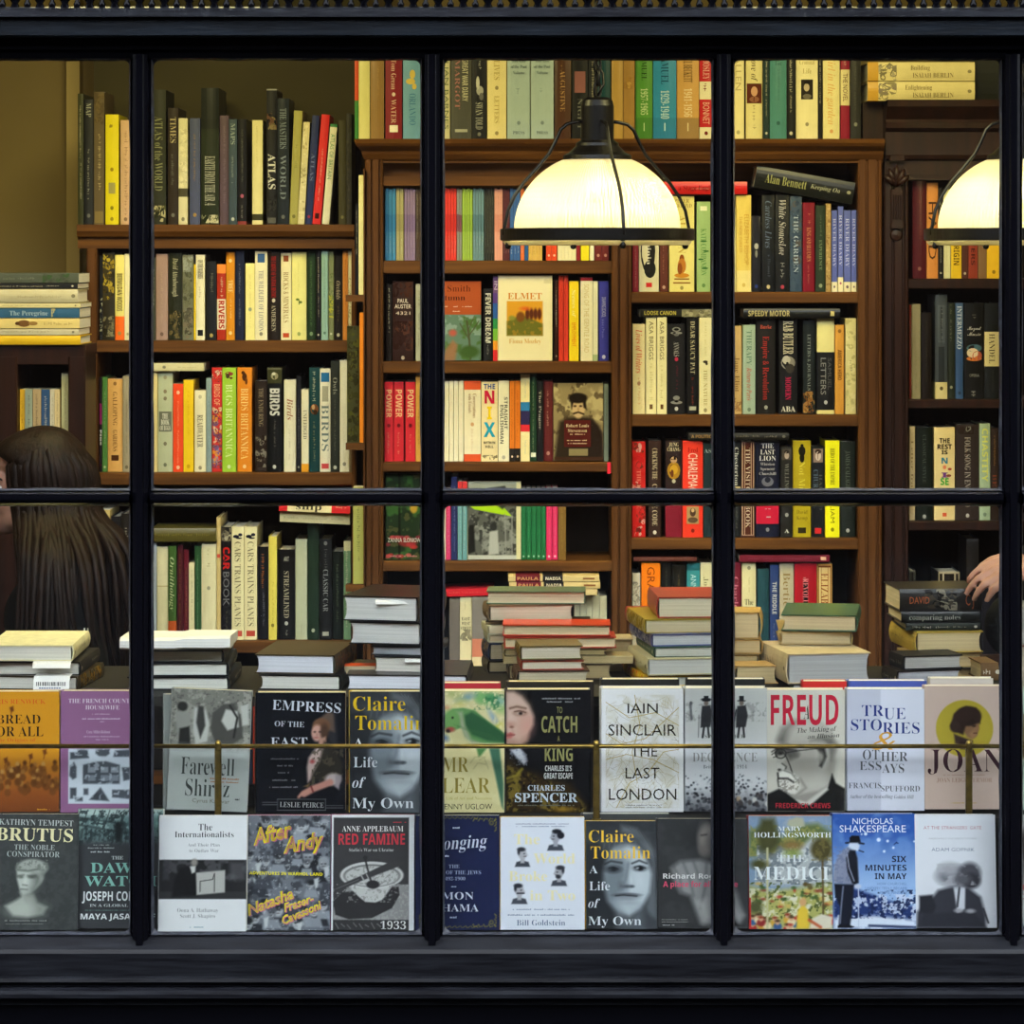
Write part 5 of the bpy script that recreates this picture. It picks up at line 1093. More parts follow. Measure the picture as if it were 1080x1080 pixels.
# loose paper: folded leaflet on the pile, slips between the pages
mb = MB(); n = 14
for k, (zz, yy) in enumerate(((0, 0), (.0016, -.002))):
    pass
x0, x1 = X(128, 6.38), X(244, 6.38); zb = Z(685.4, 6.42)+.0006
vs = []
for i in range(n+1):
    t = i/n; x = x0+(x1-x0)*t
    lift = .010*math.exp(-((t-.18)/.16)**2)*0+.012*(1-t)**2*.6
    fr = zb+.006+lift*.3+(.003 if t > .55 else 0)
    vs += [(x, .36, fr), (x, .352, fr+.004), (x, .352, fr+.022-.004*(1-t)), (x, .362, fr+.0265-.003*(1-t)), (x, .53, fr+.018), (x, .53, fr)]
fs = [(i*6+k, i*6+(k+1) % 6, (i+1)*6+(k+1) % 6, (i+1)*6+k) for i in range(n) for k in range(6)]+[tuple(range(6)), tuple(range(n*6+5, n*6-1, -1))]
mb.add(vs, fs); o = mb.build('folded_leaflet', M['paper'])
tag(o, 'thick white folded leaflet lying on the pile right of the dark-haired woman', 'leaflet')
for i in range(3):
    s_ = MB().box(x0+.002, x1-.01, .3512, .3519, zb+.012+i*.005, zb+.0125+i*.005); 
    s_.build('leaflet_fold', mat('fold_shade', 'c8c6c0', .7), o)
def slip(x0, x1, y0, y1, d, label, barcode=False, droop=.012):
    a, b, t, u = X(x0, d), X(x1, d), Z(y0, d), Z(y1, d); m_ = MB()
    y = d+CAMY
    pr = [(y+.05, t+.0002), (y, t), (y-droop*.6, t-(t-u)*.3), (y-droop, u), (y-droop+.0006, u), (y-droop*.6+.0006, t-(t-u)*.3-.0004), (y, t-.0006), (y+.05, t-.0004)]
    m_.prismx(pr, a, b); o = m_.build('paper_slip', M['paper']); tag(o, label, 'paper slip', 'paper slips in the piles')
    if barcode:
        k = MB(); r_ = random.Random(5); x = a+.006
        f = lambda s: (y-droop*.6-(droop*.4)*s-.0006, t-(t-u)*.3-((t-u)*.7)*s)
        while x < b-.01:
            w_ = r_.uniform(.0008, .0022); (ya, za), (yb, zb_) = f(.05), f(.42)
            k.add([(x, ya, za), (x+w_, ya, za), (x+w_, yb, zb_), (x, yb, zb_)], [(0, 1, 2, 3)], hl('2a2a30')); x += w_+r_.uniform(.0008, .002)
        for q in range(9):
            x = a+.012+q*.005; (ya, za), (yb, zb_) = f(.56), f(.68)
            k.add([(x, ya, za), (x+.0035, ya, za), (x+.0035, yb, zb_), (x, yb, zb_)], [(0, 1, 2, 3)], hl('4a5a8a'))
        k.build('barcode', M['print'], o, fix=False)
slip(35, 75, 697.8, 704, 6.41, 'white paper slip drooping from the second book of the left end pile')
slip(36, 74, 713.2, 729, 6.40, 'white slip with a printed barcode on the lowest book at the left end', True, .016)
slip(396, 436, 633, 637, 6.455, 'pinkish white paper marker in the topmost book of the tall pile', False, .006)
slip(427, 448, 695, 698, 6.46, 'small white paper marker in the smaller black book of the tall pile', False, .005)
# brass rail in front of the upper row
ry, rz = .128, Z(787, 6.128)
br = MB().tube([(X(-160, 6.128), ry, rz), (X(1400, 6.128), ry, rz)], .0042, 12).build('brass_rail', M['brass'], smooth=True)
tag(br, 'long thin brass rail running across the front of the upper row of covers', 'rail')
zs = ZL
for p in (230, 629, 1022, -165, 1395):
    x = X(p, 6.128)
    m_ = MB().box(x-.0065, x+.0065, ry-.003, ry+.0045, ZU-.0, rz-.003, bev=.002)
    m_.lathe([(0, rz+.012), (.005, rz+.010), (.0065, rz+.006), (.0065, rz-.006), (.005, rz-.008), (0, rz-.008)], 12, x, ry)
    m_.box(x-.009, x+.009, ry-.005, .1545, ZU-.006, ZU+.004)
    m_.build('rail_post', M['brass'], br)
# ------------------------------------------------------------------ covers facing the street: a fine coloured grid carries the printed picture
STY['B'] = (.03, .34, None)
class Art:
    def __init__(s, x0, y0, x1, y1, bg, nx=70):
        nx = int(nx*1.35); s.r = (x0, y0, x1, y1); s.nx = nx; s.ny = int(nx*(y1-y0)/(x1-x0))
        u = np.linspace(x0, x1, s.nx+1); v = np.linspace(y0, y1, s.ny+1); s.X, s.Y = np.meshgrid(u, v)
        s.px = (x1-x0)/s.nx; s.im = np.ones(s.X.shape+(3,))*np.array(hx(bg)); s.rg = np.random.RandomState(int(x0*7+y0*13+abs(x1)) % 9999)
        s.clip = None
    def mix(s, a, col, al=1.0):
        a = np.clip(a, 0, 1)*al
        if s.clip is not None: a = a*s.clip
        s.im += (np.array(hx(col))-s.im)*a[..., None]; return s
    def sd(s, pts):
        P_ = np.array(pts, float); X_, Y_ = s.X, s.Y; d = np.full(X_.shape, 1e9); ins = np.zeros(X_.shape, bool)
        for i in range(len(P_)):
            a, b = P_[i-1], P_[i]; e = b-a; wx, wy = X_-a[0], Y_-a[1]
            t = np.clip((wx*e[0]+wy*e[1])/max(e@e, 1e-9), 0, 1); d = np.minimum(d, np.hypot(wx-t*e[0], wy-t*e[1]))
            c = (a[1] > Y_) != (b[1] > Y_)
            with np.errstate(divide='ignore', invalid='ignore'): xi = (b[0]-a[0])*(Y_-a[1])/(b[1]-a[1] if b[1] != a[1] else 1e-9)+a[0]
            ins ^= c & (X_ < xi)
        return np.where(ins, -d, d)
    def poly(s, pts, col, soft=1, al=1): w = s.px*soft; return s.mix(.5-s.sd(pts)/w, col, al)
    def ell(s, cx, cy, rx, ry, col, soft=1, al=1, rot=0):
        c, q = math.cos(rot), math.sin(rot); dx, dy = s.X-cx, s.Y-cy; a, b = dx*c+dy*q, -dx*q+dy*c
        r = np.sqrt((a/rx)**2+(b/ry)**2); return s.mix(.5-(r-1)*min(rx, ry)/(s.px*soft), col, al)
    def line(s, pts, w, col, al=1, soft=1):
        d = np.full(s.X.shape, 1e9)
        for a, b in zip(pts[:-1], pts[1:]):
            e = (b[0]-a[0], b[1]-a[1]); L = max(e[0]**2+e[1]**2, 1e-9); t = np.clip(((s.X-a[0])*e[0]+(s.Y-a[1])*e[1])/L, 0, 1)
            d = np.minimum(d, np.hypot(s.X-a[0]-t*e[0], s.Y-a[1]-t*e[1]))
        return s.mix(.5-(d-w/2)/(s.px*soft), col, al)
    def rect(s, x0, y0, x1, y1, col, al=1, soft=1): return s.poly([(x0, y0), (x1, y0), (x1, y1), (x0, y1)], col, soft, al)
    def ramp(s, y0, y1, col, al=1): return s.mix((s.Y-y0)/(y1-y0), col, al)
    def rampx(s, x0, x1, col, al=1): return s.mix((s.X-x0)/(x1-x0), col, al)
    def noise(s, sc, seed=0):      # smooth value noise 0..1, features about sc units wide
        r = np.random.RandomState(seed); x0, y0, x1, y1 = s.r; out = 0; am = 1; tot = 0
        for o in range(3):
            q = sc/2**o; nx, ny = int((x1-x0)/q)+3, int((y1-y0)/q)+3; g = r.rand(ny, nx)
            fx, fy = (s.X-x0)/q, (s.Y-y0)/q; ix, iy = np.floor(fx).astype(int), np.floor(fy).astype(int); tx, ty = fx-ix, fy-iy; tx = tx*tx*(3-2*tx); ty = ty*ty*(3-2*ty)
            n = (g[iy, ix]*(1-tx)+g[iy, ix+1]*tx)*(1-ty)+(g[iy+1, ix]*(1-tx)+g[iy+1, ix+1]*tx)*ty
            out = out+am*n; tot += am; am *= .6
        return out/tot
    def mottle(s, sc, col, lo=.5, hi=.6, al=1, seed=0, box=None):
        m = np.clip((s.noise(sc, seed)-lo)/(hi-lo), 0, 1)
        if box: m = m*((s.X > box[0]) & (s.Y > box[1]) & (s.X < box[2]) & (s.Y < box[3]))
        return s.mix(m, col, al)
    def within(s, pts=None, soft=1): s.clip = None if pts is None else np.clip(.5-s.sd(pts)/(s.px*soft), 0, 1); return s
    def build(s, W, H, T, parent, name='cover_picture'):
        x0, y0, x1, y1 = s.r; n, m = s.nx+1, s.ny+1
        co = np.stack([np.full(s.X.shape, T+.0004), (s.X-x0)/(x1-x0)*W, (1-(s.Y-y0)/(y1-y0))*H], -1).reshape(-1, 3)
        me = bpy.data.meshes.new(name); i = np.arange(m*n).reshape(m, n); f = np.stack([i[1:, :-1], i[1:, 1:], i[:-1, 1:], i[:-1, :-1]], -1).reshape(-1, 4)
        me.vertices.add(len(co)); me.vertices.foreach_set('co', co.ravel()); me.loops.add(f.size); me.loops.foreach_set('vertex_index', f.ravel().astype(np.int32))
        me.polygons.add(len(f)); me.polygons.foreach_set('loop_start', np.arange(0, f.size, 4, dtype=np.int32)); me.update(calc_edges=True)
        at = me.color_attributes.new('Col', 'FLOAT_COLOR', 'POINT'); c = np.ones((m*n, 4)); c[:, :3] = lin(np.clip(s.im, 0, 1)).reshape(-1, 3); at.data.foreach_set('color', c.ravel().astype(np.float32))
        me.materials.append(M['art']); o = bpy.data.objects.new(name, me); COLL.objects.link(o); o.parent = parent; return o
def tiny(pb, tf, x0, x1, y, h, col, seed):     # a line of print too small to read
    r = random.Random(seed); x = x0
    while x < x1:
        w = r.uniform(.35, .9)*h
        if r.random() < .85: pb.add([tf(x, y), tf(min(x+w, x1), y), tf(min(x+w, x1), y-h*r.choice((.55, .55, .9))), tf(x, y-h*.6)], [(0, 1, 2, 3)], hl(col))
        x += w*1.25
def face_out(zoom, art, texts, place, label, group, T=.03, kind='h', col='222', page=None, roll=0.0, name=None, extra=()):
    """zoom: (ox, oy, s) of the coordinates used by art and texts.  place: (distance at the foot, lean in degrees)."""
    ox, oy, sc = zoom; x0, y0, x1, y1 = art.r; d0, lean = place; th = math.radians(lean)
    pb_, pt_ = oy+y1/sc, oy+y0/sc; zb = Z(pb_, d0)+T*math.sin(th)+.0008; H = .2
    for _ in range(12): d1 = d0+H*math.sin(th); H = (Z(pt_, d1)-zb)/math.cos(th)
    for fl in (ZL, ZU)+tuple(Z(q, DM) for q in (381, 487, 591)):
        if abs(fl-(zb-T*math.sin(th))) < .008: zb = max(zb, fl+T*math.sin(th)+.001)
    W = (x1-x0)/sc*d0/FPX; xc = X(ox+(x0+x1)/2/sc, d0)
    m4 = Matrix.Translation((xc, d0+CAMY, zb)) @ Matrix.Rotation(math.radians(roll), 4, 'Y') @ Matrix.Rotation(-th, 4, 'X') @ Matrix(((0, 1, 0, -W/2), (-1, 0, 0, T), (0, 0, 1, 0), (0, 0, 0, 1)))
    o = book(name or NAMES[kind], W, H, T, m4, col, kind, plain=True, page=page, seed=int(x0+y0))
    art.build(W, H, T, o)
    tf = lambda u, v: (T+.0009, (u-x0)/(x1-x0)*W, (1-(v-y0)/(y1-y0))*H)
    prints = []
    for t in texts:
        if t[0] != '/' or not prints or prints[-1][0] != 'map_lettering': pb = MB(); prints.append(('map_lettering' if t[0] == '/' else 'cover_lettering', pb))
        if t[0] == '~': tiny(pb, tf, t[1], t[2], t[3], t[4], t[5], int(t[1]+t[3])); continue
        if t[0] == '/':
            x_, y_, u_, v_, w_, c_ = t[1:]; L_ = max(math.hypot(u_-x_, v_-y_), 1e-6); nx_, ny_ = -(v_-y_)/L_*w_/2, (u_-x_)/L_*w_/2
            pb.add([tf(x_+nx_, y_+ny_), tf(u_+nx_, v_+ny_), tf(u_-nx_, v_-ny_), tf(x_-nx_, y_-ny_)], [(0, 1, 2, 3)], hl(c_)); continue
        s_, st_, a, b, yc, yb, c = t[:7]; rt = math.radians(t[7]) if len(t) > 7 else 0
        cx, cy = (a+b)/2, (yc+yb)/2
        def tt(u, v, cx=cx, cy=cy, rt=rt):
            dx, dy = u-cx, v-cy; return tf(cx+dx*math.cos(rt)-dy*math.sin(rt), cy+dx*math.sin(rt)+dy*math.cos(rt))
        v, f = glyphs(s_, st_, 2); a_, b_ = v[:, 0].min(), v[:, 0].max(); cap = .68 if any(ch.isupper() or ch.isdigit() or ch in 'bdfhklt&' for ch in s_) else .46
        pb.add([tt(a+(q[0]-a_)/(b_-a_)*(b-a), yb-q[1]/cap*(yb-yc)) for q in v], f, hl(c))
    build_print(prints, o)
    return tag(o, label, 'book', group)
def ptx(s): return [tuple(map(float, q.split(','))) for q in s.split()]
LOW, UPP = (6.062, 7), (6.205, 1.2)
GL, GU = 'covers in the lower display row', 'covers in the upper display row'
zA, zB, zC, zD, zE = (0, 710, 3.724), (150, 710, 3.6), (430, 710, 3.6), (600, 710, 3.6), (780, 710, 3.6)
z1, z2, z3, z4, z5, z6, z7, z8 = (800, 715, 6), (605, 855, 5.684), (460, 718, 6.353), (262, 722, 5.87), (255, 856, 5.684), (785, 853, 5.838), (0, 855, 7.714), (965, 718, 4)
# --- upper row
a = Art(-104, 72, 232, 548, 'c98a1e'); a.ramp(300, 470, '8a4a1e').ramp(470, 560, '6e3a1c')
for i in range(70):
    x, y = a.rg.uniform(-100, 230), a.rg.uniform(350, 450); a.ell(x, y, 8, 10, a.rg.choice(['7a4a1c', 'b88848', '5a3414', '94642c']), 2); a.ell(x, y+22, 13, 15, a.rg.choice(['5a3414', '6a3e1a']), 2, .7)
for x, y in ((45, 143), (22, 345), (120, 330), (175, 312)): a.poly([(x-9, y-8), (x+6, y-14), (x+9, y+6), (x-4, y+10)], '6a3a14', 2).line([(x, y+8), (x-4, y+26)], 3, '6a3a14')
face_out(zA, a, [('CHRIS RENWICK', 's', -58, 178, 102, 121, 'c8581c'), ('BREAD', 's', -14, 158, 163, 199, '2e1c10'), ('FOR ALL', 's', -48, 170, 210, 249, '2e1c10'), ('The Origins of', 's', -22, 140, 256, 270, 'c8581c'), ('~', 140, 195, 540, 7, 'd89a2a')], UPP, 'orange and brown cover lettered BREAD FOR ALL above a crowd with raised caps', GU, col='c98a1e')
a = Art(238, 70, 577, 550, '8c6084'); a.rect(268, 298, 547, 515, 'c2ccd6')
for q in ('275,312 300,312 305,302 345,302 350,335 275,340', '375,300 430,300 430,318 415,328 390,328 375,318', '325,362 375,350 415,347 470,362 470,437 325,437', '275,365 290,350 300,370 300,412 285,420 272,405', '478,372 510,372 510,420 485,425', '275,452 300,452 300,495 275,495', '328,455 347,455 347,480 328,480', '295,490 325,490 325,505 295,505', '350,500 395,450 430,505', '440,460 545,460 545,500 440,490', '450,305 530,300 530,330 445,330'): a.poly(ptx(q), '4a5058', 2)
for x in (345, 395, 435): a.rect(x, 370, x+30, 392, '8a929a').rect(x, 402, x+30, 425, '78808a')
a.mottle(14, 'c2ccd6', .62, .7, .6, 3, (270, 300, 545, 512))
face_out(zA, a, [('THE FRENCH COUNTRY', 's', 268, 540, 100, 117, 'd8c8d4'), ('HOUSEWIFE', 's', 335, 468, 126, 143, 'd8c8d4'), ('~', 358, 430, 163, 6, 'b89ab4'), ('~', 322, 480, 182, 7, 'c8b0c4'), ('~', 392, 412, 193, 6, 'b89ab4'), ('Cora Millet-Robinet', 's', 340, 432, 225, 237, 'c8b0c4'), ('~', 328, 470, 252, 6, 'b89ab4'), ('~', 372, 425, 264, 6, 'b89ab4'), ('~', 385, 450, 542, 6, 'b89ab4')], UPP, 'mauve cover lettered HOUSEWIFE with a white panel of furniture drawings', GU, col='8c6084')
a = Art(92, 62, 397, 524, 'a3a9a5', 76); a.within(ptx('92,62 397,62 397,300 92,300')); a.rect(90, 60, 400, 300, '77776f'); a.mottle(24, '9a9a90', .5, .62, .8, 5).mottle(9, '4c4c48', .6, .7, .6, 6)
a.poly(ptx('180,130 225,140 240,190 235,260 190,275 178,210'), 'b4b5ae', 3).poly(ptx('195,125 215,128 225,200 208,250 190,190'), '3a3a38', 3).ell(135, 130, 20, 18, '2c2c2a', 3).poly(ptx('110,150 165,155 172,235 120,245'), '8c8d86', 3).poly(ptx('128,215 165,205 172,275 125,285'), '262624', 3)
a.poly(ptx('250,150 290,115 330,110 365,170 370,240 320,275 265,265 245,210'), '4a4a46', 3).poly(ptx('300,135 345,140 352,200 310,215 285,180'), 'b8b9b2', 3).poly(ptx('355,120 385,110 390,190 365,195'), 'b0b1aa', 3).line(ptx('315,120 345,165 335,240'), 8, '2a2a28', 1, 2)
a.ramp(262, 300, 'a3a9a5'); a.within()
face_out(zB, a, [('Farewell', 's', 140, 343, 322, 388, '3a403e'), ('Shiraz', 's', 160, 327, 404, 470, '3a403e'), ('~', 252, 362, 403, 8, '9a6a4a'), ('~', 255, 360, 415, 7, '9a6a4a'), ('Cyrus Kadivar', 'n', 188, 330, 479, 494, '6a6a5a'), ('~', 350, 368, 480, 10, '4a4e4c')], (6.2, 1.2), 'grey cover lettered Farewell Shiraz with a photograph of a horse, standing crooked', GU, T=.02, col='8a908c', roll=2.5)
b = Art(80, 82, 380, 524, '8a8f8c', 30); face_out(zB, b, [], (6.235, 1.2), 'plain grey copy peeping out behind the crooked Farewell Shiraz cover', GU, T=.02, col='8a908c', roll=0)
a = Art(45, 55, 600, 803, '0d0f15', 84)
a.poly(ptx('500,170 535,160 552,380 520,420 480,300'), '2c2c30', 6, .8).poly(ptx('440,215 500,165 528,190 535,300 490,290 440,240'), '5a4a40', 4).ell(450, 262, 55, 48, '6a4a34', 3).ell(425, 308, 36, 52, 'b98e80', 3).ell(470, 300, 26, 50, '4a3428', 4).ell(410, 300, 7, 5, '3a2a28', 2).ell(442, 300, 7, 5, '3a2a28', 2).ell(420, 336, 12, 4, '8a4a48', 2).ell(424, 318, 6, 9, 'a0786c', 2)
a.poly(ptx('440,340 478,330 482,370 430,390'), 'a8806f', 3).poly(ptx('372,460 420,395 495,375 500,420 440,560 368,615 362,520'), 'b8a19a', 4).poly(ptx('470,360 540,400 585,500 580,590 520,640 420,600 370,660 395,560 440,480'), '2a2620', 5).mottle(22, '4a4436', .55, .65, .8, 4, (390, 400, 590, 640))
a.ell(525, 595, 50, 38, 'a89c9a', 4).poly(ptx('540,570 575,570 560,660 535,640'), '8f8488', 3).line(ptx('505,615 400,655 345,685'), 42, 'a9766a', 1, 3).line(ptx('370,670 325,690 312,706'), 18, 'b0806f', 1, 3).line(ptx('388,640 400,672'), 9, '5a1c1c', 1, 2).ell(395, 485, 14, 12, 'a04848', 3)
a.poly(ptx('340,640 380,620 372,645'), '6a5030', 3)
for r_ in ((178, 718, 480, 722), (178, 786, 480, 790), (178, 718, 182, 790), (476, 718, 480, 790), (85, 738, 178, 741), (85, 752, 178, 755), (480, 758, 588, 761), (480, 772, 588, 775)): a.rect(*r_, '5a5a5c')
face_out(z4, a, [('EMPRESS', 's', 148, 572, 110, 172, 'c4c8d0', 3), ('OF THE', 's', 162, 345, 234, 268, 'b4b8c0', 2), ('EAST', 's', 138, 364, 334, 392, 'c4c8d0'), ('LESLIE PEIRCE', 's', 195, 466, 738, 770, '9a9a98', 1)]+[('~', x, y_, q, 12, '5c5c60') for x, y_, q in ((138, 312, 472), (168, 275, 515), (182, 258, 558), (148, 290, 605), (130, 305, 648))], UPP, 'black cover lettered EMPRESS OF THE EAST with a seated woman in a veiled hat', GU, T=.034, col='0d0f15')
def tomalin(dark, y0=62):
    a = Art(75, y0, 500, 722, '34373b', 84); a.mottle(90, '474b50', .4, .7, .6, 2).rect(75, 62, 500, 110, '2c2f33', .7, 20)
    a.poly(ptx('75,240 140,200 190,260 170,420 180,560 140,640 75,640'), '26292d', 14)
    a.poly(ptx('290,90 380,110 450,190 490,280 498,660 420,660 440,560 475,420 455,280 380,180 290,130'), '5c6166', 10)
    for i in range(9): a.line([(330+i*9, 100+i*3), (430+i*6, 200+i*6), (470+i*3, 330), (476+i*2, 520)], 3, ['2a2d31', '7c8288'][i % 2], .5)
    a.poly(ptx('180,330 205,235 285,192 375,198 440,280 468,390 455,500 405,600 335,648 262,625 195,545 168,430'), 'aab4bb', 8)
    a.poly(ptx('180,330 205,240 300,200 322,300 330,400 300,455 318,480 250,560 300,640 262,625 195,545 168,430'), '6a737a', 20, .9)
    a.ell(400, 420, 45, 80, 'c3ccd2', 24, .8).ell(350, 250, 70, 34, 'b8c1c7', 24, .7)
    a.line(ptx('188,326 225,308 290,318'), 11, '33373c', .9, 3).line(ptx('352,322 395,304 440,322'), 11, '3a3e43', .9, 3)
    a.ell(238, 358, 46, 22, '30343a', 6, .85).ell(398, 352, 40, 17, '3a3f45', 5, .9).ell(402, 352, 16, 13, '14171b', 3).ell(385, 350, 9, 6, 'b8c0c6', 2, .7).ell(242, 356, 16, 12, '1c2024', 3, .8)
    a.poly(ptx('322,330 340,330 358,440 345,466 300,462 312,430'), '7f888f', 8, .6).ell(345, 420, 10, 40, 'd0d8dd', 8, .8).ell(322, 462, 30, 9, '444a50', 4, .9).ell(352, 462, 12, 7, '3a4046', 3, .8)
    a.ell(318, 518, 68, 14, '5a5f65', 4).line(ptx('250,520 300,514 330,518 382,522'), 6, '2a2d31', .9, 2).ell(318, 536, 48, 9, '7f868c', 5).ell(330, 562, 40, 10, '767e85', 8, .6)
    a.poly(ptx('385,640 420,590 465,640 500,690 500,722 370,722'), '3c4045', 10).poly(ptx('75,640 250,650 300,700 300,722 75,722'), '26292c', 12).poly(ptx('250,615 335,652 410,590 420,722 260,722'), '5e646a', 16, .9)
    a.poly(ptx('75,200 170,190 225,215 200,300 178,380 185,470 205,560 250,625 235,700 75,722'), '25282c', 12, .92).poly(ptx('150,180 300,150 400,175 455,260 470,330 440,290 395,225 320,205 230,228 190,290'), '43484e', 12, .85)
    for i in range(7): a.line([(190+i*30, 165+abs(i-3)*6), (180+i*34, 205+abs(i-3)*10)], 4, '6a7077', .5, 3)
    a.ell(318, 514, 62, 9, '4c5157', 4, .9).ell(322, 529, 52, 11, '8c949b', 5, .8).line(ptx('255,519 300,515 325,518 378,521'), 5, '24272b', .9, 2).ell(335, 585, 44, 26, 'a4adb4', 16, .6).ell(285, 455, 16, 22, '565d64', 8, .7)
    a.line(ptx('212,350 238,344 268,356'), 5, '1a1d21', .9, 2).line(ptx('366,346 400,336 432,350'), 5, '1a1d21', .95, 2).line(ptx('330,320 318,400 305,440'), 9, '5e656c', .6, 6)
    y = 'd8b41e' if dark else 'e8bc3c'; w_ = 'd4dade'
    return a, [('Claire', 's', 92, 362, 118, 192, y), ('Tomalin', 's', 104, 462, 217, 292, y), ('A', 's', 95, 145, 335, 382, w_), ('Life', 's', 95, 218, 432, 486, w_), ('of', 'i', 88, 158, 536, 592, w_), ('My Own', 's', 88, 406, 645, 698, w_)]
a, t = tomalin(True, 92)
ox, oy = 368.8, 731.5   # the upper copy, its own picture placed further up and left
face_out((ox-75*.2041, oy-92*.2041, 1/.2041), a, t, (6.205, 1.2), 'dark portrait cover lettered A Life of My Own in the upper row', GU, T=.026, col='d8b41e')
a = Art(-26, 75, 458, 895, 'cdc490', 84); a.mottle(120, 'd8d09c', .4, .6, .7, 1)
for i, (x, y, rx, ry, c) in enumerate(((330, 125, 60, 40, '5a9a5a'), (390, 140, 55, 45, '3f8a58'), (290, 115, 40, 30, '7ab06a'), (430, 160, 45, 40, '8ab0a0'), (200, 120, 60, 24, '6a94a0'), (120, 100, 60, 24, 'a8b070'), (380, 250, 45, 14, '7a9ac0'), (450, 200, 30, 60, '9ab870'), (410, 320, 30, 16, 'd0c83a'), (70, 190, 18, 12, 'c87a5a'), (60, 390, 22, 16, '3a5a9a'), (20, 230, 30, 50, 'b4b88a'), (-20, 160, 40, 50, '8aa86a'), (160, 160, 40, 20, 'c8c070'), (-30, 560, 30, 40, '8ab8b0'))): a.ell(x, y, rx, ry, c, 8, .8, i*.7)
a.mottle(26, '2f6a44', .6, .72, .6, 5, (240, 80, 460, 200)).mottle(20, 'e0d8a8', .6, .7, .7, 9, (-60, 75, 460, 330))
a.poly(ptx('110,195 180,188 260,205 350,280 440,345 475,380 475,425 330,428 240,420 190,380 170,320 150,330 70,350 48,300 60,240'), '5c8a52', 3)
a.poly(ptx('190,240 240,215 330,270 430,345 470,385 470,425 340,410 240,370 195,310'), '2f5a3a', 5).poly(ptx('130,215 175,215 190,300 235,400 290,425 240,430 190,390 165,320'), 'a8a890', 6, .8).ell(105, 270, 55, 70, '6c9a58', 6).ell(95, 335, 28, 16, 'a83a3a', 4).ell(80, 345, 16, 12, '3a2a24', 3).ell(110, 255, 7, 7, '1c1c14', 2)
for i in range(12): a.line([(120+i*22, 300+i*6), (170+i*24, 330+i*8)], 4, '3f6a40', .4, 2)
a.poly(ptx('355,460 425,460 452,700 450,870 438,850 395,640'), '3f6a54', 4).poly(ptx('270,460 340,460 300,510 285,520'), '4a7a44', 4)
for k in range(10): a.line([(90+k*9, 330), (120+k*11, 430)], 2, '9a9468', .6)
for q in ('230,560 260,520 320,520 350,600', '250,600 280,560 330,570', '290,540 330,520'): a.line(ptx(q), 6, 'a8a274', .8, 2)
face_out(z3, a, [('MR', 's', 40, 218, 520, 622, '8a7c34'), ('LEAR', 's', 40, 362, 660, 763, '8a7c34'), ('A Life of Art and Nonsense', 's', 38, 376, 788, 808, 'b0a45c'), ('JENNY UGLOW', 'n', 38, 376, 836, 872, '3c3626')], UPP, 'cream yellow cover lettered MR LEAR with a long-tailed green parrot', GU, T=.04, col='c8b878', page='f0e8d0')
a = Art(468, 64, 1035, 893, '0f0f12', 88)
a.poly(ptx('468,500 560,590 700,640 900,700 1010,840 1010,893 468,893'), '30230f', 14); a.within(ptx('468,560 560,610 720,660 900,740 1000,850 1000,893 468,893'), 6).mottle(60, '6a5a22', .5, .64, .9, 3).mottle(24, '120e08', .55, .65, .8, 4).within()
a.line(ptx('470,665 540,640 575,600'), 16, '8a7e2a', .9, 4).line(ptx('470,690 530,670 560,720 540,800'), 14, '7a6c24', .8, 4).ell(850, 872, 60, 16, '8a6a20', 6)
a.poly(ptx('468,64 560,64 620,110 660,220 640,300 620,420 560,470 468,470'), '1a130f', 10)
a.poly(ptx('468,80 520,80 570,110 620,170 655,250 652,300 625,350 612,410 555,452 468,440'), 'bd9c8c', 6)
a.poly(ptx('468,80 520,80 570,110 620,170 640,230 560,180 500,170 468,190'), 'c6aa9c', 14, .8).ell(610, 310, 36, 50, 'c48a7e', 20, .7).ell(500, 250, 30, 60, 'd0b4a6', 16, .7).poly(ptx('468,400 560,420 612,380 600,440 555,455 468,445'), '8a6656', 12, .7)
a.line(ptx('495,190 540,178 600,190'), 9, '4a3226', .9, 4).ell(562, 222, 36, 16, '6a4a3c', 5, .8).ell(560, 224, 22, 9, 'b8a498', 3).ell(566, 224, 12, 10, '2a1c18', 2).line(ptx('525,212 560,206 600,218'), 5, '3a241c', .9, 2)
a.ell(498, 300, 22, 14, 'a87668', 8, .8).ell(506, 316, 10, 6, '5a3428', 3, .9).poly(ptx('470,362 500,352 528,366 505,374 470,378'), 'a0524e', 3).poly(ptx('470,378 505,374 525,370 500,392 470,394'), 'b0645e', 3).line(ptx('470,377 525,369'), 4, '5a2a28', .8, 2).line(ptx('510,330 516,350'), 6, '9a7264', .5, 4)
a.poly(ptx('495,470 560,455 600,500 612,545 590,572 550,535 520,500'), 'b9bcc4', 4).mottle(14, '7a808c', .55, .65, .7, 8, (495, 455, 612, 575))
c = '8d8a58'
face_out(z3, a, [('TO', 'n', 808, 846, 180, 222, c), ('CATCH', 'N', 705, 946, 248, 352, c), ('A', 'n', 813, 829, 374, 412, c), ('KING', 'N', 728, 915, 458, 546, c), ("CHARLES II'S", 'N', 730, 908, 578, 612, 'c8cac8'), ('GREAT ESCAPE', 'N', 722, 915, 628, 664, 'c8cac8'), ('CHARLES', 'S', 614, 862, 708, 745, 'aeb6c0'), ('SPENCER', 'S', 528, 947, 762, 822, 'b8c2ce'), ('~', 692, 965, 128, 13, '8a8a8a'), ('~', 742, 915, 150, 12, '8a8a8a'), ('~', 545, 925, 848, 12, '5a5a50')], UPP, 'dark cover lettered TO CATCH A KING with half a pale face', GU, T=.04, col='101013', page='e8dcb8')
a = Art(124, 57, 435, 530, 'd8d8d8', 96); rg = a.rg; a.within(ptx('140,82 418,82 418,515 140,515'))
a.mottle(50, 'c8c4b4', .4, .6, .8, 3)
mp_ = []
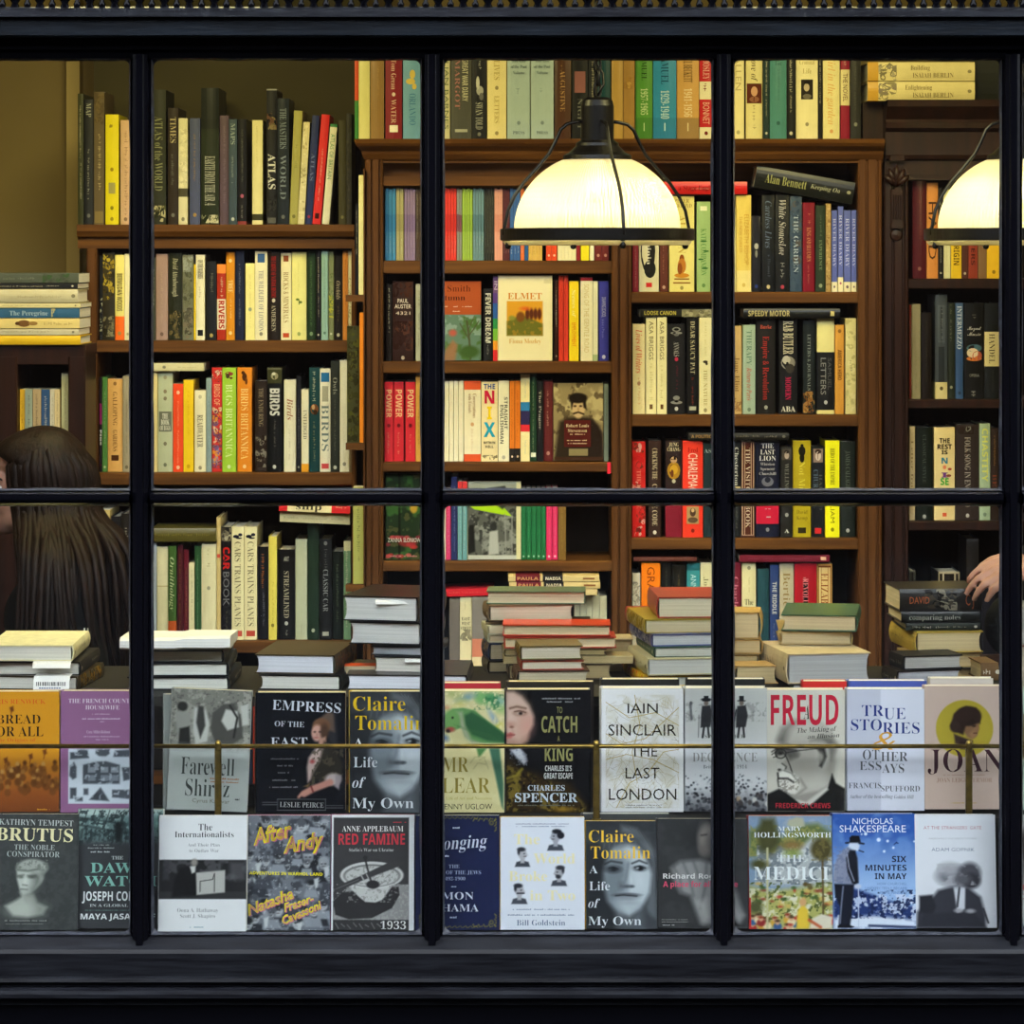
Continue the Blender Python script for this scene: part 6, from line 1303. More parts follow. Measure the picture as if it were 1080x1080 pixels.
for i in range(230):
    x, y = rg.uniform(142, 416), rg.uniform(84, 513); an = rg.choice([.3, 1.87, .9, 2.47])+rg.uniform(-.25, .25); L = rg.uniform(10, 42)
    for q in range(2):
        x2, y2 = min(max(x+L*math.cos(an), 141), 417), min(max(y+L*math.sin(an), 83), 514); mp_.append(('/', x, y, x2, y2, 1.1, rg.choice(['a39a78', 'b3a67c', '8f8a78', 'a89c74']))); x, y, an = x2, y2, an+rg.uniform(-.6, .6)
for q in ('140,110 230,170 330,150 418,200', '180,515 230,420 300,380 360,300 418,290', '140,330 220,310 320,330 418,380', '250,82 270,200 240,300 260,420', '140,230 200,270 290,250 418,130'):
    q = ptx(q); mp_ += [('/', *u, *v, 2.6, 'a8924c') for u, v in zip(q[:-1], q[1:])]
a.within(); a.rect(212, 498, 356, 517, 'd8d8d8')
k = '201a12'
face_out(zD, a, mp_+[('/', 212, 502, 356, 502, 10, 'd8d8d8'), ('/', 212, 512, 356, 512, 10, 'd8d8d8'), ('IAIN', 'n', 223, 338, 115, 153, k), ('SINCLAIR', 'n', 150, 408, 196, 238, k), ('THE', 'n', 235, 336, 278, 318, k), ('LAST', 'n', 215, 344, 361, 402, k), ('LONDON', 'n', 152, 408, 441, 484, k), ('~', 215, 352, 506, 5, '4a4438'), ('~', 215, 352, 515, 5, '4a4438')], (6.2, 1.2), 'white cover with a gold street map lettered THE LAST LONDON', GU, T=.044, col='d8d8d8', page='f2ecd8')
a = Art(442, 57, 752, 528, 'c2c6cc', 84); a.rect(442, 57, 752, 262, 'b7b8b4').ramp(180, 262, 'c8cacb', .6)
a.mottle(16, '8a8c88', .55, .68, .7, 3, (442, 110, 752, 185)).mottle(8, '6a6c6a', .6, .7, .5, 4, (442, 130, 752, 180))
for x, sgn in ((522, 1), (656, -1)):
    a.poly([(x-16, 125), (x+16, 122), (x+24, 160), (x+16, 205), (x-22, 208), (x-20, 160)], '2c2d30', 2).ell(x, 113, 9, 11, '6a5f56', 2).rect(x-9, 86, x+9, 106, '1c1d20').line([(x-14, 105), (x+14, 105)], 4, '1c1d20').line([(x-8, 200), (x-14, 245)], 8, '26272a').line([(x+6, 200), (x+10, 243)], 8, '26272a').line([(x+20*sgn, 140), (x+30*sgn, 185)], 6, '2c2d30').line([(x-28, 160), (x-30, 245)], 2, '2c2d30')
a.ell(522, 100, 20, 6, '1c1d20').line(ptx('462,120 466,175'), 9, '55565a', .8).ell(464, 114, 6, 7, '55565a')
for i in range(260):
    y = 385+145*a.rg.rand()**.8; r = 3+(y-385)/28; a.ell(a.rg.uniform(442, 752), y, r, r*.9, a.rg.choice(['33343a', '8f9298', '5a5c62', '22232a', 'b4b6ba']), 1.5, .85)
a.ramp(430, 540, '24252b', .7)
for i in range(14): a.ell(a.rg.uniform(560, 752), a.rg.uniform(455, 500), 8, 10, a.rg.choice(['b49a7a', 'd0ccc4', '3a3434']), 2, .8)
face_out(zD, a, [('SIMON HEFFER', 's', 516, 668, 234, 248, '55554f'), ('THE AGE OF', 's', 540, 650, 268, 284, '77777a'), ('DECADENCE', 's', 470, 716, 303, 338, '8a8a88'), ('Britain 1880 to 1914', 's', 510, 676, 350, 364, '55565a')], (6.2, 1.2), 'pale grey cover lettered DECADENCE with two men in top hats above a crowd', GU, T=.046, col='b8bac0', page='ece8dc')
a = Art(55, 75, 548, 852, 'c3c0b4', 92)
a.poly(ptx('118,430 124,370 150,320 205,280 300,252 395,272 470,340 497,430 488,540 470,640 400,705 300,745 200,745 150,700 128,640 150,560 120,520'), 'a7a399', 5)
a.poly(ptx('124,400 150,325 205,282 250,275 200,330 160,420'), '4a4844', 16, .85).ell(300, 320, 100, 50, 'bcb9af', 30, .8).ell(300, 560, 110, 120, '96928a', 40, .7).poly(ptx('380,400 500,420 490,540 470,640 430,660 420,560'), '8a877f', 16, .7).ell(330, 680, 110, 50, 'c4c1b8', 30, .6)
a.poly(ptx('330,400 390,395 440,430 460,520 500,430 470,380 400,370'), '55534e', 10, .7).ell(408, 495, 38, 78, 'aaa79e', 6).poly(ptx('372,450 420,440 432,500 400,570 385,560 400,500'), '1f1e1c', 5, .95).ell(395, 505, 18, 32, '8a877f', 6)
a.poly(ptx('110,470 122,430 170,420 180,500 150,560 118,570 108,560 118,520'), 'b8b5ab', 4)
a.poly(ptx('118,440 190,430 250,470 245,500 200,520 150,480'), '3a3835', 10, .85).line(ptx('85,488 110,470 118,500 95,505'), 5, '23221f', 1, 2).ell(128, 470, 22, 22, '2a2926', 5, .9).line(ptx('140,450 175,500 200,560 225,640'), 7, '23221f', .9, 2).line(ptx('85,470 130,440 185,452 240,462'), 8, '2a2926', .9, 3).ell(232, 488, 26, 14, '5a5852', 6, .8)
a.poly(ptx('112,540 150,545 172,560 168,588 128,592 116,570'), 'c4c1b7', 4).line(ptx('150,545 176,565 168,590 130,594'), 6, '2a2926', .9, 3).ell(133, 584, 9, 6, '1c1b1a', 3)
bd = ptx('126,600 170,588 225,610 262,640 262,700 232,745 180,752 145,730 128,690'); a.poly(bd, 'd0cdc4', 5); a.within(bd, 2).mottle(14, '8a877e', .5, .62, .9, 4).within()
a.poly(ptx('124,602 165,586 205,600 240,650 215,652 175,632 128,636'), 'e0ded6', 4).line(ptx('122,606 126,640 150,640 185,640 222,664'), 10, '1c1b1a', .95, 3).line(ptx('165,590 208,606 244,652'), 6, '55534c', .8, 4).line(ptx('128,690 122,650 126,640'), 8, '2a2926', .9, 3).line(ptx('262,640 300,700 240,748'), 8, '6a6860', .7, 6)
a.ell(140, 482, 34, 30, '2a2926', 4, .25).line([(140+34*math.cos(q*.35), 482+30*math.sin(q*.35)) for q in range(19)], 6, '161514', .95, 2).ell(142, 480, 12, 8, '12110f', 3).line(ptx('174,476 260,462 372,450'), 5, '1c1b1a', .9, 2).line(ptx('112,448 140,436 180,446'), 12, '1c1b1a', .9, 3)
a.poly(ptx('55,740 130,705 185,735 240,775 300,830 300,852 55,852'), '1a1a19', 4).poly(ptx('440,690 466,610 490,670 548,705 548,852 240,852 290,800'), '1a1a19', 4).poly(ptx('185,735 250,745 380,715 438,680 430,705 300,795 240,780'), '8f8c84', 5).poly(ptx('240,775 300,790 435,690 442,712 330,810 260,800'), 'c0bdb4', 4)
face_out(z1, a, [('FREUD', 'N', 78, 508, 116, 299, 'b8253a'), ('A', 'i', 285, 322, 170, 262, '3a3836'), ('The Making of', 'i', 245, 495, 312, 344, '3a3836', -3), ('an Illusion', 'i', 310, 512, 354, 382, '3a3836', -3), ('FREDERICK CREWS', 'N', 108, 455, 798, 828, 'a82434')], (6.2, 1.2), 'grey portrait cover with tall red capitals above an old bearded man in profile', GU, T=.04, col='b4b0a4', page='ece4cc')
a = Art(562, 70, 1050, 845, 'cbcedb', 40); a.rect(540, 60, 775, 850, 'b7bac9')
nv = '2c3a78'; gy = '55565a'
face_out(z1, a, [('TR', 's', 655, 795, 172, 243, nv), ('UE', 's', 795, 932, 190, 262, nv), ('STO', 's', 586, 782, 262, 334, nv), ('RIES', 's', 786, 1020, 282, 354, nv), ('&', 'i', 715, 868, 338, 458, 'cf9a3a'), ('OT', 's', 660, 765, 456, 520, gy), ('HER', 's', 775, 946, 470, 530, gy), ('ESS', 's', 640, 778, 530, 586, gy), ('AYS', 's', 782, 922, 546, 604, gy), ('FRANCIS', 's', 570, 776, 666, 702, gy), ('SPUFFORD', 's', 776, 1021, 686, 722, gy), ('Author of the bestselling', 'i', 575, 850, 742, 766, '6a6b70'), ('Golden Hill', 'i', 858, 982, 745, 768, '6a6b70')], (6.2, 1.2), 'white and pale blue split cover lettered TRUE STORIES with a gold ampersand', GU, T=.034, col='c8cbd8', page='f4f0e4')
a = Art(42, 22, 404, 545, 'bda79b', 84); a.ell(210, 202, 121, 121, 'a59430', 1.5)
a.poly(ptx('165,225 170,265 195,290 240,290 245,255'), '3a2a24', 3).ell(238, 190, 34, 56, '7a5a40', 3).ell(225, 150, 56, 42, '241812', 3).poly(ptx('150,190 165,140 215,108 260,115 278,150 276,182 240,160 215,190 205,230 165,215'), '2a1c16', 3).ell(170, 195, 22, 24, '2e201a', 3).poly(ptx('262,185 272,205 262,212 264,232 240,248 230,225'), '8a6648', 3).ell(250, 192, 8, 4, '2a1c16', 2).line(ptx('248,222 262,222'), 4, '4a2a20', 1, 1)
face_out(z8, a, [('JOAN', 's', 54, 372, 290, 386, '3c222a'), ('~', 120, 295, 402, 7, 'a58a7e'), ('JOAN LEIGH FERMOR', 's', 92, 326, 412, 430, '9a7a6a'), ('~', 152, 260, 520, 6, 'b09448')], (6.2, 1.2), 'dusty pink cover lettered JOAN with a woman\'s head in a yellow circle', GU, T=.03, col='b8a296', page='f0e8dc')
a = Art(428, 25, 790, 548, 'bcc5b0', 50); a.rect(428, 140, 790, 330, '8f7f5a').mottle(30, '5a4c34', .5, .65, .8, 3, (428, 140, 790, 330))
face_out(z8, a, [('K', 's', 438, 458, 98, 122, '6a7a5a'), ('ALL', 's', 432, 470, 345, 362, '4a4a44'), ('T', 's', 436, 456, 412, 434, '8a8448'), ('F', 's', 436, 454, 456, 478, '8a8448')], UPP, 'pale green cover mostly hidden by the rightmost window bar, upper row', GU, T=.03, col='2a3a78')
for (p0, p1, pt, lab, cc, pg) in ((446, 528, 725.6, 'red-edged copy just showing above the parrot cover', 'b82c3a', 'f0e6cc'), (535, 626, 724.2, 'dark copy just showing above the half face cover', '26201c', 'e8d8a8'), (634, 716, 721.6, 'dark copy just showing above the street map cover', '1c1c20', 'f0e6cc'), (724, 806, 721.4, 'black-topped copy just showing above the top hat cover', '1a1a1c', 'e8e4dc'), (846, 892, 723.6, 'red-topped copy just showing above the red capitals cover', 'c82a28', 'e8e0cc'), (894, 976, 723.2, 'blue-topped copy just showing above the split pale cover', '4a5aa8', 'f6f2e6'), (980, 1046, 720.6, 'cream copy just showing above the yellow circle cover', 'c8c0b8', 'f4f0e6')):
    d = 6.285; H = (857.5-pt)*d/FPX-.002; T = .05
    m4 = Matrix.Translation((X((p0+p1)/2, d), d+CAMY-.038, ZU+.0008)) @ Matrix(((0, 1, 0, -(p1-p0)*d/FPX/2), (-1, 0, 0, .05), (0, 0, 1, 0), (0, 0, 0, 1)))
    tag(book('hardback_book', (p1-p0)*d/FPX, H, .03, m4, cc, 'h', plain=True, page=pg, seed=int(p0)), lab, 'book', 'spare copies behind the upper row')
# --- lower row
a = Art(-24, 28, 628, 990, '3a3d3d', 84); a.mottle(40, '434646', .4, .6, .7, 2)
a.poly(ptx('165,660 265,690 300,765 380,800 345,860 225,886 105,872 38,792 120,745 165,715'), 'a4a9a0', 6).poly(ptx('250,690 300,765 380,800 345,860 290,872 270,780'), '70756e', 20, .8).poly(ptx('165,680 215,760 200,700'), '888d85', 8, .8).ell(150, 830, 70, 34, 'b8bdb4', 20, .7)
a.ell(252, 475, 127, 72, '9da29a', 4).mottle(22, '6c716a', .52, .62, .8, 3, (125, 405, 385, 500)).poly(ptx('128,490 312,485 338,560 322,610 285,650 240,690 185,688 152,650 130,570'), 'b4b9b1', 4).poly(ptx('262,520 320,520 338,560 322,610 285,655 240,690 225,690 262,610'), '5c615b', 14, .85).line(ptx('138,492 220,500 310,484'), 12, '4a4f4a', .9, 4).line(ptx('310,480 345,500 340,560'), 22, '7c817a', .9, 4).ell(330, 565, 12, 26, '8c918a', 3)
a.line(ptx('135,540 185,535'), 9, '4c514c', .9, 4).line(ptx('215,540 285,538'), 9, '474c47', .9, 4).ell(165, 552, 20, 7, '3c413c', 4, .9).ell(250, 552, 24, 8, '343934', 4, .9).poly(ptx('188,545 210,545 215,610 192,622 178,610'), 'c8cdc5', 5, .9).line(ptx('178,615 214,620'), 7, '4c514c', .8, 3).line(ptx('165,652 215,656'), 8, '3c403c', .9, 3).ell(195, 672, 26, 12, 'a4a9a0', 6)
face_out(z7, a, [('KATHRYN TEMPEST', 's', -22, 582, 74, 122, 'b8bcba', 1.5), ('BRUTUS', 'S', -44, 582, 146, 252, 'e4dcac', 1.5), ('THE NOBLE', 's', 104, 434, 282, 326, 'aab0ae', 1), ('CONSPIRATOR', 's', 46, 476, 338, 384, 'aab0ae', 1), ('~', 36, 380, 918, 16, '7a7c7a'), ('~', 36, 372, 944, 12, '6a6c6a')], LOW, 'dark grey cover lettered BRUTUS with a marble bust', GL, T=.03, col='34373a')
a = Art(625, 12, 1315, 1002, '37393c', 80); a.rect(600, 12, 1320, 90, 'a8bcb8').rect(600, 70, 1320, 300, '5c7070', 1, 6)
a.mottle(60, '9ab4ae', .5, .62, .8, 4, (600, 90, 1320, 190)).mottle(30, '2a3638', .5, .62, .9, 5, (600, 20, 1320, 330))
for i in range(9): a.line([(640+i*60, 20), (610+i*60, 110)], 8, '2c3436', .8)
for i in range(14): a.line([(660+i*36, 170+i*4), (650+i*36, 250+i*5)], 8, '20282a', .8, 2)
a.line(ptx('610,80 1320,180'), 14, '202a2c', .8, 3).line(ptx('610,140 1320,260'), 12, '202a2c', .8, 3).poly(ptx('925,135 950,118 975,130 985,180 975,290 930,290 920,190'), '1c2224', 4).poly(ptx('1000,80 1320,40 1320,190 1040,200'), '6c9490', 8, .6).ramp(250, 330, '37393c')
tl = '7db0a4'
face_out(z7, a, [('THE', 'S', 900, 994, 402, 430, 'b4bab8'), ('DAWN', 'S', 730, 1172, 458, 540, tl), ('WATCH', 'S', 682, 1270, 568, 650, tl), ('JOSEPH CONRAD', 'N', 664, 1236, 700, 772, 'd8dcdc'), ('IN A GLOBAL WORLD', 'S', 728, 1236, 800, 822, 'b4bab8'), ('MAYA JASANOFF', 'N', 654, 1262, 882, 926, 'd8dcdc'), ('~', 750, 880, 314, 12, '8a908e'), ('~', 704, 918, 340, 14, '8a908e'), ('~', 728, 888, 372, 14, 'b8bcba'), ('~', 690, 1240, 853, 5, '6a9a90')], (6.078, 7), 'dark cover lettered THE DAWN WATCH in sea green beneath a ship\'s rail', GL, T=.032, col='4a6a66')
a = Art(60, 541, 394, 988, 'd6d8da', 76); a.rect(60, 712, 394, 863, '222224'); a.mottle(40, '47474a', .5, .62, .9, 4, (60, 712, 394, 800)).rect(60, 835, 394, 863, '2e2e30')
a.poly(ptx('140,745 175,735 200,755 212,850 110,858 120,790'), '151517', 4).poly(ptx('178,738 200,735 198,760 186,765'), 'c4c4c0', 2).ell(195, 722, 12, 14, '8a847e', 3).poly(ptx('202,762 312,752 312,838 205,848'), 'a9a9a4', 2).line(ptx('218,835 218,795 265,788 272,765 272,835'), 3, '2a2a2c').rect(330, 720, 390, 790, '5a5a5e', .6, 6).rect(75, 715, 100, 790, '3a3a3e', .8, 4)
face_out(zB, a, [('The', 's', 209, 262, 572, 598, '303438'), ('Internationalists', 's', 119, 344, 602, 625, '303438'), ('And Their Plan', 's', 168, 291, 648, 660, '7a7d80'), ('to Outlaw War', 's', 175, 288, 670, 683, '7a7d80'), ('Oona A. Hathaway', 's', 132, 288, 899, 914, '7a7d80'), ('Scott J. Shapiro', 's', 143, 276, 921, 936, '7a7d80'), ('~', 180, 232, 974, 5, '5a8a9a')], (6.035, 7), 'white cover lettered The Internationalists with a dark photograph band', GL, T=.026, col='d4d6d8')
a = Art(27, 30, 528, 733, '6b7079', 92); rg = a.rg; a.mottle(60, '3a3d44', .45, .6, .9, 2)
for i in range(46):
    x, y = rg.uniform(20, 530), rg.uniform(40, 720); r = rg.uniform(22, 40)
    a.poly([(x-r*1.7, y+r*3), (x-r*1.2, y+r*1.2), (x+r*1.2, y+r*1.2), (x+r*1.7, y+r*3)], rg.choice(['22242a', '2c2f36', '8a9098', '3c4048']), 3, .95)
    a.ell(x, y, r*.8, r, rg.choice(['a6abb0', '8b9096', 'b4b9bd', '787d84']), 3).ell(x, y-r*.55, r*.85, r*.6, rg.choice(['1c1e22', '2a2c32', '4a4d54', '8f949a']), 3, .95)
    a.ell(x-r*.3, y+r*.05, r*.16, r*.1, '2a2c30', 2, .8).ell(x+r*.3, y+r*.05, r*.16, r*.1, '2a2c30', 2, .8).ell(x, y+r*.5, r*.25, r*.08, '4a4448', 2, .8)
for x, y in ((80, 330), (130, 660), (430, 420), (330, 690), (490, 350)): a.poly([(x, y), (x+30, y-10), (x+24, y+50), (x+8, y+60)], 'c4c8cc', 3, .9)
a.mottle(18, 'b0b5ba', .66, .75, .6, 7)
yl, pk = 'ecdf1c', 'c86a8a'; tx = []
for s_, st_, q in (('After', 'B', (52, 298, 92, 185, -13)), ('Andy', 'B', (236, 490, 150, 240, -10)), ('Natasha', 'B', (18, 312, 528, 590, -22)), ('Fraser-', 'B', (242, 432, 542, 590, -20)), ('Cavassoni', 'B', (230, 486, 600, 648, -24))):
    tx += [(s_, st_, q[0]+4, q[1]+4, q[2]+4, q[3]+4, pk, q[4]), (s_, st_, *q[:4], yl, q[4])]
tx.append(('ADVENTURES IN WARHOL LAND', 'N', 42, 482, 378, 396, yl, 1.2))
face_out(z5, a, tx, LOW, 'crowd photograph cover scrawled with yellow brush lettering After Andy', GL, T=.03, col='b84a88')
a = Art(535, 30, 1032, 736, 'd2d4d6', 92); a.rect(546, 46, 1000, 740, '39383a').poly(ptx('546,600 640,470 1000,455 1000,672 546,672'), '868686', 2).mottle(12, '9c9c9a', .55, .65, .8, 3, (546, 455, 1000, 672)).poly(ptx('546,672 1000,672 1000,740 546,740'), '343335', 1)
a.poly(ptx('545,560 600,505 700,490 850,540 900,470 940,470 945,520 900,600 780,660 640,668 560,640'), '2c2b2d', 2)
a.poly(ptx('590,405 640,470 700,530 740,562 800,566 840,550 890,470 965,390 940,440 780,490'), 'b4b4b2', 2).ell(778, 400, 190, 84, 'c0c0be', 1.5).ell(778, 402, 172, 70, '6a6a6a', 1.5).ell(778, 405, 160, 62, 'b2b2b0', 1.5).mottle(14, '7c7c7a', .56, .66, .7, 4, (630, 345, 940, 565))
a.line(ptx('735,290 752,360 775,440'), 11, '2c2b2d', 1, 2).ell(738, 292, 13, 13, '2c2b2d').ell(785, 456, 40, 26, '2c2b2d', 2).poly(ptx('545,475 700,408 880,320 992,314 930,350 720,432 560,505'), '3a393b', 2).line(ptx('715,402 730,430'), 8, '9a9a98').line(ptx('745,392 758,418'), 6, '9a9a98').line(ptx('560,485 700,425'), 3, '6a6a6a')
for i in range(8): a.line([(560+i*36, 690+(i % 3)*6), (580+i*36, 725-(i % 2)*12)], 5, '8a8a88', .7)
face_out(z5, a, [('ANNE APPLEBAUM', 's', 598, 966, 98, 132, 'd8d8d6'), ('RED FAMINE', 'N', 576, 976, 148, 212, 'b83440'), ("Stalin's War on Ukraine", 's', 640, 908, 234, 254, 'b8b8b6'), ('1933', 's', 832, 984, 680, 728, 'd0d0ce'), ('~', 905, 982, 78, 9, 'b83440')], LOW, 'white-bordered dark cover lettered RED FAMINE with a bowl and knife drawing', GL, T=.028, col='a85a88')
a = Art(30, 541, 348, 986, '1a2142', 76); gd = '8f842c'
for cx, cy, sx, sy in ((40, 548, 1, 1), (340, 548, -1, 1), (40, 978, 1, -1), (340, 978, -1, -1)):
    for i in range(9): t_ = i/8; a.line([(cx+sx*(6+i*10), cy+sy*(4+3*(i % 2))), (cx+sx*(12+i*10), cy+sy*(14-8*(i % 2)))], 3.5, gd, .8)
    for i in range(5): a.line([(cx+sx*4, cy+sy*(8+i*10)), (cx+sx*(10-4*(i % 2)), cy+sy*(14+i*10))], 3.5, gd, .8)
    a.ell(cx+sx*22, cy+sy*22, 9, 9, gd, 2, .7).ell(cx+sx*22, cy+sy*22, 4, 4, '1a2142', 2)
for i in range(16): a.line([(110+i*10, 548+(i % 2)*6), (116+i*10, 552-(i % 2)*5)], 3, gd, .7).line([(110+i*10, 976-(i % 2)*6), (116+i*10, 972+(i % 2)*5)], 3, gd, .7)
wv = 'c4cada'
face_out(zC, a, [('Belonging', 'i', 52, 302, 622, 672, wv, -4), ('~', 170, 196, 592, 9, wv), ('~', 140, 156, 702, 8, wv), ('THE', 's', 155, 196, 732, 746, '9aa4bc'), ('STORY OF THE JEWS', 's', 72, 278, 755, 770, '9aa4bc'), ('1492-1900', 's', 132, 218, 780, 793, '9aa4bc'), ('SIMON', 's', 84, 250, 839, 867, wv), ('SCHAMA', 's', 72, 269, 886, 914, wv), ('~', 160, 184, 820, 7, '9aa4bc'), ('~', 160, 186, 940, 10, '9aa4bc')], LOW, 'navy blue cover with gold corner scrolls and white script lettering', GL, T=.034, col='1a2142')
a = Art(352, 547, 672, 984, 'd0d5e0', 84); a.rampx(352, 420, 'd6dae4', .4)
def head(cx, cy, s, hair, face, beard=False, bun=False, dirn=1):
    a.poly([(cx-28*s, cy+48*s), (cx-22*s, cy+30*s), (cx, cy+24*s), (cx+22*s, cy+30*s), (cx+28*s, cy+48*s)], '3a3e48', 2, .95).poly([(cx-8*s, cy+12*s), (cx+8*s, cy+12*s), (cx+7*s, cy+34*s), (cx-7*s, cy+34*s)], face, 2)
    a.ell(cx, cy, 15*s, 20*s, face, 2).poly([(cx+13*s*dirn, cy-4*s), (cx+20*s*dirn, cy+5*s), (cx+13*s*dirn, cy+9*s)], face, 2)
    a.ell(cx-4*s*dirn, cy-17*s, 15*s, 8*s, hair, 2).ell(cx-14*s*dirn, cy-8*s, 5*s, 11*s, hair, 2).ell(cx+6*s*dirn, cy-1*s, 3*s, 2*s, '2a2c34', 1).line([(cx+5*s*dirn, cy+9*s), (cx+13*s*dirn, cy+9*s)], 3*s, '4a4448', .9)
    if beard: a.ell(cx+3*s*dirn, cy+15*s, 9*s, 7*s, hair, 2)
    if bun: a.ell(cx-17*s*dirn, cy-4*s, 12*s, 12*s, hair, 2).line([(cx-16*s*dirn, cy-18*s), (cx+8*s*dirn, cy-20*s)], 5*s, '1c1e26')
head(562, 622, 1.15, '1e2028', '9a9ca6', False, True, -1); head(436, 690, 1.05, '33363e', 'a8a8ae', False, False, 1); head(575, 762, 1.1, '30323a', '9a9aa0', True, False, -1); head(424, 832, 1.1, '2a2c34', 'a4a4aa', False, False, 1); a.line(ptx('416,843 442,843'), 6, '2a2c34', .9)
cr = 'e6dcae'
face_out(zC, a, [('The', 'S', 404, 502, 613, 652, cr), ('World', 'S', 478, 636, 688, 727, cr), ('Broke', 'S', 384, 530, 757, 795, cr), ('in Two', 'S', 464, 636, 832, 870, cr), ('Bill Goldstein', 's', 414, 598, 946, 968, '55637e'), ('~', 405, 612, 575, 6, '8a94a8'), ('~', 412, 605, 585, 6, '8a94a8'), ('~', 398, 615, 908, 7, '8a94a8'), ('~', 380, 632, 930, 8, '8a94a8')], LOW, 'pale blue-white cover lettered The World Broke in Two with four small portrait heads', GL, T=.036, col='e0b428')
a, t = tomalin(False)
face_out(z2, a, t, (6.062, 7), 'portrait cover lettered A Life of My Own in the lower row beside the four heads', GL, T=.026, col='e8b820')
a = Art(505, 48, 1048, 720, '323335', 84); a.mottle(120, '3b3c3e', .4, .6, .7, 2)
a.poly(ptx('585,350 640,310 760,300 870,330 960,440 1025,640 1000,690 940,640 880,720 760,690 725,590 700,520 640,500 600,420'), '8a8b8c', 8)
for q in ('600,340 640,420 650,500', '660,320 700,420 720,520', '720,310 760,420', '800,320 790,470 760,600', '900,420 870,560 880,700', '950,480 960,560 1000,640'): a.line(ptx(q), 10, '55565a', .7, 5)
a.poly(ptx('740,560 800,540 830,660 780,690'), 'b4b4b2', 10, .8).poly(ptx('960,560 1020,640 990,680 950,620'), '9c9c9c', 8)
a.ell(815, 180, 62, 95, '7a7470', 8).ell(790, 170, 26, 60, '9a928c', 14, .7).ell(840, 200, 40, 70, '3c3a3a', 16, .7).ell(775, 240, 22, 30, '6a6460', 6, .8).line(ptx('770,150 800,146'), 8, '2c2a2a', .8, 3)
face_out(z2, a, [('Richard Rogers', 'N', 538, 925, 386, 415, 'd8d8d8'), ('A place for all people', 'N', 538, 986, 434, 466, 'd8506e'), ('~', 528, 684, 668, 6, '8a8a8a'), ('~', 528, 690, 682, 6, '8a8a8a'), ('~', 528, 612, 702, 7, 'a8a8a8')], LOW, 'dark grey cover with a man in a pale shirt and a pink title', GL, T=.03, col='2c2d2f')
a = Art(32, 44, 546, 756, '7d93b0', 96); rg = a.rg
a.mottle(60, '94a0b0', .45, .6, .8, 2).poly(ptx('32,140 140,100 250,180 330,100 460,90 546,150 546,300 32,300'), '5f6c40', 10).mottle(30, '8a8a4a', .5, .6, .8, 3, (32, 100, 546, 300)).poly(ptx('280,70 330,50 370,60 380,110 300,120 270,100'), 'a8a890', 4)
a.poly(ptx('85,260 150,300 230,250 330,260 420,180 470,200 546,230 546,480 100,480'), 'a9aeb0', 8).mottle(36, '6b747c', .5, .6, .9, 4, (80, 230, 546, 480)).mottle(20, 'c8ccce', .6, .7, .8, 5, (80, 230, 546, 470))
a.poly(ptx('110,60 190,60 220,220 170,270 100,260 90,150'), '3e3f24', 12).ell(155, 180, 50, 90, '4a4a28', 16, .8).ell(300, 230, 60, 30, '8a6a3a', 8, .8).ell(300, 280, 50, 26, '7f8f3c', 8, .8)
a.poly(ptx('32,480 150,520 546,470 546,756 32,756'), 'a5a55e', 10).mottle(40, 'd0ccae', .5, .6, .9, 6, (32, 500, 546, 680)).mottle(22, '4e5a2a', .58, .66, .9, 7, (32, 460, 546, 700))
for i in range(40): a.ell(rg.uniform(40, 540), rg.uniform(470, 640), rg.uniform(8, 24), rg.uniform(6, 14), rg.choice(['b03a2c', '5a4a24', 'd8d4c4', '3f5a2a', 'c8a85a', '8a3a2a']), 3, .85)
for i in range(26):
    x, y = rg.uniform(40, 540), rg.uniform(670, 740); a.ell(x, y+24, 26, 24, rg.choice(['b0322c', '8a2a2a', 'c89a3a', '3a5a8a', 'd8c8a0']), 3); a.ell(x, y, 14, 15, 'c89a7a', 3).ell(x, y-10, 15, 8, rg.choice(['8a3a24', 'b03a2c', '4a3420']), 3)
a.poly(ptx('330,640 365,600 395,640 400,756 320,756'), 'd8b83a', 4).ell(362, 588, 22, 24, 'c89a6a', 3).poly(ptx('420,690 480,660 540,680 540,756 400,756'), 'd4cdb8', 4).line(ptx('400,700 470,745'), 18, 'b8502c', .9, 3)
a.line(ptx('147,250 142,756'), 14, 'b8b48c', .9, 2).line(ptx('487,300 487,660'), 12, '5a4a2c', .9, 2).ell(480, 255, 66, 70, '4a4426', 8).mottle(22, '6a6034', .5, .6, .7, 9, (415, 185, 546, 325)).ell(95, 350, 52, 30, '4a4a28', 8).ell(70, 620, 44, 40, '4e5230', 10).rect(30, 560, 42, 756, 'b8302c')
me_ = 'dfe6e8'
face_out(z6, a, [('MARY', 's', 212, 360, 110, 138, me_), ('HOLLINGSWORTH', 's', 64, 542, 148, 180, me_), ('THE', 's', 206, 386, 290, 335, 'd0d8dc'), ('MEDICI', 's', 60, 526, 364, 447, me_)], LOW, 'colourful landscape cover lettered MEDICI with trees and a crowd of riders', GL, T=.034, col='b8302c')
a = Art(550, 30, 1060, 755, '2d55a2', 92); a.ramp(140, 480, '8fb0de').mottle(110, '6a90cc', .45, .65, .6, 2, (550, 30, 1060, 520)); a.ramp(180, 480, '9dbbe4', .5)
a.poly(ptx('680,500 760,530 900,580 1060,620 1060,755 550,755 550,570 620,540'), '24386e', 6).mottle(36, 'c4d0e8', .5, .6, .9, 3, (550, 540, 1060, 756)).poly(ptx('550,690 800,670 1060,700 1060,755 550,755'), 'd0daec', 8).mottle(20, '16244c', .56, .64, .9, 5, (560, 510, 1060, 690)).line(ptx('770,735 1060,745'), 14, '16244c', .9, 3)
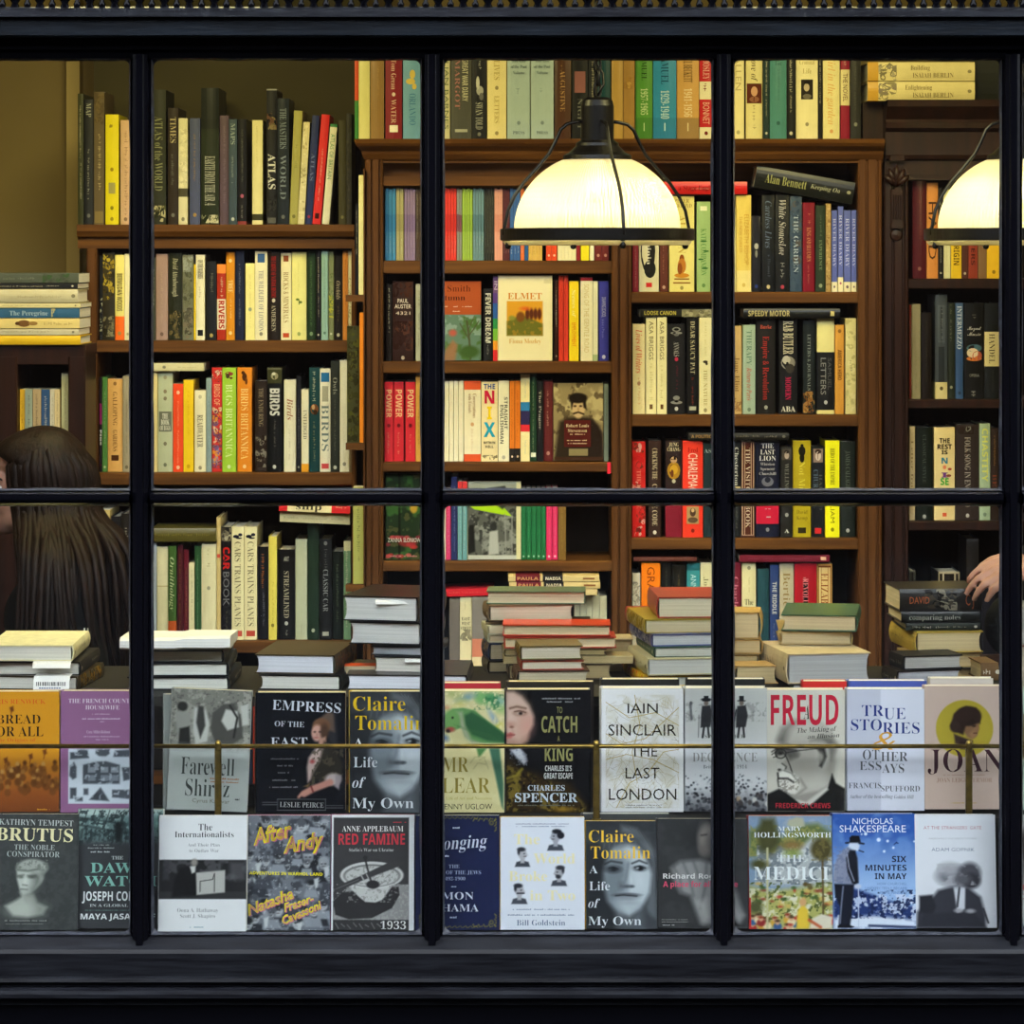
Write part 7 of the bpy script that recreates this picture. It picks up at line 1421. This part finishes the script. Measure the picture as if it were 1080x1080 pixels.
for x, y, r in ((835, 195, 12), (890, 203, 8), (755, 158, 10), (925, 245, 7), (868, 268, 8), (1055, 205, 6), (730, 160, 5)): a.ell(x, y, r, r, 'd4e2f4', 2)
a.line(ptx('930,225 945,210 955,218 940,215'), 5, '16244c', .9, 1)
a.poly(ptx('655,182 670,168 715,170 725,210 655,212'), '14161e', 2).line(ptx('632,215 690,212 742,220'), 10, '14161e', 1, 2).poly(ptx('655,215 705,215 718,232 708,265 670,262 645,240'), 'c9d2e2', 3).line(ptx('712,262 740,272'), 7, '14161e', 1, 1)
a.poly(ptx('640,240 680,262 700,300 706,440 690,480 560,470 548,440 560,350 590,285'), '8289a0', 4).mottle(14, '6c7390', .5, .62, .7, 4, (550, 240, 650, 470)).poly(ptx('655,260 690,262 702,310 708,465 690,480 668,470 640,400 632,310'), '161924', 3).line(ptx('640,290 650,370 680,455'), 7, 'a8aec4', .9, 2).ell(700, 488, 22, 14, 'c0c8da', 3)
a.poly(ptx('556,472 680,476 668,620 652,735 580,742 592,620 560,540'), '161a28', 3).line(ptx('612,490 600,600 590,720'), 9, '8289a0', .8, 2).poly(ptx('575,735 640,728 678,742 660,750 575,750'), '0e1018', 2).line(ptx('706,495 704,755'), 6, 'b8c4dc', 1, 1)
w_ = 'd8e0f0'; dk = '1a2036'
face_out(z6, a, [('NICHOLAS', 'n', 675, 924, 59, 95, w_), ('SHAKESPEARE', 'n', 594, 1004, 104, 147, w_), ('SIX', 'N', 915, 1004, 299, 335, dk), ('MINUTES', 'N', 750, 1004, 355, 390, dk), ('IN MAY', 'N', 808, 1004, 408, 443, dk), ('HOW CHURCHILL', 'n', 822, 1006, 464, 480, '6a84b4'), ('UNEXPECTEDLY BECAME', 'n', 748, 1006, 492, 508, '6a84b4'), ('PRIME MINISTER', 'n', 838, 1008, 520, 536, '6a84b4')], LOW, 'blue cover lettered SIX MINUTES IN MAY with a hatted man walking with a cane', GL, T=.034, col='3a62ac')
a = Art(5, 565, 346, 1052, 'd3d6de', 84)
a.poly(ptx('60,940 100,890 170,870 230,880 280,920 300,1000 300,1052 5,1052 10,985'), '33343c', 6).poly(ptx('20,915 75,910 90,960 75,1000 20,985'), '26272e', 4).poly(ptx('165,875 215,875 212,970 180,990'), 'c4c7d0', 3).line(ptx('190,880 180,960'), 9, '2a2b32', .9, 2).poly(ptx('40,990 250,985 300,1052 10,1052'), '2b2c34', 5)
a.ell(175, 830, 78, 46, '6f7078', 10).ell(150, 800, 40, 28, '9c9da4', 10, .9).ell(235, 820, 46, 48, '4a4a52', 8).ell(240, 850, 40, 34, '33333a', 6).mottle(30, 'a6a7ae', .52, .64, .7, 3, (95, 775, 285, 870)).ell(205, 845, 34, 24, '55555c', 8).ell(185, 978, 18, 9, '9a9aa0', 3).ell(235, 980, 20, 9, '9a9aa0', 3).line(ptx('290,970 310,1030'), 8, '2a2b32', .9, 2)
face_out(z8, a, [("AT THE STRANGERS' GATE", 't', 43, 288, 614, 628, 'a83440'), ('ARRIVALS IN NEW YORK', 't', 62, 268, 664, 672, '9a9ca4'), ('ADAM GOPNIK', 't', 75, 256, 708, 723, '3a4a72')], LOW, 'white cover with a blurred-headed man in a dark suit', GL, T=.03, col='cfd2da')
a = Art(428, 568, 770, 1054, 'cfcdc8', 50); a.ell(480, 740, 70, 120, '8a8078', 12).ell(470, 690, 60, 50, '4a4440', 12).mottle(40, '5a544e', .5, .62, .8, 3, (428, 640, 600, 860))
face_out(z8, a, [('NO', 'n', 434, 500, 866, 890, 'b83a3a'), ('CO', 'n', 434, 500, 904, 930, 'b83a3a')], LOW, 'pale portrait cover with red letters at the right edge of the lower row', GL, T=.03, col='c8c6c0')
d_ = book('hardback_book', .17, .215, .02, Matrix.Translation((X(614, 6.1), .132, ZL+.0008)) @ Matrix(((0, 1, 0, 0), (-1, 0, 0, .02), (0, 0, 1, 0), (0, 0, 0, 1))), '3a3d40', 'h', plain=True, seed=5)
# --- covers turned outwards on the shelves
zs, zn, zp = (370, 180, 4), (400, 270, 4), (340, 500, 4)
GF = 'face-out books in the middle bookcase'
a = Art(322, 470, 549, 807, 'a9502a', 64); a.rect(322, 612, 560, 810, '5f7a6a').mottle(40, '4a6a34', .5, .6, .9, 3, (322, 620, 560, 810)).poly(ptx('385,812 400,760 430,720 450,740 440,812'), 'a06a4a', 5, .8).mottle(24, '8aa09a', .55, .65, .8, 5, (322, 614, 560, 700)).line(ptx('505,800 500,720 490,640'), 8, '4a4a30', .9, 2).line(ptx('500,720 460,650'), 4, '4a4a30', .9).line(ptx('500,700 540,640'), 4, '4a4a30', .9).line(ptx('495,680 520,620'), 3, '4a4a30', .9).ell(500, 770, 40, 26, '3f5a2c', 5).ell(430, 690, 16, 14, 'b8584a', 5)
face_out(zs, a, [('Ali Smith', 's', 345, 505, 487, 514, '6a2c14'), ('autumn', 's', 355, 482, 528, 551, '3a1a10'), ('~', 388, 408, 580, 6, 'd8b09a'), ('~', 428, 450, 580, 6, 'd8b09a'), ('~', 470, 512, 580, 6, 'd8b09a'), ('~', 430, 460, 600, 6, 'd8b09a')], (DM, 2), 'orange-topped novel turned face out with a painted tree lane', GF, T=.03, col='a9502a')
a = Art(623, 444, 850, 806, 'ece0b4', 64); a.rect(658, 553, 810, 700, 'd89a2c').poly(ptx('658,640 720,610 810,650 810,700 658,700'), '6a6a28', 3).ramp(690, 720, 'ece0b4', 0)
for x in (745, 762, 779, 796): a.ell(x, 608, 9, 24, '5a2c1c', 2)
a.ell(716, 620, 18, 22, '7a4a20', 3).ell(735, 585, 20, 8, 'd85a24', 4, .8).mottle(16, 'a8802c', .55, .65, .7, 3, (658, 640, 810, 700)).ell(680, 625, 14, 10, '8a8a3a', 3).rect(815, 460, 845, 478, 'c8bc94', .6)
face_out(zs, a, [('ELMET', 'S', 662, 806, 518, 545, 'd0812a'), ('Fiona Mozley', 's', 668, 802, 713, 733, 'd0952f')], (DM-.01, 2), 'cream novel lettered ELMET turned face out with a golden field picture', GF, T=.026, col='ece0b4')
a = Art(735, 536, 945, 866, '8a7a56', 64); a.mottle(50, 'b8a878', .45, .6, .8, 2).mottle(26, '4a3c28', .55, .66, .8, 3).poly(ptx('760,700 800,680 880,680 930,720 945,866 735,866'), '2c2218', 8)
a.poly(ptx('815,690 900,690 945,750 945,866 800,866'), '241a14', 6).ell(840, 640, 28, 46, 'c0a278', 3).ell(838, 600, 40, 22, '1c140e', 3).poly(ptx('805,600 830,580 870,590 875,650 862,640 858,610 820,615 812,650'), '1c140e', 3).ell(826, 634, 6, 4, '2a1c12', 2).ell(850, 634, 6, 4, '2a1c12', 2).line(ptx('820,666 840,660 862,668'), 7, '2a1c12', 1, 2).ell(840, 648, 5, 8, 'a8885e', 2).rect(740, 850, 945, 866, '3a2418').rect(780, 694, 892, 808, '4c1a16').rect(800, 815, 880, 845, 'a89a6a', .7)
face_out(zn, a, [('Robert Louis', 's', 788, 884, 710, 724, 'd8c09a'), ('Stevenson', 's', 796, 876, 731, 745, 'd8c09a'), ('~', 805, 868, 756, 6, 'c8a888'), ('~', 792, 880, 782, 6, 'c8a888'), ('~', 796, 876, 795, 6, 'c8a888')], (DM, 2), 'sepia portrait book turned face out with a maroon label and moustached man', GF, T=.026, col='5c2a1c')
a = Art(614, 32, 838, 364, '55564e', 64); a.mottle(40, '8a8b80', .5, .62, .8, 2).mottle(18, '2a2b28', .55, .65, .8, 3).poly(ptx('614,130 680,50 800,180 640,150'), 'a0c81e', 1).rect(614, 32, 838, 60, '9a9c8a').poly(ptx('700,60 770,50 800,110 760,150 690,100'), '2c2e2a', 3)
a.ell(722, 225, 14, 16, '2a2a28', 2).poly(ptx('705,245 740,240 745,340 700,345'), 'a8a89c', 3).poly(ptx('618,215 640,210 645,330 615,340'), '1c1c1a', 3).ell(628, 205, 12, 12, '3a3a38', 2).line(ptx('770,170 775,340'), 5, '8a8a80', .8).line(ptx('800,180 800,340'), 5, '8a8a80', .8).rect(614, 345, 820, 364, 'b4b4a4').rect(818, 32, 838, 364, 'cfc694')
face_out(zp, a, [], (DM, 2), 'photograph book turned face out with a lime green flash', GF, T=.024, col='cfc694')
a = Art(267, -2, 416, 364, '1f2c1c', 60); a.mottle(50, '35582a', .48, .6, .9, 2).mottle(30, '4a4a2a', .58, .66, .8, 3).line(ptx('325,0 325,364'), 10, '12180f', .8, 2)
for i in range(18): a.ell(a.rg.uniform(270, 410), a.rg.choice([300, 350, 345, 310, 270]), 12, 8, a.rg.choice(['a8302c', '8a2a3a', 'b84a4a']), 3, .8)
a.ell(385, 145, 16, 22, 'b8882a', 4, .8).ell(360, 290, 40, 20, '9a2a2a', 5, .7)
face_out(zp, a, [('ZANNA', 't', 276, 336, 272, 290, 'd8d8c8'), ('SLONIOW', 't', 342, 414, 272, 290, 'd8d8c8'), ('~', 285, 400, 352, 8, 'a86a6a')], (DM, 2), 'dark green book turned face out with red poppies and white capitals', GF, T=.026, col='1f2c1c')
tag(d_, 'dark grey copy showing above the lower row portrait cover', 'book', GL)
# ------------------------------------------------------------------ pendant lamps
def lamp(px, label, first=True):
    d = 7.32; cx, cy = X(px, d), d+CAMY; k = d/FPX; zr = Z(247, d)
    L = empty('pendant_lamp', (cx, cy, zr), label, 'lamp', 'pendant lamps')
    z = lambda p: Z(p, d)-zr
    ra, rb = 87*k, 81*k
    n, N = 14, 300; zt = z(242); pr = []
    for i in range(n+1):
        a = (i/n)*1.14; pr.append((ra*math.cos(a), zt+rb*math.sin(a)))
    MB().lathe(pr, N, rib=.009, nr=1).build('glass_dome', M['dome'], L, smooth=False)
    r = 102.5*k; zb_, zt_ = z(254), z(241)
    MB().lathe([(r-.004, zb_), (r, zb_+.002), (r, zt_-.002), (r-.003, zt_), (r-.012, zt_), (ra-.004, zt_-.001), (ra-.004, zt_-.004), (r-.014, zt_-.004), (r-.005, zb_+.004), (r-.004, zb_)], 96).build('metal_ring', M['iron'], L, smooth=False)
    MB().lathe([(r-.006, zb_-.001), (r-.012, zb_-.010), (r-.016, zb_-.010), (r-.016, zb_+.012), (r-.006, zb_+.012)], 96).build('glass_lip', M['dome'], L, smooth=True)
    h = [(36*k, z(170)), (36.5*k, z(168)), (36*k, z(164)), (30*k, z(161)), (27*k, z(158)), (23*k, z(154)), (22.5*k, z(151)), (17.5*k, z(148)), (17.5*k, z(112)), (16*k, z(106)), (12*k, z(103)), (0, z(103))]
    MB().lathe(h, 36).build('lamp_housing', M['iron'], L, smooth=False)
    MB().lathe([(0, z(205)), (.02, z(203)), (.032, z(196)), (.034, z(188)), (.02, z(176)), (.015, z(168)), (0, z(168))], 20).build('light_bulb', M['bulb'], L, smooth=True)
    for a in (-76, 14, 104, 194):
        ca, sa = math.cos(math.radians(a)), math.sin(math.radians(a))
        pts = [(16, 128), (24, 129), (33, 131), (40, 137), (46, 150), (53, 163), (66, 178), (80, 193), (90, 207), (97, 222), (101, 241), (101.5, 248)]
        MB().tube([(p*k*ca, p*k*sa, z(q)) for p, q in pts], .0042, 8).build('curved_arm', M['iron'], L, smooth=True)
        MB().lathe([(0, z(263)), (.006, z(262)), (.008, z(259)), (.005, z(256)), (.005, z(252)), (0, z(252))], 10, 97*k*ca, 97*k*sa).build('thumb_screw', M['iron'], L, smooth=True)
    # chain up to the ceiling, a cable woven along it
    base = z(103)+.004; top = 3.42-zr; link = None; i = 0; zz = base+.014
    while zz < top:
        if link is None:
            ring = [(.009*math.sin(t*2*PI/14), 0, .019*math.cos(t*2*PI/14)) for t in range(15)]
            link = MB().tube(ring, .0032, 6, cap=False).build('chain_link', M['iron'], L, smooth=True); o = link
        else: o = copy_of(link, parent=L)
        o.location = (0, 0, zz); o.rotation_euler = (0, 0, (i % 2)*PI/2+.5); zz += .029; i += 1
    cab = [(.016*math.sin(t*1.1), -.012*math.cos(t*1.1)-.004, base+(top-base)*t/40) for t in range(41)]
    MB().tube(cab, .003, 6).build('cable', M['iron'], L, smooth=True)
    MB().lathe([(0, top), (.05, top), (.05, top-.01), (.02, top-.03), (0, top-.03)], 20).build('ceiling_rose', M['iron'], L, smooth=True)
    light('lamp_light', 'POINT', (cx, cy, zr+z(190)), 205, WARM, shadow_soft_size=.034)
lamp(630, 'lit glass dome pendant lamp in a black ring, hanging in front of the middle bookcase')
lamp(1077.5, 'lit glass dome pendant lamp in front of the mahogany bookcase')
# ------------------------------------------------------------------ two people behind the stand
M['skin'] = mat('skin', '9c705c', .5, .3, nz=((40, 40, 40), 'a47a66', 1)); M['skin'].node_tree.nodes['Principled BSDF'].inputs['Subsurface Weight'].default_value = .08
M['hair'] = mat('dark_brown_hair', '0e0704', .55, .12, nz=((90, 90, 6), '1e1009', 1), bump=((160, 160, 6), .5, .003))
M['hair2'] = mat('grey_brown_hair', '2e2620', .5, .4, nz=((120, 120, 20), '4a4038', 1))
M['jacket_cloth'] = mat('black_jacket_cloth', '060606', .85, .1, nz=((30, 30, 30), '0a0a0b', 1), bump=((14, 14, 10), .4, .008))
M['wool'] = mat('dark_grey_wool', '17181a', .9, .1, nz=((60, 60, 60), '202123', 1), bump=((160, 160, 160), .5, .003))
M['trouser_cloth'] = mat('dark_trouser_cloth', '14161c', .85, .2)
M['eye'] = mat('eye_white', 'd8d0c8', .2, .5); M['iris'] = mat('dark_iris', '2a1a10', .2, .5); M['lip'] = mat('lips', '9a5a50', .45, .4); M['steel'] = mat('zip_metal', 'b8b4a4', .3, .5, 1)
def ellipsoid(mb, c, r, n=14, m=10, rot=0):
    v, f = [], []
    for i in range(m+1):
        t = PI*i/m
        for k in range(n):
            a = 2*PI*k/n; x, y, z = r[0]*math.sin(t)*math.cos(a), r[1]*math.sin(t)*math.sin(a), r[2]*math.cos(t)
            v.append((c[0]+x*math.cos(rot)+z*math.sin(rot), c[1]+y, c[2]-x*math.sin(rot)+z*math.cos(rot)))
    mb.add(v, [(i*n+k, (i+1)*n+k, (i+1)*n+(k+1) % n, i*n+(k+1) % n) for i in range(m) for k in range(n)])
def limb(mb, pts, rs):
    for (p, q), (a, b) in zip(zip(pts[:-1], pts[1:]), zip(rs[:-1], rs[1:])):
        mb.tube([Vector(p), Vector(q)], [a, b], 14)
    for p, r in zip(pts, rs): ellipsoid(mb, p, (r, r, r), 14, 8)
def fuse(mb, name, m, voxel, smooth, parent=None, loc=None):     # all the pieces grown together into one continuous skin
    o = mb.build(name, m, None)
    r = o.modifiers.new('r', 'REMESH'); r.mode = 'VOXEL'; r.voxel_size = voxel; r.use_smooth_shade = True
    s_ = o.modifiers.new('s', 'SMOOTH'); s_.factor = .5; s_.iterations = smooth
    dg = bpy.context.evaluated_depsgraph_get(); me = bpy.data.meshes.new_from_object(o.evaluated_get(dg)); old = o.data; o.modifiers.clear(); o.data = me; bpy.data.meshes.remove(old)
    me.polygons.foreach_set('use_smooth', [True]*len(me.polygons))
    if parent: o.parent = parent
    if loc: o.location = loc
    return o
def hand(mb, wrist, dirv, up, side, curl, s=1.0):
    """Palm and five fingers: dirv along the palm, up the back of the hand, side (+-1) where the thumb leaves."""
    d = Vector(dirv).normalized(); u = Vector(up); u = (u-d*u.dot(d)).normalized(); l = d.cross(u)*side; w = Vector(wrist)
    for k, off in enumerate((-.036, -.012, .012, .035)):
        b0 = w+l*off*.55*s+d*.012; b1 = w+l*off*s+d*(.088-.005*abs(k-1.4))*s
        limb(mb, [b0, b1], [.015*s, .0108*s])
        L = (.066, .078, .073, .056)[k]*s; p = b1; dd = d.copy(); pts = [p]; c_ = curl*(1+.12*k)
        for q, fr in enumerate((.45, .32, .23)):
            ang = c_*(.5 if q == 0 else .85); dd = (dd*math.cos(ang)-u*math.sin(ang)).normalized(); p = p+dd*L*fr; pts.append(p)
        limb(mb, pts, [.0092*s, .0086*s, .0078*s, .0068*s])
    t0 = w+l*-.022*s+d*.025*s; t1 = t0+(l*-.026+d*.022-u*.006)*s; t2 = t1+(l*-.012+d*.028-u*.008)*s; t3 = t2+(d*.024-u*.010)*s
    limb(mb, [t0, t1, t2, t3], [.016*s, .0125*s, .0105*s, .0085*s])
def head(mb, c, nod=0.0):
    R3 = Matrix.Rotation(nod, 3, 'Y'); C_ = Vector(c)
    def e(p, r, rot=0): q = C_+R3 @ Vector(p); ellipsoid(mb, q, r, 16, 12, rot+nod)
    e((.018, 0, .0), (.096, .076, .094)); e((-.030, 0, -.045), (.062, .062, .085)); e((-.060, 0, -.105), (.034, .040, .030)); e((-.078, 0, -.121), (.018, .020, .015))
    e((-.082, 0, -.010), (.018, .050, .020)); e((-.040, 0, .035), (.060, .062, .048))
    for t, r in ((0, .0085), (.35, .0095), (.7, .0105), (1, .0125)): e((-.092-.020*t, 0, -.026-.036*t), (r, r, r))
    for sg in (-1, 1): e((-.100, .010*sg, -.064), (.010, .007, .006)); e((-.060, .036*sg, -.058), (.030, .022, .030)); e((.014, .078*sg, -.036), (.021, .007, .033), .25); e((-.015, .040*sg, -.085), (.05, .024, .032), -.3)
    e((-.091, 0, -.086), (.012, .024, .0065)); e((-.088, 0, -.096), (.012, .021, .0065)); e((-.082, 0, -.108), (.014, .02, .012))
    return lambda p: C_+R3 @ Vector(p)
def person(name, loc, label, H, near_arm, far_arm, jack, near_hand=None, far_hand=None, nod=.12, turn=0, bulk=1.0, vox=.0055):
    """Stands facing -x.  arms: (elbow, wrist) of the arm nearer the window and of the other."""
    k = H/1.66; b = MB(); Vk = lambda p: (p[0]*k, p[1]*k, p[2]*k)
    hc = Vk((-.030, 0, 1.545)); at = head(b, hc, nod)
    limb(b, [Vk((.030, 0, 1.47)), Vk((.045, 0, 1.36))], [.050, .056]); S_ = {}
    trunk = [(.04, 0, .90), (.03, 0, 1.00), (.02, 0, 1.10), (.015, 0, 1.22), (.03, 0, 1.32)]
    for (p, r) in zip(trunk, ((.105, .155), (.095, .135), (.085, .125), (.10, .15), (.085, .15))): ellipsoid(b, Vk(p), (r[0], r[1], .10), 16, 10)
    for sg, (el, wr), hd in ((-1, near_arm, near_hand), (1, far_arm, far_hand)):
        sh = Vk((.04, .165*sg, 1.335)); limb(b, [sh, el, wr], [.055, .040, .028])
        if hd: hand(b, wr, *hd)
        hip = Vk((.04, .085*sg, .90)); limb(b, [hip, Vk((.02, .09*sg, .49)), Vk((.05, .09*sg, .09))], [.085, .056, .042]); limb(b, [Vk((.06, .09*sg, .05)), Vk((-.10, .10*sg, .035))], [.045, .032])
    root = fuse(b, name, M['skin'], vox, 5, loc=loc); root.rotation_euler = (0, 0, turn); tag(root, label, 'person')
    j = MB(); w_ = .018
    for (p, r) in zip(trunk, ((.12, .165), (.105, .15), (.10, .14), (.115, .165), (.095, .155))): ellipsoid(j, Vk(p), (r[0]+.004, r[1]+.004, .11), 18, 10)
    limb(j, [Vk((.04, -.15, 1.34)), Vk((.035, 0, 1.38)), Vk((.04, .15, 1.34))], [.066, .072, .066])
    for sg, (el, wr) in ((-1, near_arm), (1, far_arm)):
        sh = Vk((.04, .165*sg, 1.335)); wv = Vector(el)+(Vector(wr)-Vector(el))*.9
        limb(j, [sh, Vector(sh).lerp(Vector(el), .5), el, wv], [.073*bulk, .064*bulk, .058*bulk**2, .046*bulk])
    jo = fuse(j, 'jacket', jack, .011, 5, root)
    c_ = MB(); c_.lathe([(.060, 1.375*k), (.066, 1.41*k), (.072, 1.435*k), (.066, 1.437*k), (.058, 1.40*k), (.054, 1.375*k)], 24, .040*k, 0); c_.build('collar', jack, root, smooth=True)
    t = MB()
    for sg in (-1, 1): limb(t, [Vk((.04, .085*sg, .93)), Vk((.02, .09*sg, .49)), Vk((.05, .09*sg, .10))], [.105, .075, .068])
    fuse(t, 'trousers', M['trouser_cloth'], .013, 4, root)
    for sg in (-1, 1):
        e = MB(); ellipsoid(e, at((-.0745, .031*sg, -.031)), (.0125, .0125, .0125), 16, 12); eo = e.build('eye', M['eye'], root, smooth=True)
        i_ = MB(); ellipsoid(i_, at((-.0845, .0318*sg, -.032)), (.004, .0058, .0058), 12, 8); i_.build('iris', M['iris'], eo, smooth=True)
        br_ = MB(); br_.tube([at((-.090, .012*sg, -.008)), at((-.091, .030*sg, -.003)), at((-.074, .049*sg, -.010))], [.003, .0038, .002], 6); br_.build('eyebrow', M['hair'], root, smooth=True)
        ey = MB(); ey.tube([at((-.0905, .019*sg, -.026)), at((-.0935, .031*sg, -.022)), at((-.085, .044*sg, -.028))], [.0015, .0022, .0015], 5); ey.build('eyelash', M['hair'], root, smooth=True)
    lp = MB(); ellipsoid(lp, at((-.0945, 0, -.0865)), (.0095, .021, .0052), 14, 8); ellipsoid(lp, at((-.0915, 0, -.0955)), (.0095, .018, .0055), 14, 8); lp.build('lips', M['lip'], root, smooth=True)
    return root, at, k
yw = 1.10; dw = yw-CAMY
kx = lambda px: X(px, dw)
wl = Vector((kx(38)+.03, yw, 0))
w_, at, k = person('person', wl, 'woman with long dark brown hair and black jacket, head turned towards the left', 1.615, (Vector((.085, -.235, 1.06)), Vector((-.06, -.22, .90))), (Vector((.07, .23, 1.06)), Vector((-.08, .20, .90))), M['jacket_cloth'], ((-.5, 0, -.85), (.0, -1, .0), 1, .35), ((-.5, 0, -.85), (0, 1, 0), -1, .35), nod=.10, turn=.12)
# long hair: a cap over the skull and many locks falling over the near shoulder and the back
hb = MB(); rg = random.Random(11)
c = at((.020, 0, .008))
n, m_ = 28, 16
vs, fs = [], []
for i in range(m_+1):
    t = PI*.66*i/m_
    for q in range(n):
        a = 2*PI*q/n; x, y, z = math.sin(t)*math.cos(a), math.sin(t)*math.sin(a), math.cos(t)
        f = 1+.012*math.sin(a*9+t*5)
        px_ = (.106 if x > 0 else .134)*x*f; lim = -.030-.085*min(1, max(0, (z-.02)/.45))
        vs.append((c[0]+max(px_, lim), c[1]+.097*y*f, c[2]+.109*z*f))
hb.add(vs, [(i*n+q, (i+1)*n+q, (i+1)*n+(q+1) % n, i*n+(q+1) % n) for i in range(m_) for q in range(n)])
for i in range(190):
    u = rg.random(); a = -PI*.76+u*PI*1.52+0    # round the back from one temple to the other
    ca, sa = math.cos(a), math.sin(a); r0 = .088; lng = rg.uniform(.30, .47)
    top = Vector((c[0]-.01+.03*ca, c[1]+.03*sa, c[2]+.100)); p1 = Vector((c[0]+.100*ca*rg.uniform(.96, 1.06), c[1]+.088*sa*rg.uniform(.98, 1.08), c[2]+.02)); 
    fan = rg.uniform(0, 1); wob = rg.uniform(-.012, .012)
    p2 = Vector((c[0]+.105*ca+.012, c[1]+.095*sa, c[2]-.08)); p3 = Vector((c[0]+.010+.085*ca+.06*fan*max(0, ca+.6)+wob, c[1]+.225*sa, c[2]-.17)); p4 = Vector((p3.x+.02*fan+wob, c[1]+.265*sa, c[2]-.08-lng*.7)); p5 = Vector((p4.x+.016+wob, c[1]+.26*sa, c[2]-.08-lng))
    ctl = [top, p1, p2, p3, p4, p5]; pts = []
    for q in range(len(ctl)-1):
        for s_ in range(3):
            f = s_/3; g = [ctl[max(q-1, 0)], ctl[q], ctl[q+1], ctl[min(q+2, 5)]]
            pts.append(.5*((2*g[1])+(g[2]-g[0])*f+(2*g[0]-5*g[1]+4*g[2]-g[3])*f*f+(3*g[1]-g[0]-3*g[2]+g[3])*f**3))
    pts.append(ctl[-1]); N = len(pts)
    hb.tube(pts, [rg.uniform(.009, .013)*(1-.85*(j/(N-1))**3)*(1 if j else .4) for j in range(N)], 6)
hb.build('hair', M['hair'], w_, smooth=True, fix=False)
zp_ = MB(); zx, zz = X(77, 6.87)-wl.x, Z(668, 6.87)
zp_.tube([(zx-.003, -.262, zz+.014), (zx-.004, -.266, zz), (zx-.003, -.268, zz-.014)], .0016, 6).tube([(zx+.004, -.262, zz+.014), (zx+.004, -.266, zz), (zx+.002, -.268, zz-.014)], .0016, 6)
zp_.lathe([(0, zz-.013), (.004, zz-.014), (.004, zz-.022), (0, zz-.023)], 10, zx, -.268); zp_.build('zip_pull', M['steel'], w_)
# second person, beyond the right edge: one hand rests on the pile, the near sleeve is bent in front of it
pr = Vector((1.315, .985, 0))
hw = Vector((X(1092, 6.57), .572, Z(594, 6.57)))-pr; fs_ = Vector((.04, .165, 1.385))
pm, at2, k2 = person('person', pr, 'person in a dark grey wool coat with one hand resting on a pile', 1.72, (Vector((1.075, .70, 1.215))-pr, Vector((1.29, .69, 1.20))-pr), (fs_.lerp(hw, .5)+Vector((0, 0, -.05)), hw), M['wool'], ((.95, .1, .12), (0, -1, .2), 1, .4), ((-.88, -.12, -.22), (-.25, -.55, .8), -1, .5), nod=.05, bulk=1.14, vox=.0046)
h2 = MB(); c = at2((.022, 0, .010)); vs = []
for i in range(m_+1):
    t = PI*.6*i/m_
    for q in range(n):
        a = 2*PI*q/n; x, y, z = math.sin(t)*math.cos(a), math.sin(t)*math.sin(a), math.cos(t)
        vs.append((c[0]+max(.104*x*(1+.03*math.sin(a*7)), -.062-.03*max(0, z-.3)), c[1]+.085*y, c[2]+.103*z))
h2.add(vs, [(i*n+q, (i+1)*n+q, (i+1)*n+(q+1) % n, i*n+(q+1) % n) for i in range(m_) for q in range(n)]); h2.build('hair', M['hair2'], pm, smooth=True)
bpy.data.objects.remove(_to); bpy.data.curves.remove(_cu)
